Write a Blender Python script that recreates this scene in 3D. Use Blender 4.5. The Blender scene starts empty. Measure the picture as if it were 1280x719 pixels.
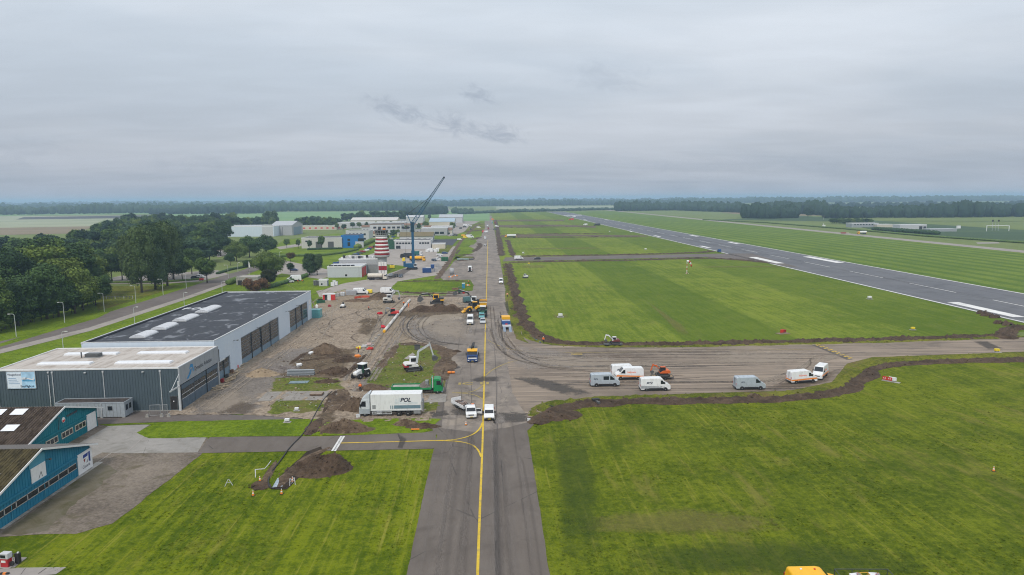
import bpy, bmesh, math, random
import numpy as np
from mathutils import Vector, Matrix, noise as mnoise
random.seed(7); RNG = np.random.default_rng(7)
SC = bpy.context.scene
COL = SC.collection
R = math.radians
# ------------------------------------------------------------------ camera
CH, CF, RW, RH = 38.0, 853.0, 1280.0, 719.0
ROLL = R(0.38)
_dx, _dy = 611.0 - RW/2, RH/2 - 248.0
_c, _s = math.cos(ROLL), math.sin(ROLL)
_ux, _uy = _dx*_c + _dy*_s, -_dx*_s + _dy*_c
PITCH = math.atan2(_uy, CF); YAW = math.atan2(-_ux, math.hypot(CF, _uy))
cp, sp, cy, sy = math.cos(PITCH), math.sin(PITCH), math.cos(YAW), math.sin(YAW)
FWD = Vector((sy*cp, cy*cp, -sp)); RT0 = Vector((cy, -sy, 0)); UP0 = Vector((sy*sp, cy*sp, cp))

def ray(px, py):
    x = (px-RW/2)/CF; y = (RH/2-py)/CF
    X = x*_c + y*_s; Y = -x*_s + y*_c
    return FWD + X*RT0 + Y*UP0

def G(px, py, z=0.0):
    """the point of the level z that the photograph shows at a pixel"""
    d = ray(px, py); t = (z-CH)/d.z
    return Vector((d.x*t, d.y*t, z))

cam_d = bpy.data.cameras.new('camera'); cam = bpy.data.objects.new('camera', cam_d); COL.objects.link(cam)
cam_d.sensor_width = 36; cam_d.lens = 36*CF/RW; cam_d.clip_start = 0.5; cam_d.clip_end = 60000
# camera axes: image x and y of the rolled view
ex = (ray(RW/2+1, RH/2) - ray(RW/2, RH/2)).normalized(); ey = (ray(RW/2, RH/2-1) - ray(RW/2, RH/2)).normalized()
ez = -FWD.normalized()
cam.matrix_world = Matrix(((ex.x, ey.x, ez.x, 0), (ex.y, ey.y, ez.y, 0), (ex.z, ey.z, ez.z, CH), (0, 0, 0, 1)))
SC.camera = cam
# ------------------------------------------------------------------ render look
SC.view_settings.view_transform = 'Standard'; SC.view_settings.look = 'None'
SC.view_settings.exposure = 0.33; SC.view_settings.gamma = 1.0
SC.render.engine = 'CYCLES'
SC.cycles.max_bounces = 5; SC.cycles.diffuse_bounces = 2; SC.cycles.glossy_bounces = 2; SC.cycles.volume_bounces = 1
SC.cycles.transparent_max_bounces = 8; SC.cycles.use_denoising = True; SC.cycles.denoising_prefilter = 'NONE'; SC.cycles.denoising_input_passes = 'RGB_ALBEDO_NORMAL'; SC.cycles.filter_width = 1.1
SC.cycles.caustics_reflective = False; SC.cycles.caustics_refractive = False

# ------------------------------------------------------------------ node helpers
class NT:
    def __init__(s, tree): s.t = tree; s.N = tree.nodes; s.L = tree.links
    def n(s, typ, **kw):
        nd = s.N.new(typ)
        for k, v in kw.items(): setattr(nd, k, v)
        return nd
    def set(s, sock, v):
        if isinstance(v, bpy.types.NodeSocket): s.L.new(v, sock)
        elif isinstance(v, (tuple, list)) and len(v) == 3 and sock.type == 'RGBA': sock.default_value = (*v, 1)
        else: sock.default_value = v
    def noise(s, vec, scale, detail=4, rough=.6, dist=0.0):
        nd = s.n('ShaderNodeTexNoise'); s.set(nd.inputs['Vector'], vec)
        nd.inputs['Scale'].default_value = scale; nd.inputs['Detail'].default_value = detail
        nd.inputs['Roughness'].default_value = rough; nd.inputs['Distortion'].default_value = dist
        return nd.outputs[0]
    def ramp(s, fac, stops):
        nd = s.n('ShaderNodeValToRGB'); s.set(nd.inputs[0], fac); e = nd.color_ramp.elements
        while len(e) < len(stops): e.new(.5)
        for k, (p, c) in enumerate(stops):
            e[k].position = p; e[k].color = (c, c, c, 1) if isinstance(c, (int, float)) else (*c, 1)
        return nd.outputs[0]
    def mix(s, fac, a, b, mode='MIX'):
        nd = s.n('ShaderNodeMix', data_type='RGBA', blend_type=mode)
        s.set(nd.inputs[0], fac); s.set(nd.inputs[6], a); s.set(nd.inputs[7], b)
        return nd.outputs[2]
    def math(s, op, a, b=0.0, c=0.0, clamp=False):
        nd = s.n('ShaderNodeMath', operation=op, use_clamp=clamp)
        s.set(nd.inputs[0], a); s.set(nd.inputs[1], b); s.set(nd.inputs[2], c)
        return nd.outputs[0]
    def smap(s, v, a, b, c=0.0, d=1.0):
        nd = s.n('ShaderNodeMapRange', interpolation_type='SMOOTHSTEP')
        for k, x in enumerate((v, a, b, c, d)): s.set(nd.inputs[k], x)
        return nd.outputs[0]
    def mapping(s, vec, scale=(1, 1, 1), rot=(0, 0, 0), loc=(0, 0, 0)):
        nd = s.n('ShaderNodeMapping'); s.set(nd.inputs[0], vec)
        nd.inputs['Location'].default_value = loc; nd.inputs['Rotation'].default_value = rot; nd.inputs['Scale'].default_value = scale
        return nd.outputs[0]
    def sep(s, vec):
        nd = s.n('ShaderNodeSeparateXYZ'); s.set(nd.inputs[0], vec); return nd.outputs

# ------------------------------------------------------------------ sky and sun (overcast)
SUN_EL, SUN_ROT = R(48), R(200)
W = bpy.data.worlds.new('World'); SC.world = W; W.use_nodes = True
w = NT(W.node_tree); w.N.clear()
gen = w.n('ShaderNodeTexCoord').outputs['Generated']
sx_, sy_, sz_ = w.sep(gen)
neb = w.n('ShaderNodeTexSky', sky_type='NISHITA'); neb.sun_disc = False
neb.sun_elevation = SUN_EL; neb.sun_rotation = SUN_ROT; neb.air_density = 1.0; neb.dust_density = 2.0
nis = w.mix(1.0, neb.outputs[0], (0.09, 0.09, 0.09), 'MULTIPLY')
# the cloud deck: a level sheet seen in perspective
zz = w.math('MAXIMUM', sz_, 0.015)
zd = w.math('ADD', zz, 0.10)
cu = w.n('ShaderNodeCombineXYZ'); w.set(cu.inputs[0], w.math('DIVIDE', sx_, zd)); w.set(cu.inputs[1], w.math('DIVIDE', sy_, zd))
n1 = w.noise(w.mapping(cu.outputs[0], (0.34, 0.52, 1), loc=(3.1, 1.7, 0)), 1.0, 4, .5, .4)
n2 = w.noise(w.mapping(cu.outputs[0], (1.3, 2.6, 1), loc=(7.3, 0.4, 0)), 1.0, 5, .55, .4)
grad = w.ramp(zz, [(0.0, (.335, .375, .445)), (0.03, (.370, .402, .462)), (0.09, (.442, .472, .525)), (0.16, (.510, .550, .605)), (0.28, (.610, .655, .71)), (0.6, (.74, .77, .80)), (1.0, (.80, .82, .84))])
d1 = w.smap(n1, .32, .68, .90, 1.07)
d2 = w.smap(n2, .32, .70, .965, 1.03)
comb = w.n('ShaderNodeCombineXYZ'); dm = w.math('MULTIPLY', d1, d2)
for k in range(3): w.set(comb.inputs[k], dm)
cl = w.mix(1.0, grad, comb.outputs[0], 'MULTIPLY'); cl = w.mix(w.smap(n1, .60, .34, 0.0, .55), cl, w.mix(1.0, cl, (.93, .995, 1.05), 'MULTIPLY'))
# tattered darker scud under the deck
def scud(px, py, hx, hy, strength, seed, tilt=0.0):
    d = ray(px, py).normalized(); az = math.atan2(d.x, d.y); el = math.asin(d.z)
    da = w.math('SUBTRACT', w.math('ARCTAN2', sx_, sy_), az); de = w.math('SUBTRACT', w.math('ARCSINE', sz_), el)
    de2 = w.math('ADD', de, w.math('MULTIPLY', da, tilt))
    r2 = w.math('ADD', w.math('POWER', w.math('DIVIDE', da, hx), 2.0), w.math('POWER', w.math('DIVIDE', de2, hy), 2.0))
    blob = w.math('SUBTRACT', 1.0, w.math('SQRT', r2))
    cv = w.n('ShaderNodeCombineXYZ'); w.set(cv.inputs[0], da); w.set(cv.inputs[1], w.math('MULTIPLY', de2, 2.0)); cv.inputs[2].default_value = seed
    nn = w.noise(cv.outputs[0], 30.0, 6, .66, .8)
    v = w.math('ADD', w.math('MULTIPLY', blob, .80), w.math('MULTIPLY', w.math('SUBTRACT', nn, .56), 2.3))
    return w.math('MULTIPLY', w.math('MULTIPLY', w.smap(v, -.05, .85), w.smap(blob, .0, .5)), strength*2.0)
for a in ((492, 138, .060, .026, .30, 1.0, .30), (560, 154, .095, .026, .32, 2.0, .22), (625, 166, .060, .022, .32, 5.0, .2), (601, 119, .042, .022, .28, 3.0, .2), (760, 98, .11, .035, .10, 4.0, .1), (270, 205, .12, .02, .10, 6.0, 0), (930, 205, .28, .018, .10, 8.0, 0), (20, 190, .10, .03, .12, 9.0, 0)):
    cl = w.mix(scud(*a), cl, (.26, .30, .37))
skyc = w.mix(0.94, nis, cl)
below = w.smap(sz_, -0.02, 0.0)
skyc = w.mix(below, (.30, .33, .34), skyc)
bg = w.n('ShaderNodeBackground'); w.set(bg.inputs[0], skyc); bg.inputs[1].default_value = 1.0
out = w.n('ShaderNodeOutputWorld'); w.L.new(bg.outputs[0], out.inputs[0])
sl = bpy.data.lights.new('sun', 'SUN'); sl.energy = 1.5; sl.angle = R(12); sl.color = (1, .93, .83)
so = bpy.data.objects.new('sun', sl); COL.objects.link(so); so.location = (0, 0, 200)
so.rotation_euler = (R(90)-SUN_EL, 0, R(180)-SUN_ROT)

# ------------------------------------------------------------------ materials
MATS = {}
def new_mat(name):
    m = bpy.data.materials.new(name); m.use_nodes = True
    t = NT(m.node_tree); b = m.node_tree.nodes['Principled BSDF']
    b.inputs['Specular IOR Level'].default_value = .3
    return m, t, b
def mat(name, col, rough=.6, metal=0.0, var=.10, scale=2.0, bump=0.0, spec=.35, dirt=0.0):
    if name in MATS: return MATS[name]
    m, t, b = new_mat(name)
    tc = t.n('ShaderNodeTexCoord').outputs['Object']
    f = t.noise(tc, scale, 5, .6)
    lo = tuple(c*(1-var) for c in col); hi = tuple(min(1, c*(1+var)) for c in col)
    c = t.mix(t.smap(f, .3, .7), lo, hi)
    if dirt:
        g = t.noise(t.mapping(tc, (1, 1, .3)), scale*1.7, 6, .65)
        c = t.mix(t.math('MULTIPLY', t.smap(g, .48, .72), dirt), c, (.12, .10, .08))
    t.set(b.inputs['Base Color'], c)
    b.inputs['Roughness'].default_value = rough; b.inputs['Metallic'].default_value = metal; b.inputs['Specular IOR Level'].default_value = spec
    if bump:
        bp = t.n('ShaderNodeBump'); t.set(bp.inputs['Height'], t.noise(tc, scale*6, 5)); bp.inputs['Strength'].default_value = bump
        t.L.new(bp.outputs[0], b.inputs['Normal'])
    MATS[name] = m; return m
def pos(t): return t.n('ShaderNodeNewGeometry').outputs['Position']
def grass_mat(name, dark, light, dry, bands=False, line_rot=0.0, line_amp=.35, period=2.2, drya=.35, stripes=None, patch=1.0, lines=0.0, lines_rot=0.0):
    if name in MATS: return MATS[name]
    m, t, b = new_mat(name); P = pos(t)
    big = t.noise(P, .018, 4, .55, .4); mid = t.noise(P, .13, 5, .6, .3); fine = t.noise(P, .95, 6, .74); vf = t.noise(P, 3.2, 4, .75)
    lp = t.mapping(P, (1, .04, 1), (0, 0, line_rot))
    ln = t.noise(lp, 1.0/period*2.0, 3, .6)
    f = t.math('ADD', t.math('MULTIPLY', big, .55*patch), t.math('MULTIPLY', mid, .5))
    f = t.math('ADD', f, t.math('MULTIPLY', fine, .80)); f = t.math('ADD', f, t.math('MULTIPLY', vf, .55))
    f = t.math('ADD', f, t.math('MULTIPLY', ln, line_amp))
    mean = .5*(.55*patch+.5+.80+.55+line_amp)
    c = t.mix(t.smap(f, mean-.19, mean+.19), dark, light)
    dn = t.noise(t.mapping(P, (1, .22, 1), (0, 0, line_rot)), .35, 6, .7, .5)
    dn = t.math('ADD', t.math('MULTIPLY', dn, .65), t.math('MULTIPLY', t.noise(P, .05, 3, .6), .45))
    c = t.mix(t.math('MULTIPLY', t.smap(dn, .56, .74), drya), c, dry)
    if lines:   # pale swath lines left by the mower
        l2 = t.noise(t.mapping(P, (1, .025, 1), (0, 0, lines_rot)), 1.5, 4, .65); l3 = t.math('MULTIPLY', t.smap(l2, .54, .66), t.smap(t.math('ADD', mid, t.math('MULTIPLY', fine, .3)), .50, .78))
        c = t.mix(t.math('MULTIPLY', l3, lines), c, (.27, .26, .045))
    if bands:   # mown bands along the runway
        X = t.sep(P)[0]; wob = t.math('ADD', X, t.math('MULTIPLY', t.math('SUBTRACT', t.noise(P, .12, 3), .5), 2.2))
        k = t.math('MULTIPLY', t.smap(wob, 51, 53), t.smap(wob, 84, 81.5))
        k2 = t.math('MULTIPLY', t.smap(wob, 117, 120), t.smap(wob, 401, 400))
        k = t.math('ADD', k, t.math('MULTIPLY', k2, .8))
        c = t.mix(t.math('MULTIPLY', k, .52), c, (.058, .108, .006))
    if stripes:
        X = t.sep(P)[0]; wob = t.math('ADD', X, t.math('MULTIPLY', t.math('SUBTRACT', t.noise(P, .02, 3), .5), 5))
        sn = t.math('SINE', t.math('MULTIPLY', wob, 2*math.pi/stripes))
        c = t.mix(t.math('MULTIPLY', t.smap(sn, -.3, .6), .60), c, (.060, .120, .014))
    t.set(b.inputs['Base Color'], c); b.inputs['Roughness'].default_value = .95; b.inputs['Specular IOR Level'].default_value = .1
    bp = t.n('ShaderNodeBump'); t.set(bp.inputs['Height'], t.math('ADD', fine, t.math('MULTIPLY', vf, .6))); bp.inputs['Strength'].default_value = .8; bp.inputs['Distance'].default_value = .25
    t.L.new(bp.outputs[0], b.inputs['Normal'])
    MATS[name] = m; return m
def ground_mat(name, a, bcol, ccol=None, s1=.06, s2=.6, s3=5.0, stretch=(1, 1), rot=0.0, rough=.9, bump=.25, streak=0.0, streakcol=(.2, .17, .14), cracks=0.0):
    if name in MATS: return MATS[name]
    m, t, b = new_mat(name); P = pos(t)
    n1 = t.noise(P, s1, 5, .6, .5); n2 = t.noise(t.mapping(P, (stretch[0], stretch[1], 1), (0, 0, rot)), s2, 6, .65, .3); n3 = t.noise(P, s3, 4, .7)
    f = t.math('ADD', t.math('ADD', t.math('MULTIPLY', n1, .5), t.math('MULTIPLY', n2, .4)), t.math('MULTIPLY', n3, .25))
    c = t.mix(t.smap(f, .40, .75), a, bcol)
    if ccol: c = t.mix(t.math('MULTIPLY', t.smap(t.noise(P, s1*2.7, 6, .65, .8), .5, .68), .8), c, ccol)
    if streak:
        sn = t.noise(t.mapping(P, (stretch[0]*.6, stretch[1]*3, 1), (0, 0, rot)), s2*1.3, 5, .6, .2)
        sm = t.noise(P, .03, 3)
        c = t.mix(t.math('MULTIPLY', t.math('MULTIPLY', t.smap(sn, .47, .62), t.smap(sm, .34, .58)), streak), c, streakcol)
    if cracks:
        vo = t.n('ShaderNodeTexVoronoi', feature='DISTANCE_TO_EDGE'); t.set(vo.inputs['Vector'], t.mapping(P, (1, .8, 1))); vo.inputs['Scale'].default_value = cracks
        wv = t.math('MULTIPLY', t.math('LESS_THAN', vo.outputs[0], .003), t.smap(t.noise(P, .2, 3), .5, .6))
        c = t.mix(t.math('MULTIPLY', wv, .45), c, (.03, .03, .03))
    t.set(b.inputs['Base Color'], c); b.inputs['Roughness'].default_value = rough; b.inputs['Specular IOR Level'].default_value = .2
    if bump:
        bp = t.n('ShaderNodeBump'); t.set(bp.inputs['Height'], t.math('ADD', n3, t.math('MULTIPLY', n2, .8))); bp.inputs['Strength'].default_value = bump; bp.inputs['Distance'].default_value = .1
        t.L.new(bp.outputs[0], b.inputs['Normal'])
    MATS[name] = m; return m
def leaf_mat(name, dark, light, yellow=(.13, .13, .02)):
    if name in MATS: return MATS[name]
    m, t, b = new_mat(name)
    oi = t.n('ShaderNodeObjectInfo').outputs['Random']
    P = t.n('ShaderNodeTexCoord').outputs['Object']
    f = t.noise(P, .35, 3, .6); g = t.noise(P, 2.5, 3, .7)
    fac = t.math('ADD', t.math('ADD', t.math('MULTIPLY', f, .6), t.math('MULTIPLY', g, .4)), t.math('MULTIPLY', t.math('SUBTRACT', oi, .5), .55))
    c = t.mix(t.smap(fac, .3, .72), dark, light)
    c = t.mix(t.math('MULTIPLY', t.smap(t.math('ADD', fac, t.math('MULTIPLY', oi, .12)), .66, .85), .5), c, yellow)
    t.set(b.inputs['Base Color'], c); b.inputs['Roughness'].default_value = .75; b.inputs['Specular IOR Level'].default_value = .2
    MATS[name] = m; return m
# ------------------------------------------------------------------ geometry helpers
class MB:
    """collects shapes and links them as one mesh object"""
    def __init__(s): s.v = []; s.f = []; s.m = []; s.mi = 0
    def add(s, vs, fs):
        n = len(s.v); s.v += [tuple(v) for v in vs]; s.f += [tuple(i+n for i in f) for f in fs]; s.m += [s.mi]*len(fs); return s
    def box(s, x0, x1, y0, y1, z0, z1):
        return s.add([(x0, y0, z0), (x1, y0, z0), (x1, y1, z0), (x0, y1, z0), (x0, y0, z1), (x1, y0, z1), (x1, y1, z1), (x0, y1, z1)],
                     [(0, 3, 2, 1), (4, 5, 6, 7), (0, 1, 5, 4), (1, 2, 6, 5), (2, 3, 7, 6), (3, 0, 4, 7)])
    def obox(s, c, size, rz=0.0, ry=0.0, rx=0.0):
        M = Matrix.Translation(c) @ Matrix.Rotation(rz, 4, 'Z') @ Matrix.Rotation(ry, 4, 'Y') @ Matrix.Rotation(rx, 4, 'X')
        a, b, d = (q/2 for q in size)
        vs = [M @ Vector(q) for q in ((-a, -b, -d), (a, -b, -d), (a, b, -d), (-a, b, -d), (-a, -b, d), (a, -b, d), (a, b, d), (-a, b, d))]
        return s.add(vs, [(0, 3, 2, 1), (4, 5, 6, 7), (0, 1, 5, 4), (1, 2, 6, 5), (2, 3, 7, 6), (3, 0, 4, 7)])
    def prism(s, poly, axis, a, b):
        n = len(poly)
        put = {'x': lambda p, q: (q, p[0], p[1]), 'y': lambda p, q: (p[0], q, p[1]), 'z': lambda p, q: (p[0], p[1], q)}[axis]
        vs = [put(p, a) for p in poly] + [put(p, b) for p in poly]
        return s.add(vs, [tuple(range(n-1, -1, -1)), tuple(range(n, 2*n))] + [(i, (i+1) % n, n+(i+1) % n, n+i) for i in range(n)])
    def cyl(s, p0, p1, r0, r1=None, n=10, caps=True):
        r1 = r0 if r1 is None else r1; p0, p1 = Vector(p0), Vector(p1); d = (p1-p0).normalized()
        u = d.orthogonal().normalized(); v = d.cross(u)
        vs = []
        for p, r in ((p0, r0), (p1, r1)):
            for k in range(n):
                a = 2*math.pi*k/n; vs.append(p + u*(r*math.cos(a)) + v*(r*math.sin(a)))
        fs = [(i, (i+1) % n, n+(i+1) % n, n+i) for i in range(n)]
        if caps: fs += [tuple(range(n-1, -1, -1)), tuple(range(n, 2*n))]
        return s.add(vs, fs)
    def tube(s, pts, r, n=6):
        for a, b in zip(pts[:-1], pts[1:]): s.cyl(a, b, r, r, n)
        return s
    def beam(s, p0, p1, wd, ht, up=(0, 0, 1)):
        p0, p1 = Vector(p0), Vector(p1); d = (p1-p0).normalized(); u = Vector(up)
        if abs(d.dot(u)) > .99: u = Vector((0, 1, 0))
        sd = d.cross(u).normalized(); u = sd.cross(d)
        vs = [p + sd*(a*wd/2) + u*(b*ht/2) for p in (p0, p1) for a, b in ((-1, -1), (1, -1), (1, 1), (-1, 1))]
        return s.add(vs, [(0, 3, 2, 1), (4, 5, 6, 7), (0, 1, 5, 4), (1, 2, 6, 5), (2, 3, 7, 6), (3, 0, 4, 7)])
    def lathe(s, prof, n=24, c=(0, 0, 0)):
        vs = []; m = len(prof)
        for r, z in prof:
            for k in range(n):
                a = 2*math.pi*k/n; vs.append((c[0]+r*math.cos(a), c[1]+r*math.sin(a), c[2]+z))
        fs = [(j*n+i, j*n+(i+1) % n, (j+1)*n+(i+1) % n, (j+1)*n+i) for j in range(m-1) for i in range(n)]
        return s.add(vs, fs + [tuple(range(n-1, -1, -1)), tuple(range((m-1)*n, m*n))])
    def ball(s, c, r, n=10, sz=1.0):
        prof = [(max(.001, r*math.sin(math.pi*k/n)), -r*sz*math.cos(math.pi*k/n)) for k in range(n+1)]
        return s.lathe(prof, n, c)
    def quad(s, *p): return s.add(p, [tuple(range(len(p)))])
    def mesh(s, name, mats, smooth=False):
        me = bpy.data.meshes.new(name); me.from_pydata(s.v, [], s.f)
        for m in (mats if isinstance(mats, (list, tuple)) else [mats]): me.materials.append(m)
        if s.mi or any(s.m): me.polygons.foreach_set('material_index', s.m)
        bm = bmesh.new(); bm.from_mesh(me); bmesh.ops.recalc_face_normals(bm, faces=bm.faces); bm.to_mesh(me); bm.free()
        if smooth: me.polygons.foreach_set('use_smooth', [True]*len(me.polygons))
        return me
    def build(s, name, mats, parent=None, smooth=False, bevel=0.0, loc=None):
        o = link(name, s.mesh(name, mats, smooth), parent, loc)
        if bevel:
            bv = o.modifiers.new('bevel', 'BEVEL'); bv.width = bevel; bv.segments = 2; bv.limit_method = 'ANGLE'; bv.angle_limit = R(35)
        return o
def link(name, me, parent=None, loc=None):
    o = bpy.data.objects.new(name, me); COL.objects.link(o)
    if parent: o.parent = parent
    if loc is not None: o.location = loc
    return o
def tag(o, label=None, cat=None, group=None, kind=None):
    if label: o['label'] = label
    if cat: o['category'] = cat
    if group: o['group'] = group
    if kind: o['kind'] = kind
    return o
def thing(name, label, cat, loc=(0, 0, 0), rz=0.0, group=None, scale=1.0):
    o = bpy.data.objects.new(name, None); COL.objects.link(o); o.empty_display_size = .3
    o.location = loc; o.rotation_euler = (0, 0, rz)
    if scale != 1.0: o.scale = (scale,)*3
    return tag(o, label, cat, group)
def dup(root, loc, rz, label=None, group=None, scale=None):
    def cp(o, par):
        c = o.copy(); COL.objects.link(c)
        if par: c.parent = par
        for ch in o.children: cp(ch, c)
        return c
    r = cp(root, None); r.location = loc; r.rotation_euler = (0, 0, rz)
    if scale: r.scale = (scale,)*3 if isinstance(scale, (int, float)) else scale
    return tag(r, label, None, group)
def np_mesh(name, V, F, mats, mi=None, smooth=False):
    """V (n,3); F (m,3) or (m,4)"""
    me = bpy.data.meshes.new(name); V = np.ascontiguousarray(V, dtype=np.float32); F = np.ascontiguousarray(F, dtype=np.int32)
    me.vertices.add(len(V)); me.vertices.foreach_set('co', V.ravel())
    k = F.shape[1]; me.loops.add(F.size); me.loops.foreach_set('vertex_index', F.ravel())
    me.polygons.add(len(F)); me.polygons.foreach_set('loop_start', np.arange(0, F.size, k, dtype=np.int32))
    me.polygons.foreach_set('loop_total', np.full(len(F), k, dtype=np.int32))
    for m in (mats if isinstance(mats, (list, tuple)) else [mats]): me.materials.append(m)
    if mi is not None: me.polygons.foreach_set('material_index', np.asarray(mi, dtype=np.int32))
    if smooth: me.polygons.foreach_set('use_smooth', np.ones(len(F), dtype=bool))
    me.update(calc_edges=True); me.validate(); return me

# smooth numpy value noise
_PERM = RNG.random((512, 512))
def vnoise(x, y):
    xi = np.floor(x).astype(int); yi = np.floor(y).astype(int); fx = x-xi; fy = y-yi
    fx = fx*fx*(3-2*fx); fy = fy*fy*(3-2*fy)
    g = lambda a, b: _PERM[a % 512, b % 512]
    return (g(xi, yi)*(1-fx)+g(xi+1, yi)*fx)*(1-fy) + (g(xi, yi+1)*(1-fx)+g(xi+1, yi+1)*fx)*fy
def fbm(x, y, oct=4, per=.55):
    t = 0; a = 1; n = 0
    for k in range(oct): t = t + a*vnoise(x*2**k+17*k, y*2**k+31*k); n += a; a *= per
    return t/n

# ------------------------------------------------------------------ lettering (built once, before the scene grows)
TEXTS = {}
def text_mesh(s, bold=0.0, shear=0.0, space=1.0):
    key = (s, bold, shear, space)
    if key in TEXTS: return TEXTS[key]
    cu = bpy.data.curves.new('lettering', 'FONT'); cu.body = s; cu.size = 1.0; cu.offset = bold; cu.shear = shear; cu.space_character = space
    cu.align_x = 'CENTER'; cu.align_y = 'CENTER'; cu.resolution_u = 3; cu.extrude = .004
    o = bpy.data.objects.new('lettering', cu); COL.objects.link(o)
    me = bpy.data.meshes.new_from_object(o.evaluated_get(bpy.context.evaluated_depsgraph_get())); me.name = 'lettering'
    bpy.data.objects.remove(o); TEXTS[key] = me; return me
for a in (('POL', .03, .3), ('heijmans', .02, 0.0), ('Dynamic Aviation', .012, 0.0), ('Vliegschool', .012, 0.0), ('EasyFlight.nl', .015, 0.0), ('Cessna', .01, 0.0), ('PF-OOR', .04, 0.0), ('R-R', .02, 0.0), ('IC 1I', .03, 0.0)): text_mesh(*a)
def letters(name, key, material, parent, M, size, sx=1.0):
    me = TEXTS[key].copy(); me.materials.clear(); me.materials.append(material)
    o = link(name, me, parent); o.matrix_local = M @ Matrix.Diagonal((size*sx, size, size, 1)); return o
def face_minus_y(x, y, z): return Matrix.Translation((x, y, z)) @ Matrix.Rotation(R(90), 4, 'X')
def face_plus_y(x, y, z): return Matrix.Translation((x, y, z)) @ Matrix.Rotation(R(180), 4, 'Z') @ Matrix.Rotation(R(90), 4, 'X')
def face_plus_x(x, y, z): return Matrix.Translation((x, y, z)) @ Matrix.Rotation(R(90), 4, 'Z') @ Matrix.Rotation(R(90), 4, 'X')

# ------------------------------------------------------------------ common materials
WHITE = mat('white_paint', (.74, .75, .76), .35, var=.04, dirt=.12)
VWHITE = mat('van_white', (.74, .755, .77), .22, var=.03, scale=1.2, spec=.55, dirt=.22)
SILVER = mat('van_silver', (.42, .48, .54), .25, .15, var=.04, spec=.55, dirt=.22)
GLASS = mat('dark_glass', (.018, .022, .028), .08, var=.05, spec=.6)
TYRE = mat('tyre_rubber', (.022, .022, .023), .85)
RIM = mat('wheel_rim', (.36, .37, .38), .4, .3)
BLACK = mat('black_plastic', (.028, .028, .03), .6)
DGREY = mat('dark_grey_metal', (.09, .095, .10), .55, dirt=.3)
MGREY = mat('mid_grey_metal', (.24, .25, .26), .5, dirt=.25)
LGREY = mat('light_grey_metal', (.50, .52, .54), .45, dirt=.15)
STEEL = mat('steel', (.42, .43, .45), .35, .5)
LAMP = mat('lamp_glass', (.75, .76, .72), .15, spec=.6)
REDL = mat('red_lamp', (.35, .02, .02), .2)
PLATE = mat('yellow_plate', (.65, .48, .05), .5)
ORANGE = mat('orange_paint', (.80, .24, .03), .4, var=.05, dirt=.15)
HIVIS = mat('orange_cloth', (.95, .20, .03), .7, var=.12, scale=6)
RED = mat('red_paint', (.55, .035, .03), .45, dirt=.2)
DRED = mat('dark_red_paint', (.28, .02, .025), .45, dirt=.2)
YEL = mat('yellow_paint', (.80, .42, .02), .4, var=.06, dirt=.22)
LYEL = mat('lemon_paint', (.78, .60, .03), .45, dirt=.15)
BLUE = mat('blue_paint', (.02, .07, .22), .4, dirt=.2)
SKYB = mat('bright_blue', (.01, .16, .45), .5, var=.07, dirt=.15)
GREEN = mat('green_paint', (.01, .22, .07), .4, dirt=.2)
DGREEN = mat('dark_green_paint', (.02, .09, .05), .5, dirt=.3)
TEALC = mat('teal_car', (.12, .34, .36), .35)
CRANEB = mat('crane_blue', (.012, .09, .19), .45, var=.1, dirt=.2)
CONC = mat('concrete', (.34, .33, .31), .9, var=.18, scale=1.2, bump=.2, dirt=.3)
WOOD = mat('timber', (.40, .30, .19), .8, var=.25, scale=2)
SKIN = mat('skin', (.45, .27, .19), .6)
TROU = mat('dark_trousers', (.03, .035, .05), .8)
NAVY = mat('navy_ink', (.02, .03, .06), .5)
ORINK = mat('orange_ink', (.85, .22, .12), .5)

# ------------------------------------------------------------------ vehicle helpers (local frame: +x forward, z up)
WCACHE = {}
def wheel(parent, x, y, r=.36, wd=.24, name='wheel', rim=RIM, full=True):
    k = (r, wd, rim.name)
    if k not in WCACHE:
        b = MB(); b.lathe([(r*.62, -wd/2), (r*.94, -wd/2), (r, -wd*.32), (r, wd*.32), (r*.94, wd/2), (r*.62, wd/2)], 18)
        a = MB(); a.lathe([(r*.60, -wd*.46), (r*.60, wd*.46)], 12); a.lathe([(r*.2, -wd*.52), (r*.2, wd*.52)], 8)
        WCACHE[k] = (b.mesh('wheel', TYRE, True), a.mesh('rim', rim))
    o = link(name, WCACHE[k][0], parent, (x, y, r)); o.rotation_euler = (R(90), 0, 0)
    if full: link('rim', WCACHE[k][1], o)
    return o
def hull(b, prof, hw, belt):
    """side profile (x,z) closed polygon, half width hw(z) that changes slope at the belt height"""
    P = []
    n = len(prof)
    for i in range(n):
        a, c = prof[i], prof[(i+1) % n]; P.append(a)
        if (a[1]-belt)*(c[1]-belt) < 0:
            t = (belt-a[1])/(c[1]-a[1]); P.append((a[0]+t*(c[0]-a[0]), belt))
    n = len(P)
    vs = [(x, -hw(z), z) for x, z in P] + [(x, hw(z), z) for x, z in P]
    lo = [i for i in range(n) if P[i][1] <= belt+1e-6]; hi = [i for i in range(n) if P[i][1] >= belt-1e-6]
    fs = [tuple(lo), tuple(hi), tuple(i+n for i in reversed(lo)), tuple(i+n for i in reversed(hi))]
    fs += [(i, (i+1) % n, n+(i+1) % n, n+i) for i in range(n)]
    b.add(vs, fs)
def side_panel(parent, name, poly, hw, material, off=.012, sides=(-1, 1), th=.03):
    out = []
    for sd in sides:
        b = MB(); n = len(poly)
        vs = [(x, sd*(hw(z)+off), z) for x, z in poly] + [(x, sd*(hw(z)+off-th), z) for x, z in poly]
        b.add(vs, [tuple(range(n)), tuple(range(2*n-1, n-1, -1))] + [(i, (i+1) % n, n+(i+1) % n, n+i) for i in range(n)])
        out.append(b.build(name, material, parent))
    return out
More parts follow.
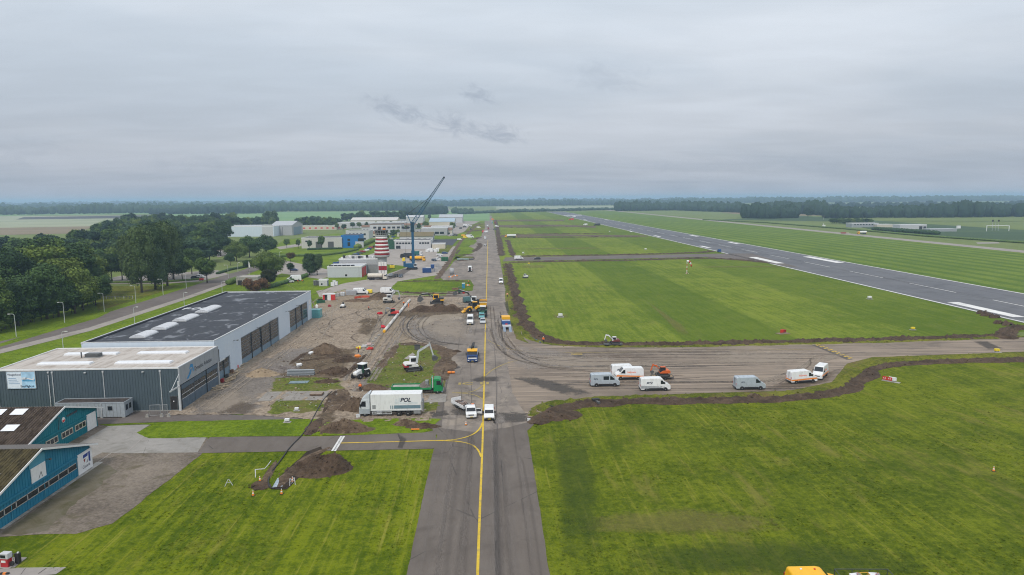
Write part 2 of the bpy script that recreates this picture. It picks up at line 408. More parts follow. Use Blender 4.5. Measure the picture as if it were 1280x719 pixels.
def cross_panel(parent, name, A, B, hw, material, inset=.1, off=.015, ta=.06, tb=.06):
    """a panel across the vehicle on the profile edge from A to B (x,z)"""
    A, B = Vector(A), Vector(B); d = (B-A); nrm = Vector((-d.y, d.x)).normalized()
    if nrm.y < 0 and abs(nrm.x) < abs(nrm.y): nrm = -nrm
    a = A + d*ta; c = B - d*tb
    b = MB(); vs = []
    for k in (off, off-.03):
        for q in (a, c):
            for sd in (-1, 1):
                p = q + nrm*k; vs.append((p.x, sd*(hw(q.y)-inset), p.y))
    b.add(vs, [(0, 1, 3, 2), (4, 6, 7, 5), (0, 2, 6, 4), (1, 5, 7, 3), (0, 4, 5, 1), (2, 3, 7, 6)])
    return b.build(name, material, parent)
def at_px(px, py, dy=0.0, dx=0.0, z=0.0):
    p = G(px, py); return Vector((p.x+dx, p.y+dy, z))

VAN_PROF = [(-2.92, .42), (-2.96, .62), (-2.94, 1.15), (-2.86, 2.35), (-2.72, 2.58), (.95, 2.64), (1.35, 2.54), (2.12, 1.62), (2.82, 1.30), (2.97, 1.02), (3.0, .50), (2.9, .34), (-2.8, .34)]
def van(label, px, py, head, paint=VWHITE, dy=1.0, sc=1.0, crew=False, orange=False, logo=None, skirts=None, group='delivery vans parked on the airfield', low=False, plate=True, name='van', parts=True, dx=0.0, cat='van'):
    t = thing(name, label, cat, at_px(px, py, dy, dx), R(head), group, sc)
    belt = 1.2; hw = lambda z: 1.0 - max(0, z-belt)*.085 - max(0, .6-z)*.1
    prof = VAN_PROF if not low else [(-2.2, .40), (-2.25, .62), (-2.22, 1.1), (-2.1, 1.72), (-1.98, 1.82), (.35, 1.85), (.75, 1.76), (1.45, 1.18), (2.1, .98), (2.24, .8), (2.26, .45), (2.16, .32), (-2.1, .32)]
    hw2 = hw if not low else (lambda z: .90 - max(0, z-1.0)*.13)
    b = MB(); hull(b, prof, hw2, belt if not low else 1.0); b.build('body', paint, t, bevel=.07)
    if low:
        ws = ((.72, 1.76), (1.45, 1.18)); wx = (-1.35, 1.42); wr = .32
        glass = [[(.45, 1.68), (.70, 1.62), (1.22, 1.2), (.42, 1.14)]] + ([[(-.75, 1.66), (.3, 1.68), (.28, 1.14), (-.75, 1.12)], [(-1.9, 1.62), (-.9, 1.66), (-.9, 1.12), (-1.95, 1.1)]] if crew else [])
    else:
        ws = ((1.35, 2.54), (2.12, 1.62)); wx = (-1.75, 1.95); wr = .37
        glass = [[(1.0, 2.22), (1.38, 2.18), (1.92, 1.52), (1.0, 1.46)]] + ([[(-.35, 2.2), (.78, 2.22), (.78, 1.5), (-.35, 1.48)]] if crew else [])
    cross_panel(t, 'windscreen', ws[0], ws[1], hw2, GLASS, .10)
    for g in glass: side_panel(t, 'side_window', g, hw2, GLASS)
    for x in wx:
        for sd in (-1, 1):
            a = MB(); yy = hw2(.5); a.cyl((x, sd*(yy-.3), wr+.02), (x, sd*(yy+.004), wr+.02), wr+.085, n=18); a.build('wheel_arch', BLACK, t)
            wheel(t, x, sd*(yy-.10), wr, .24)
    f = prof[-3]; e = prof[0]
    part('chassis', BLACK, t, (e[0]+.25, f[0]-.25, -hw2(.5)+.12, hw2(.5)-.12, .14, .37))
    b = MB(); b.box(f[0]-.25, f[0]+.03, -.92 if not low else -.84, .92 if not low else .84, .36, .62); b.build('front_bumper', paint if orange else BLACK, t, bevel=.04)
    b = MB(); b.box(e[0]-.10, e[0]+.2, -.92 if not low else -.84, .92 if not low else .84, .40, .60); b.build('rear_bumper', BLACK, t, bevel=.04)
    zg = 1.0 if not low else .74
    b = MB(); b.box(f[0]-.16, f[0]+.012, -.5, .5, zg-.22, zg-.04); b.build('grille', BLACK, t)
    for sd in (-1, 1):
        b = MB(); b.box(f[0]-.42, f[0]-.01, sd*.62 if sd > 0 else -.92, sd*.62 if sd < 0 else .92, zg-.08, zg+.12); b.build('headlight', LAMP, t, bevel=.03)
        b = MB(); b.box(e[0]-.045, e[0]+.12, sd*.80 if sd > 0 else -.965, sd*.80 if sd < 0 else .965, 1.0 if not low else .8, 1.45 if not low else 1.2); b.build('tail_light', REDL, t)
        xm, zm = (1.75, 1.75) if not low else (1.05, 1.28)
        b = MB(); b.obox((xm, sd*(hw2(zm)+.14), zm), (.1, .24, .34)); b.beam((xm, sd*hw2(zm), zm-.1), (xm, sd*(hw2(zm)+.12), zm-.1), .05, .05); b.build('mirror', BLACK, t)
    if not low:
        b = MB(); b.box(e[0]-.035, e[0]+.05, -.012, .012, .65, 2.45); b.build('rear_door_seam', BLACK, t)
        side_panel(t, 'sill_trim', [(-1.3, .36), (1.5, .36), (1.5, .68), (-1.3, .68)], hw2, BLACK if skirts is None else skirts, .02)
        side_panel(t, 'door_seam', [(.86, .62), (.885, .62), (.885, 2.4), (.86, 2.4)], hw2, DGREY, .006)
        side_panel(t, 'door_seam', [(-.5, .62), (-.475, .62), (-.475, 2.4), (-.5, 2.4)], hw2, DGREY, .006)
        for ix in (-2.2, -1.2, -.2): 
            b = MB(); b.box(ix-.02, ix+.02, -.8, .8, 2.58, 2.645); b.build('roof_rib', paint, t)
    if plate:
        b = MB(); b.box(f[0]+.025, f[0]+.045, -.26, .26, .42, .54); b.build('number_plate', PLATE, t)
    if orange:
        side_panel(t, 'stripe', [(-2.9, .66), (2.93, .86), (2.8, 1.16), (-2.92, .92)], hw2, ORANGE, .010)
        b = MB(); b.box(e[0]-.05, e[0]+.1, -.93, .93, .72, .98); b.build('rear_stripe', ORANGE, t)
        for sd, F in ((-1, face_minus_y), (1, face_plus_y)):
            letters('lettering', ('heijmans', .02, 0.0, 1.0), ORINK, t, F(-.35, sd*(hw2(1.75)+.02), 1.72), .52)
    if logo:
        for sd, F in ((-1, face_minus_y), (1, face_plus_y)):
            letters('lettering', ('POL', .03, .3, 1.0), NAVY, t, F(logo[0]*(1 if sd < 0 else 1), sd*(hw2(1.75)+.02), 1.62), logo[1])
    return t
def car(label, px, py, head, paint, group='cars parked on the airfield', sc=1.0, dy=.8, name='parked_car', cat='car'):
    t = thing(name, label, cat, at_px(px, py, dy), R(head), group, sc)
    hw = lambda z: .88 - max(0, z-.95)*.32
    prof = [(-2.1, .3), (-2.16, .62), (-2.05, .98), (-1.75, 1.36), (-1.3, 1.47), (.15, 1.48), (.5, 1.42), (1.2, .98), (2.0, .82), (2.14, .6), (2.14, .34), (2.0, .26), (-2.0, .26)]
    b = MB(); hull(b, prof, hw, .95); b.build('body', paint, t, bevel=.06)
    cross_panel(t, 'windscreen', (.5, 1.42), (1.2, .98), hw, GLASS, .08)
    cross_panel(t, 'rear_window', (-2.05, .98), (-1.75, 1.36), hw, GLASS, .08)
    side_panel(t, 'side_window', [(-1.6, 1.33), (.3, 1.38), (.85, 1.0), (-1.75, 1.0)], hw, GLASS)
    part('chassis', BLACK, t, (-1.95, 1.95, -.72, .72, .13, .28))
    for x in (-1.3, 1.32):
        for sd in (-1, 1): wheel(t, x, sd*.78, .32, .22)
    for sd in (-1, 1):
        b = MB(); b.obox((2.02, sd*.66, .70), (.2, .34, .14)); b.build('headlight', LAMP, t)
        b = MB(); b.obox((-2.08, sd*.66, .82), (.12, .3, .18)); b.build('tail_light', REDL, t)
    return t
def cab(t, x1, w=1.22, h=2.95, paint=VWHITE, low=None, visor=None, z0=.55, length=2.0, bumper=BLACK):
    """lorry cab whose nose stands at x1"""
    hw = lambda z: w - max(0, z-1.9)*.05
    x0 = x1-length
    prof = [(x0, z0), (x0, h-.05), (x0+.2, h), (x1-.75, h-.02), (x1-.42, h-.22), (x1-.10, 1.95), (x1-.02, 1.7), (x1, z0+.1), (x1-.06, z0)]
    b = MB(); hull(b, prof, hw, 1.9); b.build('cab', paint, t, bevel=.07)
    cross_panel(t, 'windscreen', (x1-.42, h-.22), (x1-.10, 1.95), hw, GLASS, .09, .018, .04, .04)
    side_panel(t, 'side_window', [(x1-1.2, h-.4), (x1-.52, h-.42), (x1-.24, 1.92), (x1-1.2, 1.86)], hw, GLASS)
    b = MB(); b.box(x1-.3, x1+.05, -w+.02, w-.02, .38, .85); b.build('front_bumper', bumper, t, bevel=.05)
    for z in (1.05, 1.25, 1.45):
        b = MB(); b.box(x1-.1, x1+.02, -.75, .75, z, z+.12); b.build('grille_bar', BLACK, t)
    for sd in (-1, 1):
        b = MB(); b.obox((x1+.03, sd*.9, .68), (.08, .38, .18)); b.build('headlight', LAMP, t)
        b = MB(); b.obox((x1-.25, sd*(w+.2), 2.15), (.14, .2, .7)); b.beam((x1-.25, sd*w, 2.45), (x1-.25, sd*(w+.2), 2.4), .05, .05); b.build('mirror', BLACK, t)
    b = MB(); b.box(x1+.05, x1+.065, -.27, .27, .45, .57); b.build('number_plate', PLATE, t)
    if low: side_panel(t, 'lower_panel', [(x0+.04, z0+.03), (x1-.04, z0+.12), (x1-.05, 1.45), (x0+.04, 1.45)], hw, low, .012)
    if visor:
        b = MB(); b.obox((x1-.28, 0, h-.12), (.34, 2*w-.2, .16), ry=R(25)); b.build('sun_visor', visor, t)
    return hw
def person(label, px, py, face, pose='stand', jacket=HIVIS, hat=None, trousers=TROU, z=0.0, dx=0.0, dy=0.0):
    t = thing('person', label, 'person', at_px(px, py, dy, dx, z), R(face), 'people working on the site')
    L = .16 if pose == 'walk' else 0.03
    if pose == 'bend':
        J = dict(pel=(-.15, 0, .92), chest=(.28, 0, 1.15), neck=(.42, 0, 1.18), head=(.55, 0, 1.13), hd2=(.60, 0, 1.05), sl=(.33, .2, 1.13), sr=(.33, -.2, 1.13), el=(.40, .24, .85), er=(.42, -.24, .86), wl=(.58, .16, .66), wr=(.6, -.16, .68))
    else:
        J = dict(pel=(0, 0, .95), chest=(.01, 0, 1.35), neck=(.01, 0, 1.5), head=(.02, 0, 1.62), hd2=(.03, 0, 1.72), sl=(0, .2, 1.42), sr=(0, -.2, 1.42), el=(-.03, .28, 1.15), er=(.03, -.28, 1.15), wl=(.12, .27, .93), wr=(.2, -.24, .98))
    J.update(hl=(J['pel'][0], .1, .9), hr=(J['pel'][0], -.1, .9), kl=(L+.03, .11, .5), kr=(-L+.03, -.11, .5), al=(L, .11, .09), ar=(-L-.03, -.11, .09), fl=(L+.17, .12, .04), fr=(-L+.14, -.12, .04))
    rad = dict(pel=.13, chest=.15, neck=.055, head=.095, hd2=.08, sl=.075, sr=.075, el=.05, er=.05, wl=.036, wr=.036, hl=.09, hr=.09, kl=.065, kr=.065, al=.045, ar=.045, fl=.04, fr=.04)
    E = [('pel', 'chest'), ('chest', 'neck'), ('neck', 'head'), ('head', 'hd2'), ('chest', 'sl'), ('chest', 'sr'), ('sl', 'el'), ('el', 'wl'), ('sr', 'er'), ('er', 'wr'), ('pel', 'hl'), ('pel', 'hr'), ('hl', 'kl'), ('kl', 'al'), ('al', 'fl'), ('hr', 'kr'), ('kr', 'ar'), ('ar', 'fr')]
    # hands: palm, four fingers and a thumb on each wrist
    for q, sd in (('l', 1), ('r', -1)):
        wv = Vector(J['w'+q]); d = (wv-Vector(J['e'+q])).normalized(); pm = wv + d*.07
        J['p'+q] = tuple(pm); rad['p'+q] = .032; E.append(('w'+q, 'p'+q))
        for k in range(4):
            key = f'g{q}{k}'; J[key] = tuple(pm + d*(.075 - .008*abs(k-1.3)) + Vector((.02*(k-1.5), 0, 0))); rad[key] = .009; E.append(('p'+q, key))
        key = f't{q}'; J[key] = tuple(wv + d*.06 + Vector((.05, -.03*sd, 0))); rad[key] = .010; E.append(('w'+q, key))
    def skin(name, keys, edges, grow, material, par, root='pel', over={}):
        ks = list(keys); me = bpy.data.meshes.new(name); me.from_pydata([J[k] for k in ks], [(ks.index(a), ks.index(c)) for a, c in edges], []); me.materials.append(material)
        o = link(name, me, par); md = o.modifiers.new('skin', 'SKIN'); md.use_smooth_shade = True
        if not me.skin_vertices:
            bm = bmesh.new(); bm.from_mesh(me); bm.verts.layers.skin.verify(); bm.to_mesh(me); bm.free()
        for i, k in enumerate(ks):
            r = over.get(k, rad[k]) + grow; me.skin_vertices[0].data[i].radius = (r, r); me.skin_vertices[0].data[i].use_root = (k == root)
        sb = o.modifiers.new('subdivision', 'SUBSURF'); sb.levels = 1; sb.render_levels = 1
        return o
    skin('body', J.keys(), E, 0, SKIN, t)
    jk = ['pel', 'chest', 'sl', 'sr', 'el', 'er', 'wl', 'wr']; skin('jacket', jk, [e for e in E if e[0] in jk and e[1] in jk], .03, jacket, t)
    tk = ['pel', 'hl', 'hr', 'kl', 'kr', 'al', 'ar']; skin('trousers', tk, [e for e in E if e[0] in tk and e[1] in tk], .02, trousers, t)
    for q in 'lr': 
        a, f = Vector(J['a'+q]), Vector(J['f'+q]); b = MB(); b.beam(a-Vector((.06, 0, .03)), f+Vector((.05, 0, .01)), .10, .09); b.build('boot', BLACK, t, bevel=.03)
    hd = Vector(J['head']); dn = (Vector(J['hd2'])-hd).normalized(); fw = Vector((1, 0, 0)) if pose != 'bend' else Vector((.5, 0, -.85))
    b = MB(); c = hd+dn*.055
    b.lathe([(.118*math.cos(a), .115*math.sin(a)) for a in (0, .4, .8, 1.2, 1.5)], 10, c); b.build('helmet' if hat else 'hair', hat or BLACK, t, True)
    b = MB(); b.cyl(hd+fw*.085, hd+fw*.125-dn*.02, .012, .018, 6); b.build('nose', SKIN, t)
    for sd in (-1, 1):
        b = MB(); b.ball(hd+fw*.088+Vector((0, sd*.035, 0))+dn*.025, .012, 6); b.build('eye', BLACK, t)
    b = MB(); b.obox(hd+fw*.088-dn*.05, (.01, .05, .012)); b.build('mouth', DRED, t)
    return t
# ------------------------------------------------------------------ ground materials
GR_NEAR = grass_mat('grass_near', (.058, .090, .004), (.156, .190, .011), (.23, .195, .055), drya=.50, line_amp=.3, patch=.7, lines=.45, lines_rot=R(22))
GR_FIELD = grass_mat('grass_field', (.092, .143, .010), (.182, .230, .026), (.265, .245, .07), bands=True, drya=.30, line_amp=.55, period=3.2, lines=.25)
GR_STRIPE = grass_mat('grass_striped', (.090, .150, .018), (.168, .228, .036), (.22, .21, .06), stripes=13.0, drya=.2, line_amp=.2)
GR_BRIGHT = grass_mat('grass_bright', (.072, .122, .005), (.165, .235, .013), (.22, .21, .045), drya=.25, line_amp=.25)
GR_LEFT = grass_mat('grass_left', (.060, .098, .003), (.164, .202, .008), (.26, .23, .045), drya=.35, line_amp=.6, line_rot=R(-18), period=2.0, lines=.6, lines_rot=R(-14))
GR_ROUGH = grass_mat('grass_rough', (.055, .080, .008), (.18, .185, .028), (.16, .11, .06), drya=.9, line_amp=.1)
GR_FAR = grass_mat('grass_far', (.12, .16, .05), (.18, .22, .075), (.22, .215, .09), drya=.3, line_amp=.3, patch=.6)
def plain_mat(name, a, bb, s=.01):
    m, t, b = new_mat(name); P = pos(t)
    t.set(b.inputs['Base Color'], t.mix(t.smap(t.noise(t.mapping(P, (.4, 1.6, 1)), s, 5), .35, .65), a, bb)); b.inputs['Roughness'].default_value = .95; b.inputs['Specular IOR Level'].default_value = .1
    return m
F_GREEN = plain_mat('crop_green', (.15, .26, .11), (.19, .30, .13)); F_PALE = plain_mat('crop_pale', (.27, .30, .20), (.33, .35, .24))
F_BROWN = plain_mat('crop_brown', (.24, .19, .13), (.20, .17, .11)); F_PLOUGH = plain_mat('crop_ploughed', (.075, .07, .075), (.10, .09, .09)); F_DARK = plain_mat('crop_dark', (.05, .085, .045), (.07, .11, .05))
ASPH = ground_mat('asphalt_taxiway', (.116, .099, .088), (.160, .139, .124), (.104, .089, .079), .05, .5, 7.0, stretch=(1, .12), bump=.2, streak=.22, streakcol=(.185, .166, .153), cracks=.05)
ASPH_OLD = ground_mat('asphalt_worn', (.155, .134, .118), (.255, .222, .195), (.115, .10, .09), .06, .4, 4.0, stretch=(1, .15), bump=.25, streak=.7, streakcol=(.31, .265, .22), cracks=.06)
ASPH_DIRT = ground_mat('asphalt_muddy', (.150, .122, .100), (.250, .205, .165), (.115, .098, .086), .05, .35, 3.0, stretch=(.07, 1.0), bump=.25, streak=.9, streakcol=(.36, .29, .23))
RUNWAY = ground_mat('runway_asphalt', (.112, .116, .130), (.158, .162, .176), (.10, .103, .115), .03, .25, 3.0, stretch=(1, .03), bump=.1, streak=.35, streakcol=(.155, .155, .17))
ROAD = ground_mat('road_asphalt', (.112, .096, .09), (.17, .148, .138), None, .06, .5, 5.0, bump=.15)
ROAD_PALE = ground_mat('pale_paving', (.26, .235, .215), (.34, .31, .285), (.22, .20, .18), .06, .6, 5.0, bump=.15)
APRON = ground_mat('apron_grey', (.098, .080, .066), (.245, .208, .172), (.100, .085, .050), .09, 1.6, 3.2, bump=.7, cracks=.05)
APRON_PALE = ground_mat('apron_pale', (.235, .225, .212), (.315, .30, .285), (.19, .18, .16), .1, .9, 6.0, bump=.2, cracks=.09)
MOSSY = ground_mat('mossy_tarmac', (.10, .085, .05), (.155, .14, .11), (.075, .072, .03), .12, .8, 5.0, bump=.25)
PLATFORM = ground_mat('platform_paving', (.28, .25, .225), (.37, .335, .305), (.22, .195, .175), .05, .4, 4.0, bump=.15)
SOIL = ground_mat('dark_soil', (.034, .022, .015), (.125, .086, .060), (.06, .045, .03), .25, 1.6, 6.0, bump=1.0)
SOIL_B = ground_mat('brown_soil', (.050, .033, .022), (.165, .118, .082), (.20, .15, .105), .2, 1.4, 6.0, bump=1.0)
SAND = ground_mat('sand', (.23, .175, .115), (.34, .265, .185), (.16, .12, .085), .2, 1.2, 6.0, bump=.5)
RUBBLE = ground_mat('rubble', (.09, .075, .07), (.26, .23, .21), (.13, .11, .10), .5, 2.2, 6.0, bump=.9)
YLINE = ground_mat('yellow_marking', (.52, .36, .035), (.66, .47, .06), (.30, .24, .10), .3, 2.0, 8.0, bump=.0)
YFAINT = ground_mat('faded_yellow_marking', (.30, .235, .09), (.40, .31, .10), (.20, .17, .12), .3, 2.0, 8.0, bump=.0)
WLINE = ground_mat('white_marking', (.62, .62, .62), (.78, .78, .77), (.45, .45, .45), .1, 1.0, 6.0, bump=.0)
WET = ground_mat('wet_patch', (.105, .098, .095), (.15, .14, .135), None, .3, 1.0, 4.0, rough=.3, bump=.05)
PATCH = ground_mat('asphalt_patch', (.082, .072, .068), (.120, .108, .10), None, .3, 1.0, 6.0, bump=.1)
SLURRY = ground_mat('pale_slurry', (.30, .31, .34), (.46, .47, .50), None, .5, 1.2, 4.0, bump=.05)
PATCHP = ground_mat('pale_patch', (.27, .25, .24), (.33, .30, .28), None, .3, 1.0, 6.0, bump=.1)
# ------------------------------------------------------------------ ground sheets
def ragged(pts, amp, step):
    """a closed outline with small irregular bites so that no edge is ruler straight"""
    out = []
    for a, b in zip(pts, pts[1:]+pts[:1]):
        d = b-a; L = d.length; n = max(1, int(L/step)); nr = Vector((-d.y, d.x, 0)); nr = nr/(nr.length or 1)
        for k in range(n):
            p = a+d*(k/n)
            o = (mnoise.noise(Vector((p.x*.35, p.y*.35, 3.3)))*.6 + mnoise.noise(Vector((p.x*1.3, p.y*1.3, 7.7)))*.4 + mnoise.noise(Vector((p.x*.06, p.y*.06, 1.7)))*.8)*amp
            out.append(p+nr*o)
    return out
def sheet(name, pts, material, z, px=True, amp=0.0, step=1.0, kind='structure'):
    P = [G(*p) for p in pts] if px else [Vector((*p, 0)) for p in pts]
    for p in P: p.z = 0
    if amp: P = ragged(P, amp, step)
    me = bpy.data.meshes.new(name)
    bm = bmesh.new(); vs = [bm.verts.new((p.x, p.y, z)) for p in P]; f = bm.faces.new(vs)
    f.normal_update()
    if f.normal.z < 0: f.normal_flip()
    bm.to_mesh(me); bm.free(); me.materials.append(material)
    o = link(name, me); return tag(o, kind=kind)
def ribbon(name, pts, width, material, z, px=True, smooth=0, dash=None):
    """a painted line or narrow path along a polyline on the ground"""
    P = [G(*p) for p in pts] if px else [Vector((*p, 0)) for p in pts]
    for p in P: p.z = 0
    for _ in range(smooth):
        Q = [P[0]]
        for a, b in zip(P[:-1], P[1:]): Q += [a*.75+b*.25, a*.25+b*.75]
        P = Q+[P[-1]]
    ws = width if isinstance(width, (list, tuple)) else None
    b = MB()
    L = []
    for i, p in enumerate(P):
        d = (P[min(i+1, len(P)-1)]-P[max(i-1, 0)]); nr = Vector((-d.y, d.x, 0)).normalized(); wd = width if ws is None else ws[0]+(ws[1]-ws[0])*i/(len(P)-1)
        L.append((p+nr*wd/2, p-nr*wd/2))
    for i in range(len(P)-1):
        if dash and i % 2: continue
        a, c = L[i], L[i+1]; b.quad(*[(q.x, q.y, z) for q in (a[1], c[1], c[0], a[0])])
    return tag(b.build(name, material), kind='structure')
g = sheet('ground', [(-14000, -300), (14000, -300), (14000, 26000), (-14000, 26000)], GR_FAR, 0.0, px=False)
# the farmland far off
def field(pts, material, z): return sheet('field', pts, material, z)
for k, (pts, m_) in enumerate([
    ([(0, 264), (330, 262), (330, 266), (0, 270)], F_GREEN), ([(0, 270.5), (190, 269), (150, 275), (0, 277)], F_PALE), ([(30, 271.5), (200, 269), (190, 272.5), (20, 274.5)], F_PLOUGH),
    ([(0, 277), (130, 275.5), (110, 283.5), (0, 285)], F_PALE), ([(0, 285), (118, 283), (95, 292), (0, 294)], F_BROWN), ([(200, 266), (600, 263.5), (590, 270), (450, 276), (200, 277)], F_GREEN),
    ([(570, 268), (612, 266), (612, 276), (560, 277)], F_GREEN), ([(620, 258.5), (860, 257), (870, 260), (620, 262)], F_PALE), ([(900, 266), (1280, 262.5), (1280, 268), (960, 271)], F_BROWN),
    ([(960, 270.5), (1280, 267.5), (1280, 277), (1040, 277)], GR_FAR), ([(900, 275), (1040, 277), (1100, 289), (1280, 304), (1280, 288), (1200, 283), (1000, 270)], F_DARK)]):
    field(pts, m_, .05+.03*k)
NEARX = 175
nf = [G(*p) for p in ((662, 529), (676, 520), (700, 508), (760, 502), (870, 498), (985, 495), (1040, 487), (1066, 470), (1092, 456), (1280, 447), (1500, 440))]
sheet('grass_field', [(5.5, -40), (420, -40), (420, nf[-1].y)]+[(p.x, p.y) for p in nf[::-1]]+[(5.5, nf[0].y)], GR_NEAR, .02, px=False)                 # before the cross taxiway
sheet('grass_field', [(5.5, 150), (159.3, 185), (159.3, 1900), (5.5, 1900)], GR_FIELD, .016, px=False)         # between taxiway and runway
sheet('grass_field', [(207.2, -60), (352, -60), (352, 1900), (207.2, 1900)], GR_STRIPE, .024, px=False)        # beyond the runway
sheet('grass_field', [(367, -60), (410, -60), (410, 2000), (367, 2000)], GR_FAR, .025, px=False)
sheet('grass_field', [(-130, -40), (-8, -40), (-8, 112), (-130, 112)], GR_LEFT, .02, px=False)
sheet('grass_field', [(-150, 112), (-60, 112), (-58, 320), (-150, 320)], GR_BRIGHT, .018, px=False)
sheet('grass_field', [(-8, -8+300), (-95, 300), (-130, 800), (-8, 1200)], GR_BRIGHT, .015, px=False)
sheet('grass_field', [(355, 300), (420, 292), (560, 300), (400, 345), (300, 372), (270, 360)], GR_BRIGHT, .03)
# runway and parallel strip
sheet('runway', [(159.3, -60), (207.2, -60), (207.2, 1900), (159.3, 1900)], RUNWAY, .05, px=False)
sheet('taxiway_strip', [(352, -60), (367, -60), (367, 2100), (352, 2100)], ROAD_PALE, .05, px=False, amp=.5, step=6)
for x in (160.2, 206.3): ribbon('painted_line', [(x, -60), (x, 1900)], .95, WLINE, .07, px=False)
y = 60.0
while y < 1800:
    ribbon('painted_line', [(183.3, y), (183.3, y+30)], .55, WLINE, .07, px=False); y += 50
for (x0, x1, y0, y1) in ((163.4, 167.6, 205, 236), (163.6, 168.6, 383, 425), (198.5, 203.5, 383, 425), (163.5, 166.5, 505, 528), (200, 203.5, 545, 568), (163.5, 166.5, 655, 678), (200, 203.5, 655, 678), (163.5, 166.5, 1150, 1190), (200, 203, 1150, 1190), (163.5, 203, 1480, 1510)):
    sheet('painted_bar', [(x0, y0), (x1, y0), (x1, y1), (x0, y1)], WLINE, .075, px=False)
sheet('grass_patch', [(690, 505), (735, 498), (870, 492), (985, 489), (1040, 478), (1058, 455), (1090, 447), (1280, 440), (1420, 437), (1420, 446), (1280, 449), (1110, 453), (1075, 470), (1055, 488), (1000, 496), (870, 498), (735, 503), (700, 507)], GR_ROUGH, .045)
# the main taxiway, its branches and aprons
sheet('taxiway', [(-8.9, -20), (5.8, -20), (5.8, 66), (5.9, 108), (7.6, 112), (10, 118), (9.5, 170), (6.6, 300), (6.2, 1500), (-6, 1500), (-8, 700), (-8.6, 250), (-8.8, 112)], ASPH, .06, px=False, amp=.13, step=.7)
sheet('apron', [(-8.4, 110), (-3, 108), (3, 110), (7.2, 113), (9.6, 120), (9.2, 170), (6.4, 300), (6.0, 1490), (-5.8, 1490), (-7.8, 700), (-20, 470), (-24, 330), (-18, 300), (-17, 262), (-16, 208), (-12, 180), (-9.0, 150)], ASPH_OLD, .065, px=False, amp=.35, step=.8)
sheet('cross_taxiway', [(641, 492), (662, 526), (690, 505), (735, 498), (870, 492), (985, 489), (1040, 478), (1058, 455), (1090, 447), (1280, 440), (1420, 437), (1420, 419), (1280, 422), (1000, 431), (800, 435), (690, 432), (660, 425), (644, 415), (630, 420)], ASPH_DIRT, .07, amp=.25, step=.8)
sheet('cross_road', [(628, 327), (880, 321.5), (930, 325), (1000, 335), (940, 317), (885, 317.5), (632, 322)], ROAD, .07, amp=.5, step=2.5)
sheet('cross_road', [(625, 297), (690, 295.5), (812, 296), (806, 294.5), (690, 293), (627, 294)], SOIL_B, .07, amp=1.2, step=3)
sheet('cross_road', [(622, 284), (700, 283), (745, 285), (745, 282.6), (700, 281), (624, 281.5)], SOIL_B, .07, amp=1.2, step=4)
sheet('cross_road', [(620, 276.5), (690, 275.8), (705, 276.5), (705, 274.8), (660, 274.6), (621, 275)], SOIL_B, .07, amp=1.2, step=5)
sheet('side_taxiway', [(247, 567), (541, 561.5), (545, 560), (545, 538), (530, 541), (400, 546), (262, 546.5)], ASPH, .066, amp=.12, step=.6)
# paved yard before the teal hangars
sheet('yard_paving', [(-10, 672), (45, 668), (95, 668), (140, 655), (180, 625), (225, 590), (252, 568), (262, 546), (186, 548), (172, 541), (188, 531), (135, 533), (110, 530), (0, 560)], APRON, .052, amp=.35, step=.8)
sheet('yard_paving', [(135, 533), (188, 531), (172, 541), (186, 548), (258, 547), (247, 566), (160, 567), (128, 566), (80, 590), (90, 560)], APRON_PALE, .056, amp=.08, step=1)
sheet('yard_paving', [(0, 668), (40, 640), (95, 600), (120, 580), (145, 590), (90, 635), (60, 664), (20, 672)], MOSSY, .06, amp=.9, step=1)
ribbon('concrete_strip', [(0, 662), (125, 578)], 1.0, CONC, .068)
ribbon('expansion_joint', [(158, 566), (176, 550)], .18, PATCHP, .064); ribbon('expansion_joint', [(140, 566), (120, 580)], .14, PATCHP, .064)
sheet('footpath', [(100, 519), (180, 514), (232, 514), (300, 519.5), (400, 519.5), (545, 518), (545, 524), (400, 524.5), (228, 527), (120, 531)], ROAD, .060, amp=.12, step=.6)
sheet('taxiway_shoulder', [(-9.3, 107), (-8.6, 107), (-9.0, 150), (-10.5, 152), (-12, 120)], ASPH, .058, px=False, amp=.2)
# the access road on the left with its cycle path
sheet('road', [(-40, 436), (60, 414), (170, 380), (230, 361), (285, 343), (300, 339), (322, 330), (352, 325), (352, 331), (322, 338), (296, 349), (232, 371), (110, 410), (0, 437), (-40, 446)], ROAD, .06, amp=.12, step=1.5)
sheet('cycle_path', [(-40, 446), (0, 437), (110, 410), (232, 371), (296, 349), (300, 350.5), (236, 373.5), (115, 413.5), (0, 442.5), (-40, 452)], ROAD_PALE, .064, amp=.1, step=1.5)
sheet('car_park', [(116, 353), (150, 345), (272, 338), (286, 343), (250, 352), (205, 355), (118, 355)], ROAD_PALE, .06)
sheet('car_park', [(268, 312), (286, 309), (290, 318), (272, 322)], ROAD_PALE, .06)
sheet('road', [(345, 309), (400, 301), (452, 293), (470, 291), (470, 293), (420, 301), (350, 312)], ROAD_PALE, .05)
sheet('road', [(322, 330), (352, 325), (410, 337), (452, 322), (480, 312), (530, 288), (540, 288), (490, 315), (455, 330), (425, 343), (400, 349), (352, 342), (345, 345), (340, 338)], ROAD_PALE, .062, amp=.2, step=3)
sheet('road', [(478, 314), (555, 284), (572, 272), (556, 260), (553, 256.5), (557, 256.5), (562, 262), (577, 272), (562, 284), (485, 316)], PLATFORM, .05)
sheet('platform', [(400, 372), (395, 364), (425, 355), (470, 348), (520, 330), (540, 318), (572, 318), (548, 344), (497, 352), (488, 362), (470, 366), (430, 362)], PLATFORM, .058, amp=.3, step=1.5)
sheet('platform', [(478, 330), (486, 312), (570, 308), (573, 318), (545, 322), (520, 334)], PLATFORM, .056)
DARKA = ground_mat('dark_new_asphalt', (.050, .054, .068), (.075, .08, .095), None, .1, .6, 5.0, bump=.05)
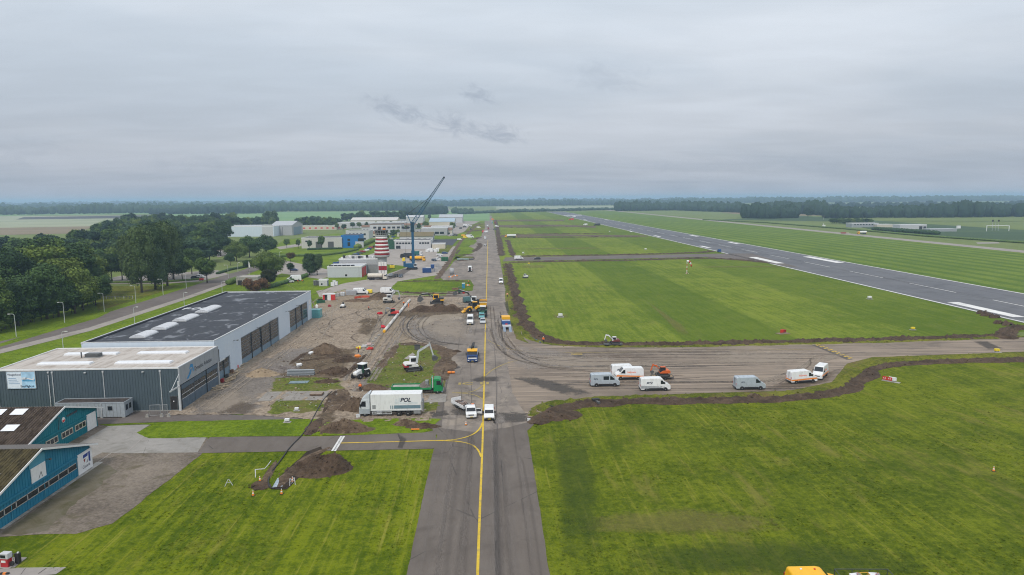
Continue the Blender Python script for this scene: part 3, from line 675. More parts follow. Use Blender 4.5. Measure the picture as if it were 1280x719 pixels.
sheet('platform', [(541, 306.5), (568, 304), (573, 299), (541, 299.5)], DARKA, .062); sheet('platform', [(527, 308), (566, 307), (569, 302), (540, 302.5)], DARKA, .066)
sheet('platform', [(484, 345), (505, 336), (516, 336), (500, 346), (487, 349)], ASPH, .064)
sheet('platform', [(563, 296), (580, 290), (590, 281), (600, 277), (575, 276), (560, 283), (552, 292)], ROAD_PALE, .056)
# soft masks on the building site: sand, mud, tarmac and grass wear into one another
def sdf(X, Y, poly):
    """signed distance, positive inside"""
    d = np.full(X.shape, 1e9); ins = np.zeros(X.shape, bool); n = len(poly)
    for i in range(n):
        ax, ay = poly[i]; bx, by = poly[(i+1) % n]; ex_, ey_ = bx-ax, by-ay; L = ex_*ex_+ey_*ey_+1e-9
        t = np.clip(((X-ax)*ex_+(Y-ay)*ey_)/L, 0, 1); d = np.minimum(d, np.hypot(X-ax-t*ex_, Y-ay-t*ey_))
        ins ^= ((ay > Y) != (by > Y)) & (X < (bx-ax)*(Y-ay)/((by-ay) if abs(by-ay) > 1e-9 else 1e-9)+ax)
    return np.where(ins, d, -d)
xs = np.arange(-63.0, -3.7, .45); ys = np.concatenate([np.arange(113.5, 200, .5), np.arange(200, 318, .9)])
GX, GY = np.meshgrid(xs, ys); wob = (fbm(GX*.5, GY*.5, 4)-.5)*5.0 + (fbm(GX*1.9, GY*1.9, 3)-.5)*2.0
SITE = {'sand': [[(505, 378), (478, 425), (452, 462), (432, 462), (462, 425), (488, 380)], [(400, 376), (440, 366), (490, 372), (480, 392), (430, 384), (405, 392)], [(520, 392), (508, 412), (520, 428), (490, 432), (488, 410), (500, 390)], [(400, 470), (440, 476), (425, 482), (398, 478)]],
        'mud': [[(345, 470), (392, 436), (452, 436), (430, 472), (380, 476)], [(452, 400), (470, 396), (480, 404), (462, 422), (448, 416)], [(395, 540), (400, 518), (415, 488), (432, 488), (420, 520), (408, 546)], [(540, 432), (563, 436), (566, 466), (548, 484), (550, 450)], [(496, 390), (588, 384), (590, 396), (500, 398)]],
        'grey': [[(508, 392), (585, 386), (600, 382), (600, 440), (566, 434), (522, 428), (500, 418)], [(236, 517), (300, 470), (345, 442), (400, 436), (372, 470), (330, 492), (318, 517)], [(470, 470), (510, 476), (500, 488), (440, 490), (448, 478)]],
        'grass': [[(497, 429), (545, 434), (556, 448), (551, 482), (520, 489), (470, 483), (456, 474), (486, 438)], [(342, 472), (420, 474), (432, 486), (400, 490), (338, 490)], [(345, 501), (402, 500), (404, 515), (336, 518)], [(560, 436), (566, 438), (560, 480), (552, 490)], [(528, 504), (556, 502), (556, 514), (528, 516)], [(456, 518), (446, 516), (444, 508), (450, 506)]],
        'track': [[(500, 380), (462, 440), (446, 466), (440, 466), (456, 438), (494, 380)], [(488, 392), (448, 445), (432, 470), (428, 468), (444, 440), (482, 392)], [(430, 384), (360, 424), (300, 466), (296, 462), (352, 424), (424, 382)], [(520, 400), (545, 394), (585, 392), (585, 398), (545, 402), (524, 412)]]}
att = {}
for k, polys in SITE.items():
    m_ = np.full(GX.shape, -99.0)
    for pl in polys: m_ = np.maximum(m_, sdf(GX, GY, [tuple(G(*p))[:2] for p in pl]))
    att[k] = np.clip((m_ + wob*(.5 if k in ('grass', 'track') else 1.0))/(1.0 if k == 'grass' else 2.4)+.5, 0, 1)
ruts = (fbm(GX*.9, GY*.25, 3)-.5)*.34 + (fbm(GX*2.3, GY*2.3, 3)-.5)*.22
GZ = .072 + np.clip(ruts+.02, -.01, .25)*(1-.8*att['grey'])*(1-.6*att['grass'])
edge = np.minimum.reduce([GX+63, -3.7-GX, GY-113.5, 318-GY]); GZ = np.where(edge < 1.0, .066, GZ)
V = np.stack([GX, GY, GZ], -1).reshape(-1, 3); ny, nx = GX.shape
ii = (np.arange(ny-1)[:, None]*nx+np.arange(nx-1)[None]).ravel(); Fq = np.stack([ii, ii+1, ii+nx+1, ii+nx], 1)
# cut the sheet to the outline of the site
out_poly = [tuple(G(*p))[:2] for p in ((205, 520), (258, 480), (300, 446), (386, 397), (394, 376), (400, 370), (430, 362.5), (470, 366.5), (500, 369), (596, 372), (600, 388), (560, 436), (566, 440), (556, 486), (546, 518), (536, 533), (520, 541), (402, 545), (380, 545), (392, 526), (300, 519))]
ins = (sdf(GX, GY, out_poly)+wob*.25).ravel() > 0
keep = ins[Fq].all(1); 
me = np_mesh('site_ground', V, Fq[keep], [], smooth=True)
for k in att:
    a = me.attributes.new(k, 'FLOAT', 'POINT'); a.data.foreach_set('value', att[k].ravel().astype(np.float32)) if len(a.data) == att[k].size else None
m, t, b = new_mat('site_earth'); P = pos(t)
A = lambda nm: t.n('ShaderNodeAttribute', attribute_name=nm).outputs['Fac']
fn = t.noise(P, 1.6, 6, .7, .3); md_ = t.noise(P, .22, 5, .65, .5); vf = t.noise(P, 6, 3, .7)
fm = t.math('ADD', t.math('MULTIPLY', fn, .6), t.math('MULTIPLY', md_, .4))
c = t.mix(t.smap(fm, .36, .62), (.170, .134, .102), (.42, .342, .268))
c = t.mix(t.math('MULTIPLY', t.smap(md_, .54, .68), .6), c, (.095, .072, .052)); tk = t.noise(t.mapping(P, (1, .10, 1), (0, 0, R(-14))), .8, 5, .7, .3); c = t.mix(t.math('MULTIPLY', t.smap(tk, .54, .66), .55), c, (.36, .30, .235))
def lay(c, nm, a1, b1, sharp=.25, dens=1.0):
    k = t.math('ADD', A(nm), t.math('MULTIPLY', t.math('SUBTRACT', fn, .5), .7))
    return t.mix(t.math('MULTIPLY', t.smap(k, .5-sharp, .5+sharp), dens), c, t.mix(t.smap(fm, .38, .62), a1, b1))
c = lay(c, 'grey', (.15, .135, .125), (.235, .21, .19), .4, .9); c = lay(c, 'sand', (.21, .165, .115), (.31, .25, .18), .4, .75)
c = lay(c, 'mud', (.060, .044, .030), (.165, .122, .078), .35, .9); c = lay(c, 'track', (.28, .235, .185), (.38, .325, .26), .4, .75)
c = lay(c, 'grass', (.065, .095, .010), (.165, .195, .025), .16, .94); c = t.mix(t.math('MULTIPLY', t.math('MULTIPLY', A('grass'), t.smap(md_, .50, .62)), .6), c, (.15, .115, .06))
t.set(b.inputs['Base Color'], c); b.inputs['Roughness'].default_value = .95; b.inputs['Specular IOR Level'].default_value = .12
bp = t.n('ShaderNodeBump'); t.set(bp.inputs['Height'], t.math('ADD', fn, t.math('MULTIPLY', vf, .5))); bp.inputs['Strength'].default_value = .9; bp.inputs['Distance'].default_value = .3
t.L.new(bp.outputs[0], b.inputs['Normal']); me.materials.append(m)
tag(link('site_ground', me), kind='structure')
# grass patches
for pts, m_, z in ([(140, 531), (230, 527), (402, 524), (400, 545), (260, 547), (186, 548.5), (172, 541), (190, 531.5)], GR_BRIGHT, .078), \
        ([(402, 545), (408, 528), (455, 524), (552, 524), (530, 541)], GR_BRIGHT, .080), \
        ([(487, 366), (491, 357), (503, 351), (588, 350), (592, 357), (590, 364), (540, 365)], GR_BRIGHT, .09), \
        ([(395, 364), (397, 355), (402, 349), (420, 351), (440, 352), (420, 357), (405, 362)], GR_BRIGHT, .066), \
        ([(562, 326), (565, 318), (573, 310), (588, 309), (597, 313), (589, 317), (575, 322)], GR_BRIGHT, .09), \
        ([(572, 308), (578, 297), (592, 296), (596, 302), (592, 306)], GR_BRIGHT, .09), ([(566, 326), (570, 321), (592, 321), (590, 324.5)], GR_ROUGH, .09), \
        ([(557, 298), (567, 294), (577, 293), (572, 298)], GR_BRIGHT, .09), ([(580, 291), (588, 281), (606, 279), (606, 287)], GR_ROUGH, .09), \
        ([(320, 342), (345, 345), (356, 350), (330, 350)], GR_BRIGHT, .08), ([(0, 430), (60, 411), (122, 392), (160, 378), (122, 398), (60, 416), (0, 434)], GR_BRIGHT, .07), ([(120, 358), (226, 357), (180, 372), (122, 389)], GR_ROUGH, .068), ([(548, 312), (560, 306), (566, 308), (560, 316), (546, 318)], GR_ROUGH, .07), \
        ([(600, 400), (641, 424), (660, 436), (700, 441), (690, 446), (640, 430)][:0] or [(645, 424), (632, 384), (630, 330), (634, 330), (640, 385), (655, 424), (664, 431)], GR_ROUGH, .085):
    sheet('grass_patch', pts, m_, z, amp=.35, step=.6)
# concrete slabs, single pieces
SLAB = ground_mat('slab_concrete', (.22, .205, .19), (.30, .28, .26), (.17, .155, .14), .3, 1.5, 6.0, bump=.15)
pave = thing('slab_paving', 'row of pale concrete slabs between two grass patches', 'paving', G(370, 496))
pl = G(370, 496)
def slab(px):
    bm = MB(); q = [G(*p)-Vector((pl.x, pl.y, 0)) for p in px]; cx = sum((p.x for p in q))/4; cyy = sum((p.y for p in q))/4
    q = [Vector((cx+(p.x-cx)*.985, cyy+(p.y-cyy)*.985, 0)) for p in q]
    bm.add([(p.x, p.y, .04) for p in q]+[(p.x, p.y, .15+random.uniform(-.01, .015)) for p in q], [(0, 1, 2, 3), (4, 5, 6, 7), (0, 1, 5, 4), (1, 2, 6, 5), (2, 3, 7, 6), (3, 0, 4, 7)])
    bm.build('slab', SLAB, pave)
for i in range(4):
    for j in range(2):
        def pt(a, bb):
            l = (334+(322-334)*bb, 490.5+(502-490.5)*bb); r_ = (412+(405-412)*bb, 489.5+(501-489.5)*bb); return (l[0]+(r_[0]-l[0])*a, l[1]+(r_[1]-l[1])*a)
        slab([pt(i/4, j/2), pt((i+1)/4, j/2), pt((i+1)/4, (j+1)/2), pt(i/4, (j+1)/2)])
for i in range(3): slab([(530+i*9.5, 493.5), (539.5+i*9.5, 493.3), (538+i*9.5, 503.5), (528+i*9.5, 504)])
# taxiway markings
ribbon('painted_line', [(591.3, 900), (597, 719), (599, 660), (603, 560), (605.2, 480), (607, 400), (608.8, 340), (609.9, 300)], .30, YLINE, .09)
ribbon('painted_line', [(424, 554.6), (545, 551.5), (570, 550.5), (590, 545), (600, 537), (603.5, 528)], .30, YLINE, .092, smooth=3)
ribbon('painted_line', [(545, 551.5), (572, 552), (590, 556), (598, 563), (601.6, 572)], .30, YLINE, .094, smooth=3)
for dxx in (-1.3, 1.3): ribbon('painted_line', [(417+dxx, 564.5), (428.5+dxx, 545.8)], .42, WLINE, .092)
ribbon('painted_line', [(607, 470), (616, 462), (636, 453), (660, 449), (700, 447)], .28, YFAINT, .094, smooth=3)
ribbon('painted_line', [(608, 424), (620, 432), (650, 440), (700, 442), (1020, 437)], .24, YFAINT, .095, smooth=3)
ribbon('painted_line', [(565, 491.5), (588, 491), (598, 487), (605, 481)], .24, YFAINT, .094, smooth=3)
ribbon('painted_line', [(565, 491.5), (590, 493), (600, 497), (604.5, 501)], .24, YFAINT, .096, smooth=3)
o = letters('painted_lettering', ('IC 1I', .03, 0.0, 1.0), YFAINT, None, Matrix.Translation(G(592, 479.5, .097)), 2.2, 1.5); tag(o, kind='structure')
for k in range(9):  # holding position dashes across the branch
    a = (1020+k*5.0, 431.5+k*2.05)
    for q in (0, 1): ribbon('painted_line', [(a[0]+q*3, a[1]-q*.6), (a[0]+2.4+q*3, a[1]+1.0-q*.6)], .5, YLINE, .095)
ribbon('dark_band', [(1018, 431.5), (1062, 450)], 1.6, PATCH, .09)
# soft edged wear: damp, dust and dry patches that fade out into the surface below
ZS = [.1]
def soft_mat(name, col, amt, sc=.8, stretch=(1, 1)):
    if name in MATS: return MATS[name]
    m, t, b = new_mat(name); P = pos(t); A = t.n('ShaderNodeAttribute', attribute_name='soft').outputs['Fac']
    n_ = t.math('ADD', t.math('MULTIPLY', t.noise(t.mapping(P, (*stretch, 1)), sc, 6, .7, .3), .7), t.math('MULTIPLY', t.noise(P, sc*.25, 4), .3))
    k = t.math('MULTIPLY', t.smap(t.math('ADD', A, t.math('MULTIPLY', t.math('SUBTRACT', n_, .5), 2.4)), .15, 1.0), amt)
    t.set(b.inputs['Base Color'], t.mix(n_, tuple(c*.85 for c in col), tuple(c*1.15 for c in col))); b.inputs['Roughness'].default_value = .9; t.set(b.inputs['Alpha'], k); MATS[name] = m; return m
def stain(pts, m_, name='stain'):
    P = [G(*p) for p in pts]; c0 = sum(P, Vector())/len(P); P = ragged([Vector((p.x, p.y, 0)) for p in P], .15, max(.6, (P[0]-c0).length/12)); n = len(P); ZS[0] += .0006; V = []
    for f in (1.0, .72, .40): V += [(c0.x+(p.x-c0.x)*f, c0.y+(p.y-c0.y)*f, ZS[0]) for p in P]
    V.append((c0.x, c0.y, ZS[0])); F = [(r*n+i, r*n+(i+1) % n, (r+1)*n+(i+1) % n, (r+1)*n+i) for r in (0, 1) for i in range(n)]+[(2*n+i, 2*n+(i+1) % n, 3*n) for i in range(n)]
    me = bpy.data.meshes.new(name); me.from_pydata(V, [], F); me.materials.append(m_); a = me.attributes.new('soft', 'FLOAT', 'POINT'); a.data.foreach_set('value', [0.0]*n+[.55]*n+[1.0]*(n+1)); tag(link(name, me), kind='structure')
def track(pts, wd, m_, px=True):
    P = [G(*p) for p in pts] if px else [Vector((*p, 0)) for p in pts]
    for _ in range(3):
        Q = [P[0]]
        for a, b_ in zip(P[:-1], P[1:]): Q += [a*.75+b_*.25, a*.25+b_*.75]
        P = Q+[P[-1]]
    ZS[0] += .0003; n = len(P); V, S = [], []
    for i, p in enumerate(P):
        d = P[min(i+1, n-1)]-P[max(i-1, 0)]; nr = Vector((-d.y, d.x, 0)).normalized()
        for u, s_ in ((-1, 0), (0, 1), (1, 0)): q = p+nr*(u*wd/2); V.append((q.x, q.y, ZS[0])); S.append(s_*min(1, i/3, (n-1-i)/3))
    F = [(3*i+k, 3*i+k+1, 3*i+k+4, 3*i+k+3) for i in range(n-1) for k in (0, 1)]; me = bpy.data.meshes.new('tyre_track'); me.from_pydata(V, [], F); me.materials.append(m_); a = me.attributes.new('soft', 'FLOAT', 'POINT'); a.data.foreach_set('value', S); tag(link('tyre_track', me), kind='structure')
DAMP = soft_mat('damp_tarmac', (.085, .076, .07), .75); DUST = soft_mat('dusty_mud', (.35, .295, .24), .6, .5); MUD = soft_mat('wet_mud', (.11, .082, .06), .5); DRY = soft_mat('dry_grass_wear', (.22, .185, .06), .34, 1.2); DKGR = soft_mat('lush_grass', (.045, .080, .006), .42, .6); OIL = soft_mat('dark_tyre_wear', (.07, .063, .06), .6, .6, (1, .1)); PALE = soft_mat('pale_worn_tarmac', (.30, .27, .25), .5, .5)
for pts, m_ in (([(628, 470), (665, 470), (712, 481), (755, 496), (712, 497), (665, 483)], DAMP), ([(560, 512), (585, 506), (612, 512), (620, 520), (590, 522), (556, 521)], DAMP), ([(530, 516), (560, 512), (566, 520), (540, 523)], DAMP), ([(616, 514), (664, 516), (668, 530), (616, 530)], DAMP), ([(616, 529), (617, 518), (626, 515), (634, 521), (632, 530), (622, 533)], PALE), ([(616, 529), (618, 519), (626, 516), (633, 521), (630, 529), (622, 532)], PALE),
        ([(583, 475), (604, 470), (630, 471), (630, 478), (604, 478), (583, 478)], OIL), ([(558, 462), (572, 456), (578, 460), (566, 463)], OIL), ([(628, 376), (635, 375), (638, 393), (634, 395)], OIL), ([(1212, 426), (1234, 426), (1258, 437), (1236, 439)], OIL), ([(496, 541), (510, 549), (504, 563), (496, 562), (500, 550)], OIL), ([(630, 430), (700, 434), (760, 450), (660, 470), (625, 460)], PALE), ([(980, 476), (1060, 458), (1040, 478), (1000, 489), (930, 492)], MUD), ([(640, 440), (760, 445), (900, 455), (760, 470), (650, 462)], DUST), ([(880, 440), (1020, 436), (1040, 450), (940, 462), (860, 452)], DUST),
        ([(520, 405), (560, 395), (590, 400), (588, 430), (540, 428)], DUST), ([(505, 412), (530, 408), (545, 420), (520, 430)], PALE), ([(583, 409), (591, 409), (591, 418), (583, 418)], PALE), ([(572, 395), (600, 386), (604, 400), (585, 404)], MUD), ([(240, 505), (300, 480), (330, 500), (290, 520), (240, 520)], DUST), ([(330, 440), (400, 428), (410, 438), (350, 455)], PALE), ([(300, 500), (330, 505), (310, 520), (260, 520)], MUD),
        ([(700, 645), (860, 632), (1000, 648), (1010, 665), (860, 672), (700, 668)], DRY), ([(686, 535), (733, 530), (752, 600), (765, 730), (700, 730), (690, 600)], DKGR), ([(740, 680), (1000, 672), (1180, 690), (1180, 725), (740, 725)], DKGR), ([(647, 331.5), (684, 331), (686, 335.5), (648, 336)], DRY), ([(640, 310.5), (760, 308.8), (762, 311.5), (640, 312.5)], DRY), ([(866, 333), (1000, 332), (1000, 334.5), (866, 335)], DRY), ([(690, 393), (712, 393), (713, 398), (690, 398)], DRY), ([(800, 370), (860, 410), (868, 425), (850, 420)], DRY),
        ([(-10, 600), (60, 585), (110, 590), (60, 640), (-10, 668)], MUD)):
    stain(pts, m_)
rt = random.Random(4)
for k in range(34):   # muddy wheel tracks along and across the branch
    y0 = rt.uniform(436, 489); x0 = rt.uniform(640, 760); L_ = rt.uniform(120, 330); sl = rt.uniform(-.03, .01); track([(x0, y0), (x0+L_*.5, y0+L_*.5*sl+rt.uniform(-1, 1)), (x0+L_, y0+L_*sl)], rt.uniform(.5, 1.1), rt.choice((DUST, DUST, MUD, OIL)))
for k in range(16): x0 = rt.uniform(606, 628); track([(x0, rt.uniform(380, 415)), (x0+rt.uniform(4, 12), 436+rt.uniform(-4, 8)), (x0+rt.uniform(40, 70), 448+rt.uniform(-6, 14)), (x0+rt.uniform(110, 190), 452+rt.uniform(-8, 20))], rt.uniform(.45, .9), rt.choice((DUST, PALE, MUD)))
for k in range(10): track([(900+k*9, 486-k*.6), (960+k*7, 474-k*2), (1010, 458-k*1.5), (1040+k*3, 450-k)], .6, rt.choice((DUST, MUD)))
FAINT = soft_mat('faint_tyre_wear', (.115, .10, .093), .2, .6, (1, .1)); FPALE = soft_mat('faint_pale_wear', (.23, .205, .19), .2, .6, (1, .1))
for k in range(9): x0 = rt.uniform(-8, 5); y0 = rt.uniform(118, 190); track([(x0, y0), (x0+rt.uniform(-.3, .3), y0+12), (x0+rt.uniform(-.6, .6), y0+rt.uniform(22, 60))], rt.uniform(.35, .8), rt.choice((FAINT, FPALE, DUST)), px=False)
for k in range(16): x0 = rt.uniform(-8, 5); track([(x0, rt.uniform(40, 60)), (x0+rt.uniform(-.2, .2), 80), (x0+rt.uniform(-.4, .4), rt.uniform(95, 125))], rt.uniform(.5, 1.6), rt.choice((FAINT, FPALE)), px=False)
for k in range(40): x0 = rt.uniform(340, 480); y0 = rt.uniform(385, 440); track([(x0, y0), (x0+rt.uniform(-30, 40), y0-rt.uniform(6, 16)), (x0+rt.uniform(-10, 90), y0-rt.uniform(14, 40))], rt.uniform(.5, 1.2), rt.choice((DUST, MUD, DUST)))
for k in range(22): x0 = rt.uniform(425, 470); track([(x0, 478), (x0+18, 450), (x0+34, 425), (x0+rt.uniform(40, 60), 395)], rt.uniform(.4, .8), rt.choice((DUST, MUD, PALE)))
for k in range(14): x0 = rt.uniform(505, 540); track([(x0, 394), (x0-14, 408), (x0, 426), (x0+rt.uniform(30, 60), 432)], rt.uniform(.4, .7), rt.choice((DUST, MUD, OIL)))
for k in range(4): track([(225+k*14, 521-k*3), (300+k*4, 470+k*2), (360+k*3, 430+k*2), (395+k*3, 405+k)], .7, rt.choice((DUST, MUD)))
# joints, repairs and stains
ribbon('expansion_joint', [(621.5, 530), (622.3, 580), (623.3, 640), (625, 719), (628.5, 900)], .16, PATCH, .088)
ribbon('expansion_joint', [(618, 430), (620, 470), (621, 520)], .12, PATCH, .088)
for x0, y0, x1, y1 in ((580, 390, 572, 440), (588, 437, 590, 520), (560, 470, 552, 520), (604, 372, 603, 400)): ribbon('expansion_joint', [(x0, y0), (x1, y1)], .10, PATCH, .09)
sheet('repair_patch', [(714, 444), (730, 444), (732, 448.5), (717, 448.5)], PATCH, .098)
for q in ((714, 443.2, 728, 443.2),): ribbon('painted_line', [q[:2], q[2:]], .7, YLINE, .099)
for k in range(26):   # fine cracks along the old joints
    yy = random.uniform(70, 230); xx = random.choice((-6.2, -3.9, 1.6, 3.9))+random.uniform(-.5, .5); a = random.uniform(1.5, 7)
    ribbon('crack', [(xx, yy), (xx+random.uniform(-.15, .15), yy+a*.5), (xx+random.uniform(-.3, .3), yy+a)], .07, PATCH, .0995, px=False)
# ------------------------------------------------------------------ dug earth
CLODS = {}
def clod(x, y, z, s, m_): CLODS.setdefault(m_.name, []).append((x, y, z, s))
def soil_strip(pts, width, h, material, name='soil_bank', px=True, step=.6, seed=0, trench=0.0, rough=.35):
    """loose earth along a line: uneven clods over the width, ragged margins, an optional slit"""
    P = [G(*p) for p in pts] if px else [Vector((*p, 0)) for p in pts]
    far = max(p.y for p in P); step = max(step, min(p.y for p in P)/380)
    for p in P: p.z = 0
    for _ in range(2):
        Q = [P[0]]
        for a, b in zip(P[:-1], P[1:]): Q += [a*.75+b*.25, a*.25+b*.75]
        P = Q+[P[-1]]
    S = []
    for a, b in zip(P[:-1], P[1:]):
        n = max(1, int((b-a).length/step)); S += [a+(b-a)*(k/n) for k in range(n)]
    S.append(P[-1]); nw = max(5, min(15, int(width/(step*.75))))
    vs, fs = [], []
    for i, p in enumerate(S):
        d = S[min(i+1, len(S)-1)]-S[max(i-1, 0)]; nr = Vector((-d.y, d.x, 0)).normalized()
        wl = width/2*(1+.75*mnoise.noise(Vector((p.x*.16+seed, p.y*.16, 0)))+.25*mnoise.noise(Vector((p.x*.9+seed, p.y*.9, 5))))
        wr = width/2*(1+.75*mnoise.noise(Vector((p.x*.16+seed, p.y*.16, 9)))+.25*mnoise.noise(Vector((p.x*.9+seed, p.y*.9, 15))))
        tp = min(1, i/4, (len(S)-1-i)/4)
        for k in range(nw):
            u = -1+2*k/(nw-1); q = p+nr*(u*(wl if u > 0 else wr)*(.4+.6*tp))
            cl = mnoise.noise(Vector((q.x*.7, q.y*.7, seed)))*.6+mnoise.noise(Vector((q.x*1.9, q.y*1.9, seed+3)))*.5+mnoise.noise(Vector((q.x*.15, q.y*.15, seed)))*.5
            z = h*(1-abs(u)**2.2)*(.55+rough*2.6*cl+.35*random.uniform(-1, 1))*(.3+.7*tp)
            if trench and abs(u+.25) < .14: z *= .1
            vs.append((q.x, q.y, .075+max(-.02, z) if 0 < k < nw-1 else .03))
            if p.y < 420 and random.random() < .16*step*min(1, 160/p.y): clod(q.x+random.uniform(-.6, .6), q.y+random.uniform(-.6, .6), .08+max(0, z), random.uniform(.10, .42), material)
    n = nw
    fs = [(i*n+k, i*n+k+1, (i+1)*n+k+1, (i+1)*n+k) for i in range(len(S)-1) for k in range(n-1)]
    o = link(name, np_mesh(name, np.array(vs), np.array(fs), material, smooth=False)); return tag(o, kind='structure')
VERGE = GR_ROUGH
# round the near right field
rim = [(664, 528), (668, 516), (684, 506), (700, 503), (740, 500), (800, 499), (880, 496), (960, 496), (1010, 493), (1050, 487), (1068, 472), (1085, 460), (1110, 452), (1180, 449), (1280, 446), (1400, 443)]
verge = [(x-3 if x < 690 else x, y-(6 if x < 1000 else 4.5)) for x, y in rim]
soil_strip([(668, 531), (676, 522), (694, 513), (715, 507), (760, 503), (830, 501.5), (920, 500), (990, 498.5), (1035, 493), (1066, 484), (1078, 473), (1092, 461), (1118, 455), (1180, 452.5), (1280, 450), (1400, 447)], 3.8, .65, SOIL, seed=1)
soil_strip([(664, 521), (674, 511), (692, 504.5), (735, 499.5), (800, 497.5), (880, 495.5), (960, 494.5), (1010, 491.5), (1044, 486), (1058, 474), (1072, 460), (1100, 450), (1180, 446.5), (1280, 443.5), (1400, 440)], 3.0, .42, VERGE, 'verge', seed=2, rough=.5)
soil_strip([(690, 512), (715, 519), (700, 521), (684, 524)], 5.0, .6, SOIL, seed=3)
soil_strip([(940, 498.5), (948, 496)], 3.6, 1.5, SOIL_B, 'soil_bank', seed=4)
# round the far side of the cross taxiway and up the taxiway's right edge
soil_strip([(1285, 408), (1256, 414), (1262, 424), (1240, 419.5), (1180, 423), (1000, 427.5), (860, 430.5), (760, 431), (700, 429), (672, 421), (655, 405), (646, 380), (638, 345), (634, 330)], 4.6, .9, SOIL, seed=5, trench=1)
soil_strip([(1280, 421), (1180, 425.5), (1000, 430), (860, 433.5), (760, 434), (700, 432.5), (664, 425), (648, 406), (640, 380), (633.5, 345), (630.5, 330)], 2.4, .35, VERGE, 'verge', seed=6, rough=.5)
for k, (x, y, r_) in enumerate(((1226, 391, 3.2), (1233, 393.5, 3.0), (1243, 396, 3.4), (1248, 403, 3), (1259, 405, 3.5), (1270, 409, 4))): soil_strip([(x-4, y+.5), (x+5, y+2)], 5.0, 1.7, SOIL, seed=20+k)
soil_strip([(627, 320), (624, 300), (621.5, 285), (619, 275)], 5.0, .7, SOIL, seed=7)
soil_strip([(634, 300), (640, 316), (642, 320)], 4.0, .6, SOIL, seed=8)
for pts in ([(636, 328.5), (700, 327), (800, 325.5), (880, 322.5), (930, 325.5), (960, 329)], [(640, 321), (700, 320), (800, 318.5), (880, 316), (892, 314)], [(632, 298), (690, 297), (800, 296.5)], [(632, 293.5), (690, 292.4), (760, 292.6)], [(628, 285), (700, 284), (742, 284)], [(690, 283), (660, 281.5)], [(622, 277), (704, 276.4)]):
    soil_strip(pts, 4.5, .8, SOIL, seed=int(pts[0][0]), step=1.2)
# on the building site
soil_strip([(500, 431), (520, 430), (545, 434), (560, 440), (556, 456), (548, 478)], 4.5, .35, SOIL_B, seed=9); soil_strip([(562, 440), (556, 462), (549, 480)], .8, .3, SOIL, seed=10)
soil_strip([(497, 432), (485, 446), (474, 462)], 2.5, .5, SOIL_B, seed=11); soil_strip([(458, 443), (442, 462), (425, 474)], 1.3, .6, SOIL, seed=12)
soil_strip([(392, 442), (420, 446), (448, 444)], 2.0, .4, SOIL, seed=13); soil_strip([(376, 452), (400, 449), (430, 446)], 2.4, .45, SOIL, seed=14); soil_strip([(362, 456), (376, 446), (386, 440)], 1.2, .5, SOIL, seed=44)
soil_strip([(432, 488), (424, 500), (412, 517)], 3.2, .5, SOIL_B, seed=15, trench=1); soil_strip([(420, 489), (410, 503), (404, 516)], 1.4, .25, SOIL, seed=45); soil_strip([(402, 523), (394, 533), (384, 545)], 2.6, .5, SOIL, seed=16, trench=1)
soil_strip([(498, 365), (530, 367.5), (575, 367)], 2.2, .5, SOIL, seed=17); soil_strip([(500, 352.5), (540, 351.5), (590, 352)], 2.6, .5, SOIL, seed=18); soil_strip([(560, 365), (590, 364)], 1.6, .4, SOIL, seed=19)
soil_strip([(546, 349), (556, 335), (565, 321), (570, 310), (580, 297), (590, 287), (600, 279)], 3.4, .35, SOIL_B, seed=21); soil_strip([(592, 315), (600, 309), (600, 304), (590, 304)], 4.0, .6, SOIL, seed=22)
soil_strip([(560, 322), (575, 319.6), (596, 317.6)], 2.5, .5, SOIL, seed=23); soil_strip([(566, 327), (590, 325), (592, 322)], 2.6, .5, SOIL, seed=24); soil_strip([(588, 300), (602, 297)], 5, .8, SOIL, seed=25); soil_strip([(580, 290), (604, 288)], 5, .8, SOIL, seed=26)
soil_strip([(575, 312), (570, 318)], 2, .4, SOIL, seed=27); soil_strip([(496, 372), (540, 371), (590, 370)], 2.0, .3, SOIL, seed=28)
soil_strip([(412, 560), (384, 572), (362, 590), (348, 610)], 1.4, .35, SOIL_B, seed=29); soil_strip([(344, 578), (337, 592), (330, 604)], 1.0, .3, SOIL_B, seed=30)
soil_strip([(318, 604), (330, 606), (322, 613)], 2.6, .45, SOIL, seed=31)
pit = sheet('trench_shade', [(402, 558), (384, 565), (356, 590), (339, 612), (358, 612), (380, 590), (404, 566)], ground_mat('trench_shade_mud', (.022, .016, .012), (.055, .04, .03), None, .3, 1.4, 6.0, bump=.8), .085, amp=.2, step=.4)  # flat mud sheet; the undug trench's shade is painted into its near-black colour
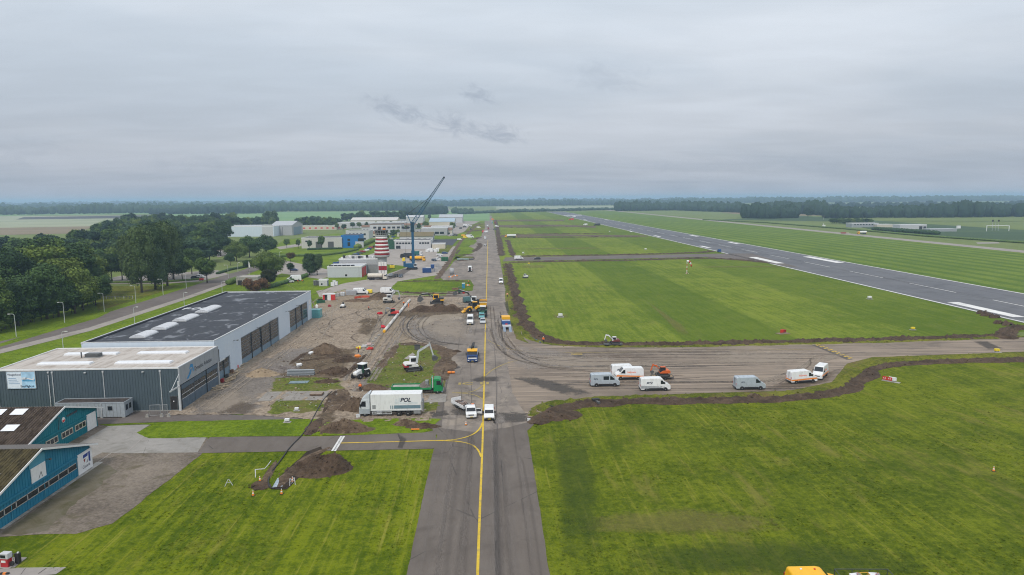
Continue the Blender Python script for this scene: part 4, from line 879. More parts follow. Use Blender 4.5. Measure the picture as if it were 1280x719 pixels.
def heap(label, px, py, rx, ry, h, material, rz=0.0, n=30, seed=0, peaks=None, rough=.22, name='soil_heap', cat='soil heap', group=None, dz=0.0):
    c0 = G(px, py); pk = peaks or [(0, 0, 1, 1)]
    vs = [(0, 0, 0)]; N = 44; M_ = n//2
    P = []
    for j in range(M_+1):
        for k in range(N):
            a = 2*math.pi*k/N; rr = j/M_; ed = 1+.22*mnoise.noise(Vector((math.cos(a)*1.3+seed, math.sin(a)*1.3, seed)))+.09*mnoise.noise(Vector((math.cos(a)*5+seed, math.sin(a)*5, seed)))
            x, y = math.cos(a)*rr*rx*ed, math.sin(a)*rr*ry*ed
            z = 0
            for (qx, qy, s_, hh) in pk:
                d = math.hypot((x/rx-qx)/s_, (y/ry-qy)/s_); z = max(z, hh*max(0, 1-d**1.25))
            fall = min(1, (1-rr)*3.0)
            zz = h*z*fall + h*rough*fall*(mnoise.noise(Vector((x*.6+seed, y*.6, 0)))*.5+mnoise.noise(Vector((x*1.7+seed, y*1.7, 2)))*.4+mnoise.noise(Vector((x*4+seed, y*4, 4)))*.25)
            P.append((x, y, max(0, zz)-(.05 if j == M_ else 0)))
    fs = [(j*N+k, j*N+(k+1) % N, (j+1)*N+(k+1) % N, (j+1)*N+k) for j in range(M_) for k in range(N)]
    if dz == 0:
        for k in range(int(rx*ry*5)):
            p_ = random.choice(P); clod(c0.x+p_[0]*1.06, c0.y+p_[1]*1.06, .06+max(0, p_[2]), random.uniform(.10, .38), material)
    o = link(name, np_mesh(name, np.array(P), np.array(fs), material)); o.location = (c0.x, c0.y, .06+dz); o.rotation_euler = (0, 0, rz)
    return tag(o, label, cat, group)
heap('large dark soil heap beside the trench in the near left grass', 401, 586, 4.7, 3.5, 2.1, SOIL, seed=1, peaks=[(.25, .1, .85, 1), (-.35, .35, .6, .62), (-.2, -.4, .6, .5)], rough=.5)
heap('brown soil heap in front of the white lorry cab', 430, 538, 5.2, 2.4, 1.8, SOIL_B, seed=2, peaks=[(0, .1, .9, 1), (.5, -.1, .5, .6), (-.6, 0, .4, .5)], rough=.3)
heap('dark soil heap behind the white lorry cab', 447, 511, 4.0, 2.6, 2.1, SOIL_B, seed=3, peaks=[(-.1, 0, .9, 1), (.4, .1, .6, .7)], rough=.3)
heap('small clod heap under the rear of the white lorry', 508, 531, 2.6, 1.1, .95, SOIL_B, seed=4, rough=.3)
heap('low broken soil heap right of the lorry on the grass', 528, 534, 3.2, 1.2, .6, SOIL, seed=5, rough=.5)
heap('pointed dark gravel cone on the dug ground before the hangar', 407, 441, 4.8, 3.6, 2.4, SOIL_B, seed=6, peaks=[(0, 0, 1.0, 1)], rough=.08)
heap('black soil mound on the brown grass, right of the gravel cone', 434, 451, 4.0, 2.6, 1.1, SOIL, seed=7, rough=.25)
heap('black soil mound behind the stacked steel beams', 417, 466, 4.2, 3.0, 1.35, SOIL, seed=8, rough=.22, peaks=[(.2, 0, .9, 1), (-.4, -.1, .6, .6)])
heap('low black soil mound on the grass beside the metal plate', 410, 478, 3.4, 1.4, .7, SOIL, seed=9, rough=.25)
heap('tan sand heap near the hangar wall', 327, 469, 4.0, 2.6, 1.5, SAND, seed=10, rough=.10)
heap('flat spread of grey rubble next to the sand heap', 351, 462, 4.4, 3.6, .55, RUBBLE, seed=11, rough=.6)
heap('reddish brown sand heap behind the worker and the lorry', 465, 487, 3.6, 1.8, 1.2, SOIL_B, seed=12, rough=.1)
heap('long dark soil heap in front of the black excavator', 545, 389, 10.5, 4.2, 2.5, SOIL, seed=13, peaks=[(-.45, 0, .6, .85), (.1, .1, .6, 1), (.5, 0, .5, .95), (-.75, 0, .4, .6)], rough=.18)
heap('brown soil heap behind the white wheeled excavator', 474, 374, 5.4, 4.0, 2.6, SOIL_B, seed=14, rough=.15)
heap('low dark heap with red cable, left of the white excavator', 446, 377, 6.5, 2.2, 1.0, SOIL_B, seed=15, rough=.2)
heap('small rubble heap near the cross taxiway corner', 570, 440, 1.5, .8, .5, SOIL, seed=16, rough=.4)
heap('heap of loose rubble on the grass behind the green truck', 531, 487, 2.3, 1.4, .9, SOIL_B, seed=17, rough=.4)

# rubble and stones strewn over the torn up ground, one mass per earth
for k in range(2600):
    px_, py_ = random.uniform(330, 600), random.uniform(372, 512); p = G(px_, py_)
    if float(sdf(np.array([p.x]), np.array([p.y]), out_poly)[0]) > 1: clod(p.x, p.y, .10, random.uniform(.08, .30)*random.choice((1, 1, 1, 1.8)), random.choice((SOIL_B, SOIL_B, RUBBLE, SAND, CONC)))
bm = bmesh.new(); bmesh.ops.create_icosphere(bm, subdivisions=1, radius=.5); _iv = np.array([v.co[:] for v in bm.verts]); _if = np.array([[v.index for v in f.verts] for f in bm.faces]); bm.free()
for nm, L_ in CLODS.items():
    A_ = np.array(L_); n = len(A_); v = _iv[None]*(1+RNG.uniform(-.4, .4, (n, 12, 1)))*(A_[:, 3][:, None, None])*np.array([1, 1, .75])*RNG.uniform(.6, 1.4, (n, 1, 3))+A_[:, None, :3]
    f = (_if[None]+np.arange(n)[:, None, None]*12).reshape(-1, 3); o = link('soil_clods', np_mesh('soil_clods', v.reshape(-1, 3), f, bpy.data.materials[nm])); tag(o, kind='stuff')
# uneven tufts standing in the near fields
def tufts(n, x0, x1, y0, y1, test, material, name='grass_tufts', hs=(.03, .075)):
    X = RNG.uniform(x0, x1, n); Y = y0+(y1-y0)*RNG.random(n)**1.4; ok = test(X, Y); X, Y = X[ok], Y[ok]; den = fbm(X*.12, Y*.12, 3)+.3*fbm(X*.7, Y*.7, 2); ok = den > RNG.uniform(.45, .85, len(X)); X, Y = X[ok], Y[ok]; n = len(X)
    h = RNG.uniform(*hs, n)[:, None]; Vs = []
    for k in range(4):
        a = RNG.uniform(0, 6.28, n); w_ = RNG.uniform(.05, .16, n); dx_, dy_ = np.cos(a)*w_, np.sin(a)*w_; ox, oy = RNG.uniform(-.12, .12, n), RNG.uniform(-.12, .12, n)
        Vs.append(np.stack([np.stack([X+ox-dx_, Y+oy-dy_, np.full(n, .03)], 1), np.stack([X+ox+dx_, Y+oy+dy_, np.full(n, .03)], 1), np.stack([X+ox+RNG.uniform(-.12, .12, n), Y+oy+RNG.uniform(-.12, .12, n), .03+h[:, 0]], 1)], 1))
    V = np.concatenate(Vs).reshape(-1, 3); o = link(name, np_mesh(name, V, np.arange(len(V)).reshape(-1, 3), material)); tag(o, kind='stuff')
nfp = [(5.9, -40), (120, -40), (120, nf[-3].y)]+[(p.x, p.y) for p in nf[:-2][::-1]]
tufts(18000, 6.5, 95, 62, 134, lambda X, Y: sdf(X, Y, nfp) > .6, GR_NEAR); tufts(7000, -75, -9.4, 64, 101, lambda X, Y: sdf(X, Y, [tuple(G(*q))[:2] for q in ((45, 719), (60, 690), (150, 650), (190, 625), (232, 590), (262, 568), (541, 563), (508, 719))]) > .6, GR_LEFT)
tufts(3500, -66, -14, 106, 121, lambda X, Y: sdf(X, Y, [tuple(G(*q))[:2] for q in ((192, 531.5), (402, 525), (400, 545), (190, 547), (176, 541))]) > .4, GR_BRIGHT)

for k in range(16): x0 = RNG.normal(183, 7); y0 = RNG.uniform(150, 700); track([(x0, y0), (x0+.3, y0+60), (x0-.2, y0+RNG.uniform(120, 400))], RNG.uniform(.8, 2.5), FAINT, px=False)
# ------------------------------------------------------------------ buildings
def clad_mat(name, a, streak, n=.5, axis=(1, .06, .06), rough=.5, spec=.3, amt=.6):
    m, t, b = new_mat(name); tc = t.n('ShaderNodeTexCoord').outputs['Object']
    s1 = t.noise(t.mapping(tc, axis), 1.2, 6, .65, .2); s2 = t.noise(tc, .5, 4)
    f = t.math('ADD', t.math('MULTIPLY', s1, .65), t.math('MULTIPLY', s2, .35))
    t.set(b.inputs['Base Color'], t.mix(t.math('MULTIPLY', t.smap(f, .42, .68), amt), a, streak)); b.inputs['Roughness'].default_value = rough; b.inputs['Specular IOR Level'].default_value = spec
    MATS[name] = m; return m
SLATE = clad_mat('slate_cladding', (.070, .098, .118), (.088, .118, .138), axis=(1, 1, .08))
FASCIA = clad_mat('pale_cladding', (.30, .325, .355), (.36, .38, .40), axis=(1, 1, .1))
WCLAD = clad_mat('blue_white_cladding', (.55, .635, .73), (.61, .68, .755), axis=(1, 1, .08), amt=.8)
MEMB = clad_mat('roof_membrane', (.47, .435, .405), (.25, .205, .17), axis=(1.1, .10, 1), rough=.8, amt=.85)
BITU = clad_mat('bitumen_roof', (.028, .031, .042), (.042, .046, .058), axis=(.3, 1, 1), rough=.75, amt=.8)
def bitumen():
    m, t, b = new_mat('bitumen_ponded'); tc = t.n('ShaderNodeTexCoord').outputs['Object']
    n_ = t.noise(t.mapping(tc, (.55, .32, 1)), .55, 5, .6, .6); k = t.smap(n_, .545, .66); n2_ = t.noise(tc, .9, 5)
    c = t.mix(t.smap(n2_, .35, .65), (.026, .030, .040), (.042, .046, .058)); c = t.mix(t.math('MULTIPLY', k, .5), c, (.30, .32, .36))
    t.set(b.inputs['Base Color'], c); t.set(b.inputs['Roughness'], .7); MATS['bitumen_ponded'] = m; return m
BITUP = bitumen()
TEAL1 = clad_mat('sea_blue_boards', (.012, .165, .275), (.035, .235, .35), axis=(1, 2.2, .12), rough=.6); TEAL2 = clad_mat('teal_boards', (.006, .165, .215), (.015, .215, .26), axis=(1, 2.2, .12), rough=.6)
TEALP = clad_mat('pale_teal_boards', (.06, .26, .37), (.09, .30, .40), axis=(1, 2.2, .12))
def moss_roof(name, a, b_, c_):
    m, t, b = new_mat(name); tc = t.n('ShaderNodeTexCoord').outputs['Object']
    n_ = t.noise(t.mapping(tc, (1, .45, .45)), 1.4, 6, .7, .2); n2_ = t.noise(tc, 4.5, 4, .7)
    c = t.mix(t.smap(n_, .38, .62), a, b_); c = t.mix(t.math('MULTIPLY', t.smap(n2_, .60, .70), .55), c, c_)
    t.set(b.inputs['Base Color'], c); b.inputs['Roughness'].default_value = .95; return m
MOSSB = moss_roof('brown_corrugated_roof', (.030, .020, .014), (.075, .055, .042), (.24, .21, .19)); MOSSG = moss_roof('mossy_corrugated_roof', (.030, .024, .010), (.080, .065, .030), (.18, .16, .12))
SKYL = mat('skylight_plastic', (.74, .76, .80), .3, var=.05)
DOORB = mat('door_blue_grey', (.085, .125, .17), .5, dirt=.2); DOORF = mat('door_frame_grey', (.16, .19, .22), .5)
GLASSB = mat('hangar_glazing', (.05, .055, .058), .12, var=.5, scale=1.2, spec=.6)
BOARD = mat('billboard_print_sky', (.38, .60, .80), .5, var=.28, scale=.5)
CREAM = mat('cream_paint', (.56, .52, .43), .7, dirt=.15); BRICK = mat('brown_roof_tiles', (.20, .12, .08), .9, var=.3)
GABLEG = mat('grey_render', (.38, .39, .41), .7, dirt=.2); DROOF = mat('dark_flat_roof', (.07, .07, .075), .9, dirt=.2); LROOF = mat('light_metal_roof', (.50, .53, .57), .45, var=.08, dirt=.2); BROOF = mat('light_blue_roof', (.33, .43, .52), .5, dirt=.2)
def part(name, m_, par, *boxes, bevel=0.0, kind=None):
    b = MB()
    for q in boxes: b.box(*q)
    return tag(b.build(name, m_, par, bevel=bevel), kind=kind)
# --- small slate hangar
X0, X1, Y0, Y1, HH = -88.6, -56.3, 122.2, 140.0, 8.0
sh = thing('hangar', 'slate grey flat roofed hangar with a sign fascia over its glazed sliding doors', 'hangar', (X0, Y0, 0)); L, D = X1-X0, Y1-Y0
part('wall', SLATE, sh, (0, L-.15, 0, .25, 0, HH-.15), (0, .25, .25, D, 0, HH-.15), (0, L-.15, D-.25, D, 0, HH-.15))
part('cladding_ribs', SLATE, sh, *[(x-.035, x+.035, -.045, 0, .1, HH-.2) for x in np.arange(.45, L-.4, .5)], kind='stuff')
part('roof', MEMB, sh, (.1, L-.35, .1, D-.1, HH-.25, HH))
part('roof_edge', WHITE, sh, (-.08, L, -.08, .14, HH-.1, HH+.16), (-.08, L, D-.12, D+.1, HH-.1, HH+.16), (-.08, .14, .14, D-.12, HH-.1, HH+.16), (L-.34, L-.16, .14, D-.12, HH-.1, HH+.16))
part('plinth', CONC, sh, (-.06, L, -.075, -.005, 0, .22))
part('fascia', FASCIA, sh, (L-.15, L+.12, -.06, D, 4.85, HH+.17))
for y0 in np.arange(2.2, D-.2, 2.2): part('fascia_joint', MGREY, sh, (L+.115, L+.128, y0, y0+.03, 4.9, HH+.1))
part('corner_post', LGREY, sh, (L-.3, L+.06, -.28, .06, 0, 5.6), bevel=.03); part('corner_post', LGREY, sh, (L-.2, L+.08, D-.3, D+.02, 0, 4.85)); part('end_panel', DGREY, sh, (L-.1, L+.15, D+.01, D+.35, 4.9, 7.4))
part('door_rail', LGREY, sh, (L-.02, L+.14, -4.0, -.3, 4.62, 4.84)); part('door_rail', LGREY, sh, (L-.02, L+.14, D+.36, D+3.5, 4.62, 4.84)); b = MB(); b.beam((L+.12, -3.6, 4.85), (L+.12, -.2, 7.0), .08, .08); b.build('rail_strut', LGREY, sh)
for k in range(3):
    a, c = .5+k*(D-1.0)/3+.06, .5+(k+1)*(D-1.0)/3-.06; xx = L-.05-.07*(k % 2)
    d = part('door_leaf', DOORB, sh, (xx-.08, xx, a, c, .05, 1.95), (xx-.08, xx, a, c, 3.75, 4.6), (xx-.08, xx, a, a+.12, 1.95, 3.75), (xx-.08, xx, c-.12, c, 1.95, 3.75))
    part('door_edge', BLACK, sh, (xx-.02, xx+.03, a-.05, a+.1, .05, 4.6))
    for r_ in range(2):
        for q in range(6):
            u0 = a+.16+q*(c-a-.32)/6; part('pane', GLASSB, d, (xx-.06, xx-.03, u0+.03, u0+(c-a-.32)/6-.03, 2.02+r_*.88, 2.80+r_*.88))
        part('glazing_bar', LGREY, d, (xx-.05, xx+.012, a+.12, c-.12, 1.93+r_*.86, 2.02+r_*.86))
    for q in range(int((c-a)/.7)): part('rib', DOORF, d, (xx, xx+.025, a+.4+q*.7, a+.46+q*.7, .1, 1.9))
for xx in (.25, 9.25, 9.95, 18.9, 29.0):
    b = MB(); b.cyl((xx, -.11, .15), (xx, -.11, HH-.55 if xx != 9.25 else HH-.9), .075, n=8); b.box(xx-.14, xx+.14, -.2, -.02, HH-.6, HH-.3); b.build('downpipe', LGREY, sh)
d = part('side_door', BLACK, sh, (30.5, 31.65, -.06, .02, .35, 2.75)); part('door_frame', DGREY, d, (30.4, 30.5, -.08, 0, .3, 2.85), (31.65, 31.75, -.08, 0, .3, 2.85), (30.5, 31.65, -.08, 0, 2.75, 2.85)); part('sign_plate', WHITE, d, (30.95, 31.15, -.075, -.062, 1.75, 1.95))
for x in (15.6, 25.8): part('wall_lamp', LGREY, sh, (x, x+.35, -.3, 0, 7.35, 7.5))
for (x0, x1, yc) in ((4.9, 14.6, 4.3), (19.0, 29.2, 4.3), (5.0, 15.2, 12.2), (19.0, 28.6, 12.4)):
    k = part('skylight', SKYL, sh, (x0+.1, x1-.1, yc-.75, yc+.75, HH+.1, HH+.36), bevel=.12); part('kerb', WHITE, k, (x0, x1, yc-.9, yc+.9, HH-.02, HH+.14))
u = part('roof_unit', DGREY, sh, (10.4, 13.0, 9.2, 10.7, HH+.15, HH+.75), bevel=.05); part('unit_base', MGREY, u, (10.3, 13.1, 9.1, 10.8, HH, HH+.15))
b = MB(); b.cyl((9.7, 9.4, HH), (9.7, 9.4, HH+1.1), .12, n=8); b.build('vent_pipe', DGREY, sh)
# sign on the fascia: emblem and lettering
FB = mat('emblem_blue', (.02, .22, .48), .4); EM = MB()
EM.prism([(2.6, 5.3), (3.7, 5.9), (4.3, 6.6), (5.0, 6.7), (4.7, 6.0), (4.1, 5.6), (3.4, 5.15)], 'x', L+.125, L+.14); EM.prism([(3.9, 6.75), (4.6, 7.55), (5.5, 7.45), (5.9, 6.2), (5.45, 5.9), (5.3, 6.9), (4.7, 7.0)], 'x', L+.125, L+.145); EM.build('emblem', FB, sh)
letters('lettering', ('Dynamic Aviation', .012, 0.0, 1.0), mat('sign_ink', (.06, .07, .09), .5), sh, face_plus_x(L+.13, 10.2, 6.25), 1.15, .98)
# billboard hung on the long wall
bx = -88.6
bb = thing('billboard', 'pale blue advertising board with a light aircraft on the slate hangar wall', 'billboard', (-84.1, Y0-.16, 0))
part('board', BOARD, bb, (-2.45, 2.45, -.05, .05, 4.75, 7.75)); part('frame', LGREY, bb, (-2.52, -2.45, -.08, .08, 4.68, 7.82), (2.45, 2.52, -.08, .08, 4.68, 7.82), (-2.45, 2.45, -.08, .08, 4.68, 4.75), (-2.45, 2.45, -.08, .08, 7.75, 7.82))
PW = mat('print_white', (.70, .78, .86), .5, var=.05)
part('print_panel', PW, bb, (-2.4, .1, -.058, -.05, 4.8, 7.7)); part('print_panel', mat('print_sea', (.10, .36, .62), .5), bb, (.2, 2.4, -.06, -.05, 6.0, 6.35))
letters('lettering', ('Vliegschool', .012, 0.0, 1.0), NAVY, bb, face_minus_y(-1.15, -.07, 7.25), .52); letters('lettering', ('EasyFlight.nl', .015, 0.0, 1.0), NAVY, bb, face_minus_y(1.0, -.07, 5.1), .58, .85)
for k in range(4): part('text_line', mat('print_blue', (.12, .26, .45), .5), bb, (-2.2, -.9+.2*k, -.066, -.058, 6.55-k*.33, 6.64-k*.33))
b = MB(); b.prism([(.1, 6.62), (1.3, 6.38), (2.2, 6.15), (2.1, 6.35), (1.4, 6.6), (.5, 6.78)], 'y', -.075, -.06); b.prism([(.3, 6.55), (.0, 6.6), (.35, 6.3), (1.0, 6.28)], 'y', -.078, -.06); b.prism([(1.95, 6.25), (2.2, 6.2), (2.3, 6.75), (2.15, 6.75)], 'y', -.077, -.06); pl_ = b.build('printed_aeroplane', WHITE, bb)
part('printed_engine', NAVY, pl_, (.35, .95, -.085, -.078, 6.22, 6.36)); part('printed_window', NAVY, pl_, (.75, 1.1, -.085, -.075, 6.55, 6.68))
# --- large white hangar with the black roof
X0, X1, Y0, Y1, HH = -84.3, -57.3, 140.9, 218.6, 8.75
bh = thing('hangar', 'long white hangar with a black flat roof and four domed skylights', 'hangar', (X0, Y0, 0)); L, D = X1-X0, Y1-Y0
part('wall', WCLAD, bh, (0, L-.3, 0, .3, 0, HH+.25), (0, .3, .3, D, 0, HH), (.3, L-.3, D-.3, D, 0, HH))
op = [(1.0, 8.0, 4.2), (15.0, 43.4, 6.6), (53.6, 73.0, 6.4)]
seg = [(0, 1.0, 0)]+[(op[0][1], op[1][0], 0), (op[1][1], op[2][0], 0), (op[2][1], D, 0)]
part('front_wall', WCLAD, bh, *[(L-.3, L, a, c, 0, HH+.25) for a, c, _ in seg], *[(L-.3, L-.002, a, c, h, HH+.25) for a, c, h in op])
[part('plinth', CONC, bh, (L, L+.05, a, c, 0, .25)) for a, c, _ in seg]
part('roof', BITUP, bh, (.3, L-.3, .3, D-.3, HH-.3, HH-.02)); part('roof_seam', BITU, bh, (.3, L-.3, 55.0, 55.25, HH-.02, HH+.05))
part('roof_upstand', BITU, bh, (.30, .75, .3, D-.3, HH-.02, HH+.3)); part('roof_edge', LGREY, bh, (-.06, .30, -.06, D+.05, HH, HH+.34), (L-.28, L+.05, -.06, D+.05, HH+.25, HH+.38), (.30, L-.28, -.06, .26, HH+.25, HH+.36), (.30, L-.28, D-.25, D+.05, HH, HH+.33))
for k, (a, c, h) in enumerate(op):
    n = (2, 4, 3)[k]; rows = (2, 6, 5)[k]
    for q in range(n):
        u0, u1 = a+(c-a)*q/n+.05, a+(c-a)*(q+1)/n-.05; xx = L-.12-.06*(q % 2)
        lf = part('door_leaf', DOORF, bh, (xx-.06, xx, u0, u0+.14, .1, h-.1), (xx-.06, xx, u1-.14, u1, .1, h-.1), (xx-.06, xx, u0+.14, u1-.14, h-.3, h-.1))
        part('door_panel', mat('door_light_blue', (.17, .25, .32), .5, dirt=.2), lf, (xx-.05, xx-.01, u0+.14, u1-.14, .1, 1.5 if k else 1.9))
        z0 = 1.5 if k else 1.9; m_ = max(2, int((u1-u0)/1.15))
        for r_ in range(rows):
            za, zb = z0+(h-.3-z0)*r_/rows, z0+(h-.3-z0)*(r_+1)/rows; part('glazing_bar', DOORF, lf, (xx-.03, xx+.01, u0+.14, u1-.14, za-.04, za+.04))
            for p_ in range(m_):
                ua = u0+.14+(u1-u0-.28)*p_/m_; part('pane', GLASSB, lf, (xx-.045, xx-.02, ua+.03, ua+(u1-u0-.28)/m_-.03, za+.05, zb-.05))
    part('door_post', BLACK, bh, *[(L-.1, L+.02, a+(c-a)*q/n-.09, a+(c-a)*q/n+.09, .1, h) for q in range(1, n)])
for y0 in (10.5, 26.0, 36.0, 50.0, 60.5): 
    b = MB(); b.beam((L, y0, 6.9), (L+.9, y0, 7.05), .07, .07); b.obox((L+.95, y0, 7.0), (.35, .5, .16)); b.build('wall_lamp', DGREY, bh)
for y0 in (75.4, 76.2): part('wall_sign', WHITE, bh, (L+.01, L+.05, 74.6, 76.4, 5.2 if y0 < 76 else 3.3, 6.5 if y0 < 76 else 4.7))
part('end_box', TEALC, bh, (L-2.5, L+2.6, D+.02, D+3.0, 0, 2.8))
for (ya, yb) in ((5.6, 11.4), (15.0, 21.4), (25.6, 33.2), (38.6, 47.6)):
    b = MB(); n = 10; xc = 8.6; w2 = 1.6; P = [(xc+w2*math.cos(math.pi*i/n), HH+.16+.52*math.sin(math.pi*i/n)) for i in range(n+1)]
    b.prism(P, 'y', ya, yb); k = b.build('skylight', mat('dome_plastic', (.56, .58, .62), .35, var=.08, dirt=.2), bh, bevel=.03); part('kerb', LGREY, k, (xc-w2-.12, xc+w2+.12, ya-.12, yb+.12, HH-.03, HH+.20))
    for q in np.arange(ya+.9, yb-.5, 1.1):
        b = MB(); b.prism([(x*1.0+(x-xc)*.012, z+.012) for x, z in P], 'y', q, q+.05); b.build('glazing_bar', LGREY, k)
letters('roof_lettering', ('PF-OOR', .04, 0.0, 1.0), mat('roof_letter_white', (.5, .52, .55), .7, var=.3), bh, Matrix.Translation((4.4, 45.5, HH-.015)), 4.4, .62)
# --- teal gabled hangars at the left edge
def teal(label, X, Yc, half, zr, ze, back, boards, roofm, seed):
    t = thing('hangar', label, 'hangar', (X, Yc, 0)); sl_ = (zr-ze)/half
    b = MB(); b.prism([(-half+.4, 0), (half-.4, 0), (half-.4, ze), (0, zr-.12), (-half+.4, ze)], 'x', -.3, 0); b.build('gable_wall', boards, t)
    part('side_wall', boards, t, (-back, -.3, half-.7, half-.4, 0, ze), (-back, -.3, -half+.4, -half+.7, 0, ze))
    for sd in (-1, 1):
        b = MB(); b.prism([(0, zr), (sd*(half+.5), zr-sl_*(half+.5)), (sd*(half+.5), zr-.16-sl_*(half+.5)), (0, zr-.16)], 'x', -back, .55); rf = b.build('roof', roofm if sd < 0 else clad_mat('weathered_roof'+label[:5], (.24, .22, .21), (.33, .31, .30), axis=(.2, 1, 1)), t)
        b = MB()
        for x in np.arange(-back+.3, .5, .42):
            b.beam((x, sd*.05, zr+.005), (x, sd*(half+.46), zr-sl_*(half+.46)+.005), .14, .07)
        tag(b.build('corrugation', roofm if sd < 0 else rf.data.materials[0], t), kind='stuff')
        b = MB(); b.beam((.62, 0, zr-.06), (.62, sd*(half+.55), zr-.10-sl_*(half+.55)), .10, .24); b.build('barge_board', WHITE, t)
    for y in np.arange(-half+.6, half-.4, .55): pass
    b = MB()
    for y in np.arange(-half+.6, half-.4, .5): b.box(0, .03, y, y+.045, .1, zr-.25-abs(y)*sl_)
    tag(b.build('board_ribs', boards, t), kind='stuff')
    return t, sl_
t1, s1_ = teal('blue boarded hangar with a mossy roof, nearest at the left edge', -57.5, 85.0, 11.3, 6.95, 3.45, 26, TEAL1, MOSSG, 1)
part('door_rail', TEAL1, t1, (.03, .22, -11, 7.6, 2.75, 3.0)); part('pale_panel', TEALP, t1, (.035, .07, -1.9, 1.2, 4.9, 6.2))
d = part('hatch_door', WHITE, t1, (.04, .12, -1.7, 1.1, 2.95, 4.9)); b = MB(); b.beam((.14, -.4, 3.2), (.14, .1, 3.9), .05, .05); b.beam((.14, .3, 3.2), (.14, .1, 3.9), .05, .05); b.build('hatch_hook', MGREY, d)
for k in range(9):
    u0 = -10.8+k*2.05; wnd = part('window', mat('white_frame', (.42, .40, .37), .6), t1, (.03, .09, u0-.07, u0+1.85, 1.28, 1.36), (.03, .09, u0-.07, u0+1.85, 2.04, 2.12), (.03, .09, u0-.12, u0, 1.28, 2.12)); part('pane', GLASS, wnd, (.03, .055, u0, u0+1.85, 1.36, 2.04))
for u0 in (-5.6, .6): part('door_edge', TEALP, t1, (.03, .075, u0, u0+.1, .1, 2.75))
pn = part('white_door', WHITE, t1, (.04, .12, 7.7, 11.1, .12, 3.0)); 
b = MB(); b.prism([(8.9, 2.1), (10.0, 2.15), (10.15, 2.6), (9.0, 2.55)], 'x', .12, .135); b.prism([(10.25, 2.62), (10.6, 2.62), (10.62, 1.15), (10.2, 1.3)], 'x', .12, .136); b.build('emblem', mat('emblem_navy', (.01, .04, .25), .5), pn); b = MB(); b.prism([(9.0, 1.9), (9.5, 1.95), (9.2, 1.45)], 'x', .12, .135); b.build('emblem', DRED, pn); b = MB(); b.prism([(9.6, 1.25), (9.95, 1.25), (9.95, 1.7)], 'x', .12, .135); b.build('emblem', MGREY, pn)
letters('lettering', ('Cessna', .01, 0.0, 1.0), NAVY, pn, face_plus_x(.125, 9.55, .85), .62, 1.0)
for (x, y) in ((-3.6, -6.4),): b = MB(); b.add([(x, y, 6.95+y*s1_+.14), (x+2.2, y, 6.95+y*s1_+.14), (x+2.2, y+1.7, 6.95+(y+1.7)*s1_+.14), (x, y+1.7, 6.95+(y+1.7)*s1_+.14)], [(0, 1, 2, 3)]); b.build('roof_light', SKYL, t1)
b = MB(); b.beam((0, 1.5, 4.95), (.5, 1.5, 5.05), .06, .06); b.obox((.5, 1.5, 4.98), (.25, .25, .2)); b.build('wall_lamp', DGREY, t1)
t2, s2_ = teal('teal boarded hangar with a brown roof, behind the mossy roofed one', -66.9, 105.2, 9.6, 6.3, 3.25, 30, TEAL2, MOSSB, 2)
part('door_rail', TEAL2, t2, (.03, .2, -9, 6, 2.65, 2.85)); FR = CREAM
for k in range(4):
    u0 = (-8.2, -4.4, -.6, 2.9)[k]; wnd = part('window', FR, t2, (.03, .09, u0, u0+2.9, 1.22, 1.34), (.03, .09, u0, u0+2.9, 2.1, 2.22), *[(.03, .09, u0+q*.93, u0+.12+q*.93, 1.34, 2.1) for q in range(4)])
    for q in range(3): part('pane', GLASS, wnd, (.03, .06, u0+.12+q*.93, u0+.93+q*.93, 1.34, 2.1))
part('white_door', WHITE, t2, (.04, .12, 6.1, 8.7, .15, 2.9))
b = MB(); b.cyl((.04, .2, 4.1), (.09, .2, 4.1), .42, n=20); em = b.build('emblem', WHITE, t2); b = MB(); b.prism([(.2+.36*math.cos(a), 4.1+.36*math.sin(a)) for a in np.linspace(math.pi, 2*math.pi, 10)], 'x', .09, .10); b.build('emblem_half', RED, em)
part('sign_lettering', mat('sign_ink', (.06, .07, .09)), t2, *[(.035, .06, 1.1+q*.36, 1.1+q*.36+(.26, .2, .28)[q % 3], 4.2, 4.55) for q in range(8)], kind='stuff'); b = MB(); b.tube([(.1, -1.6, 4.9), (.35, -1.6, 5.0), (.35, -1.2, 4.9), (.1, -1.2, 3.0)], .05); b.build('flue', DGREY, t2)
for (x, y) in ((-9.7, -2.1), (-6.5, -2.1), (-5.3, -6.0)): b = MB(); b.add([(x, y, 6.3+y*s2_+.14), (x+2.0, y, 6.3+y*s2_+.14), (x+2.0, y+1.5, 6.3+(y+1.5)*s2_+.14), (x, y+1.5, 6.3+(y+1.5)*s2_+.14)], [(0, 1, 2, 3)]); b.build('roof_light', SKYL, t2)
# --- site cabin
ca = thing('site_cabin', 'low pale grey portable cabin with a dark flat roof before the slate hangar', 'portable cabin', (-76.4, 118.6, 0)); CAB = mat('cabin_grey', (.33, .37, .41), .5, var=.08, dirt=.15)
part('wall', CAB, ca, (0, 11.9, 0, 2.8, .22, 2.75)); part('roof', mat('cabin_roof', (.055, .045, .042), .9, var=.4, scale=.8, dirt=.4), ca, (.12, 11.8, .12, 2.7, 2.75, 2.82)); part('roof_edge', CAB, ca, (-.05, 11.95, -.05, .12, 2.74, 2.9), (-.05, 11.95, 2.7, 2.86, 2.74, 2.9), (-.05, .12, .12, 2.7, 2.74, 2.9), (11.8, 11.95, .12, 2.7, 2.74, 2.9))
part('panel_joint', MGREY, ca, *[(x, x+.04, -.02, 0, .25, 2.7) for x in np.arange(.6, 11.5, .62)], kind='stuff'); part('downpipe', LGREY, ca, (7.9, 8.0, -.1, -.02, .05, 2.75)); part('downpipe', LGREY, ca, (4.0, 4.1, -.1, -.02, .05, 2.75))
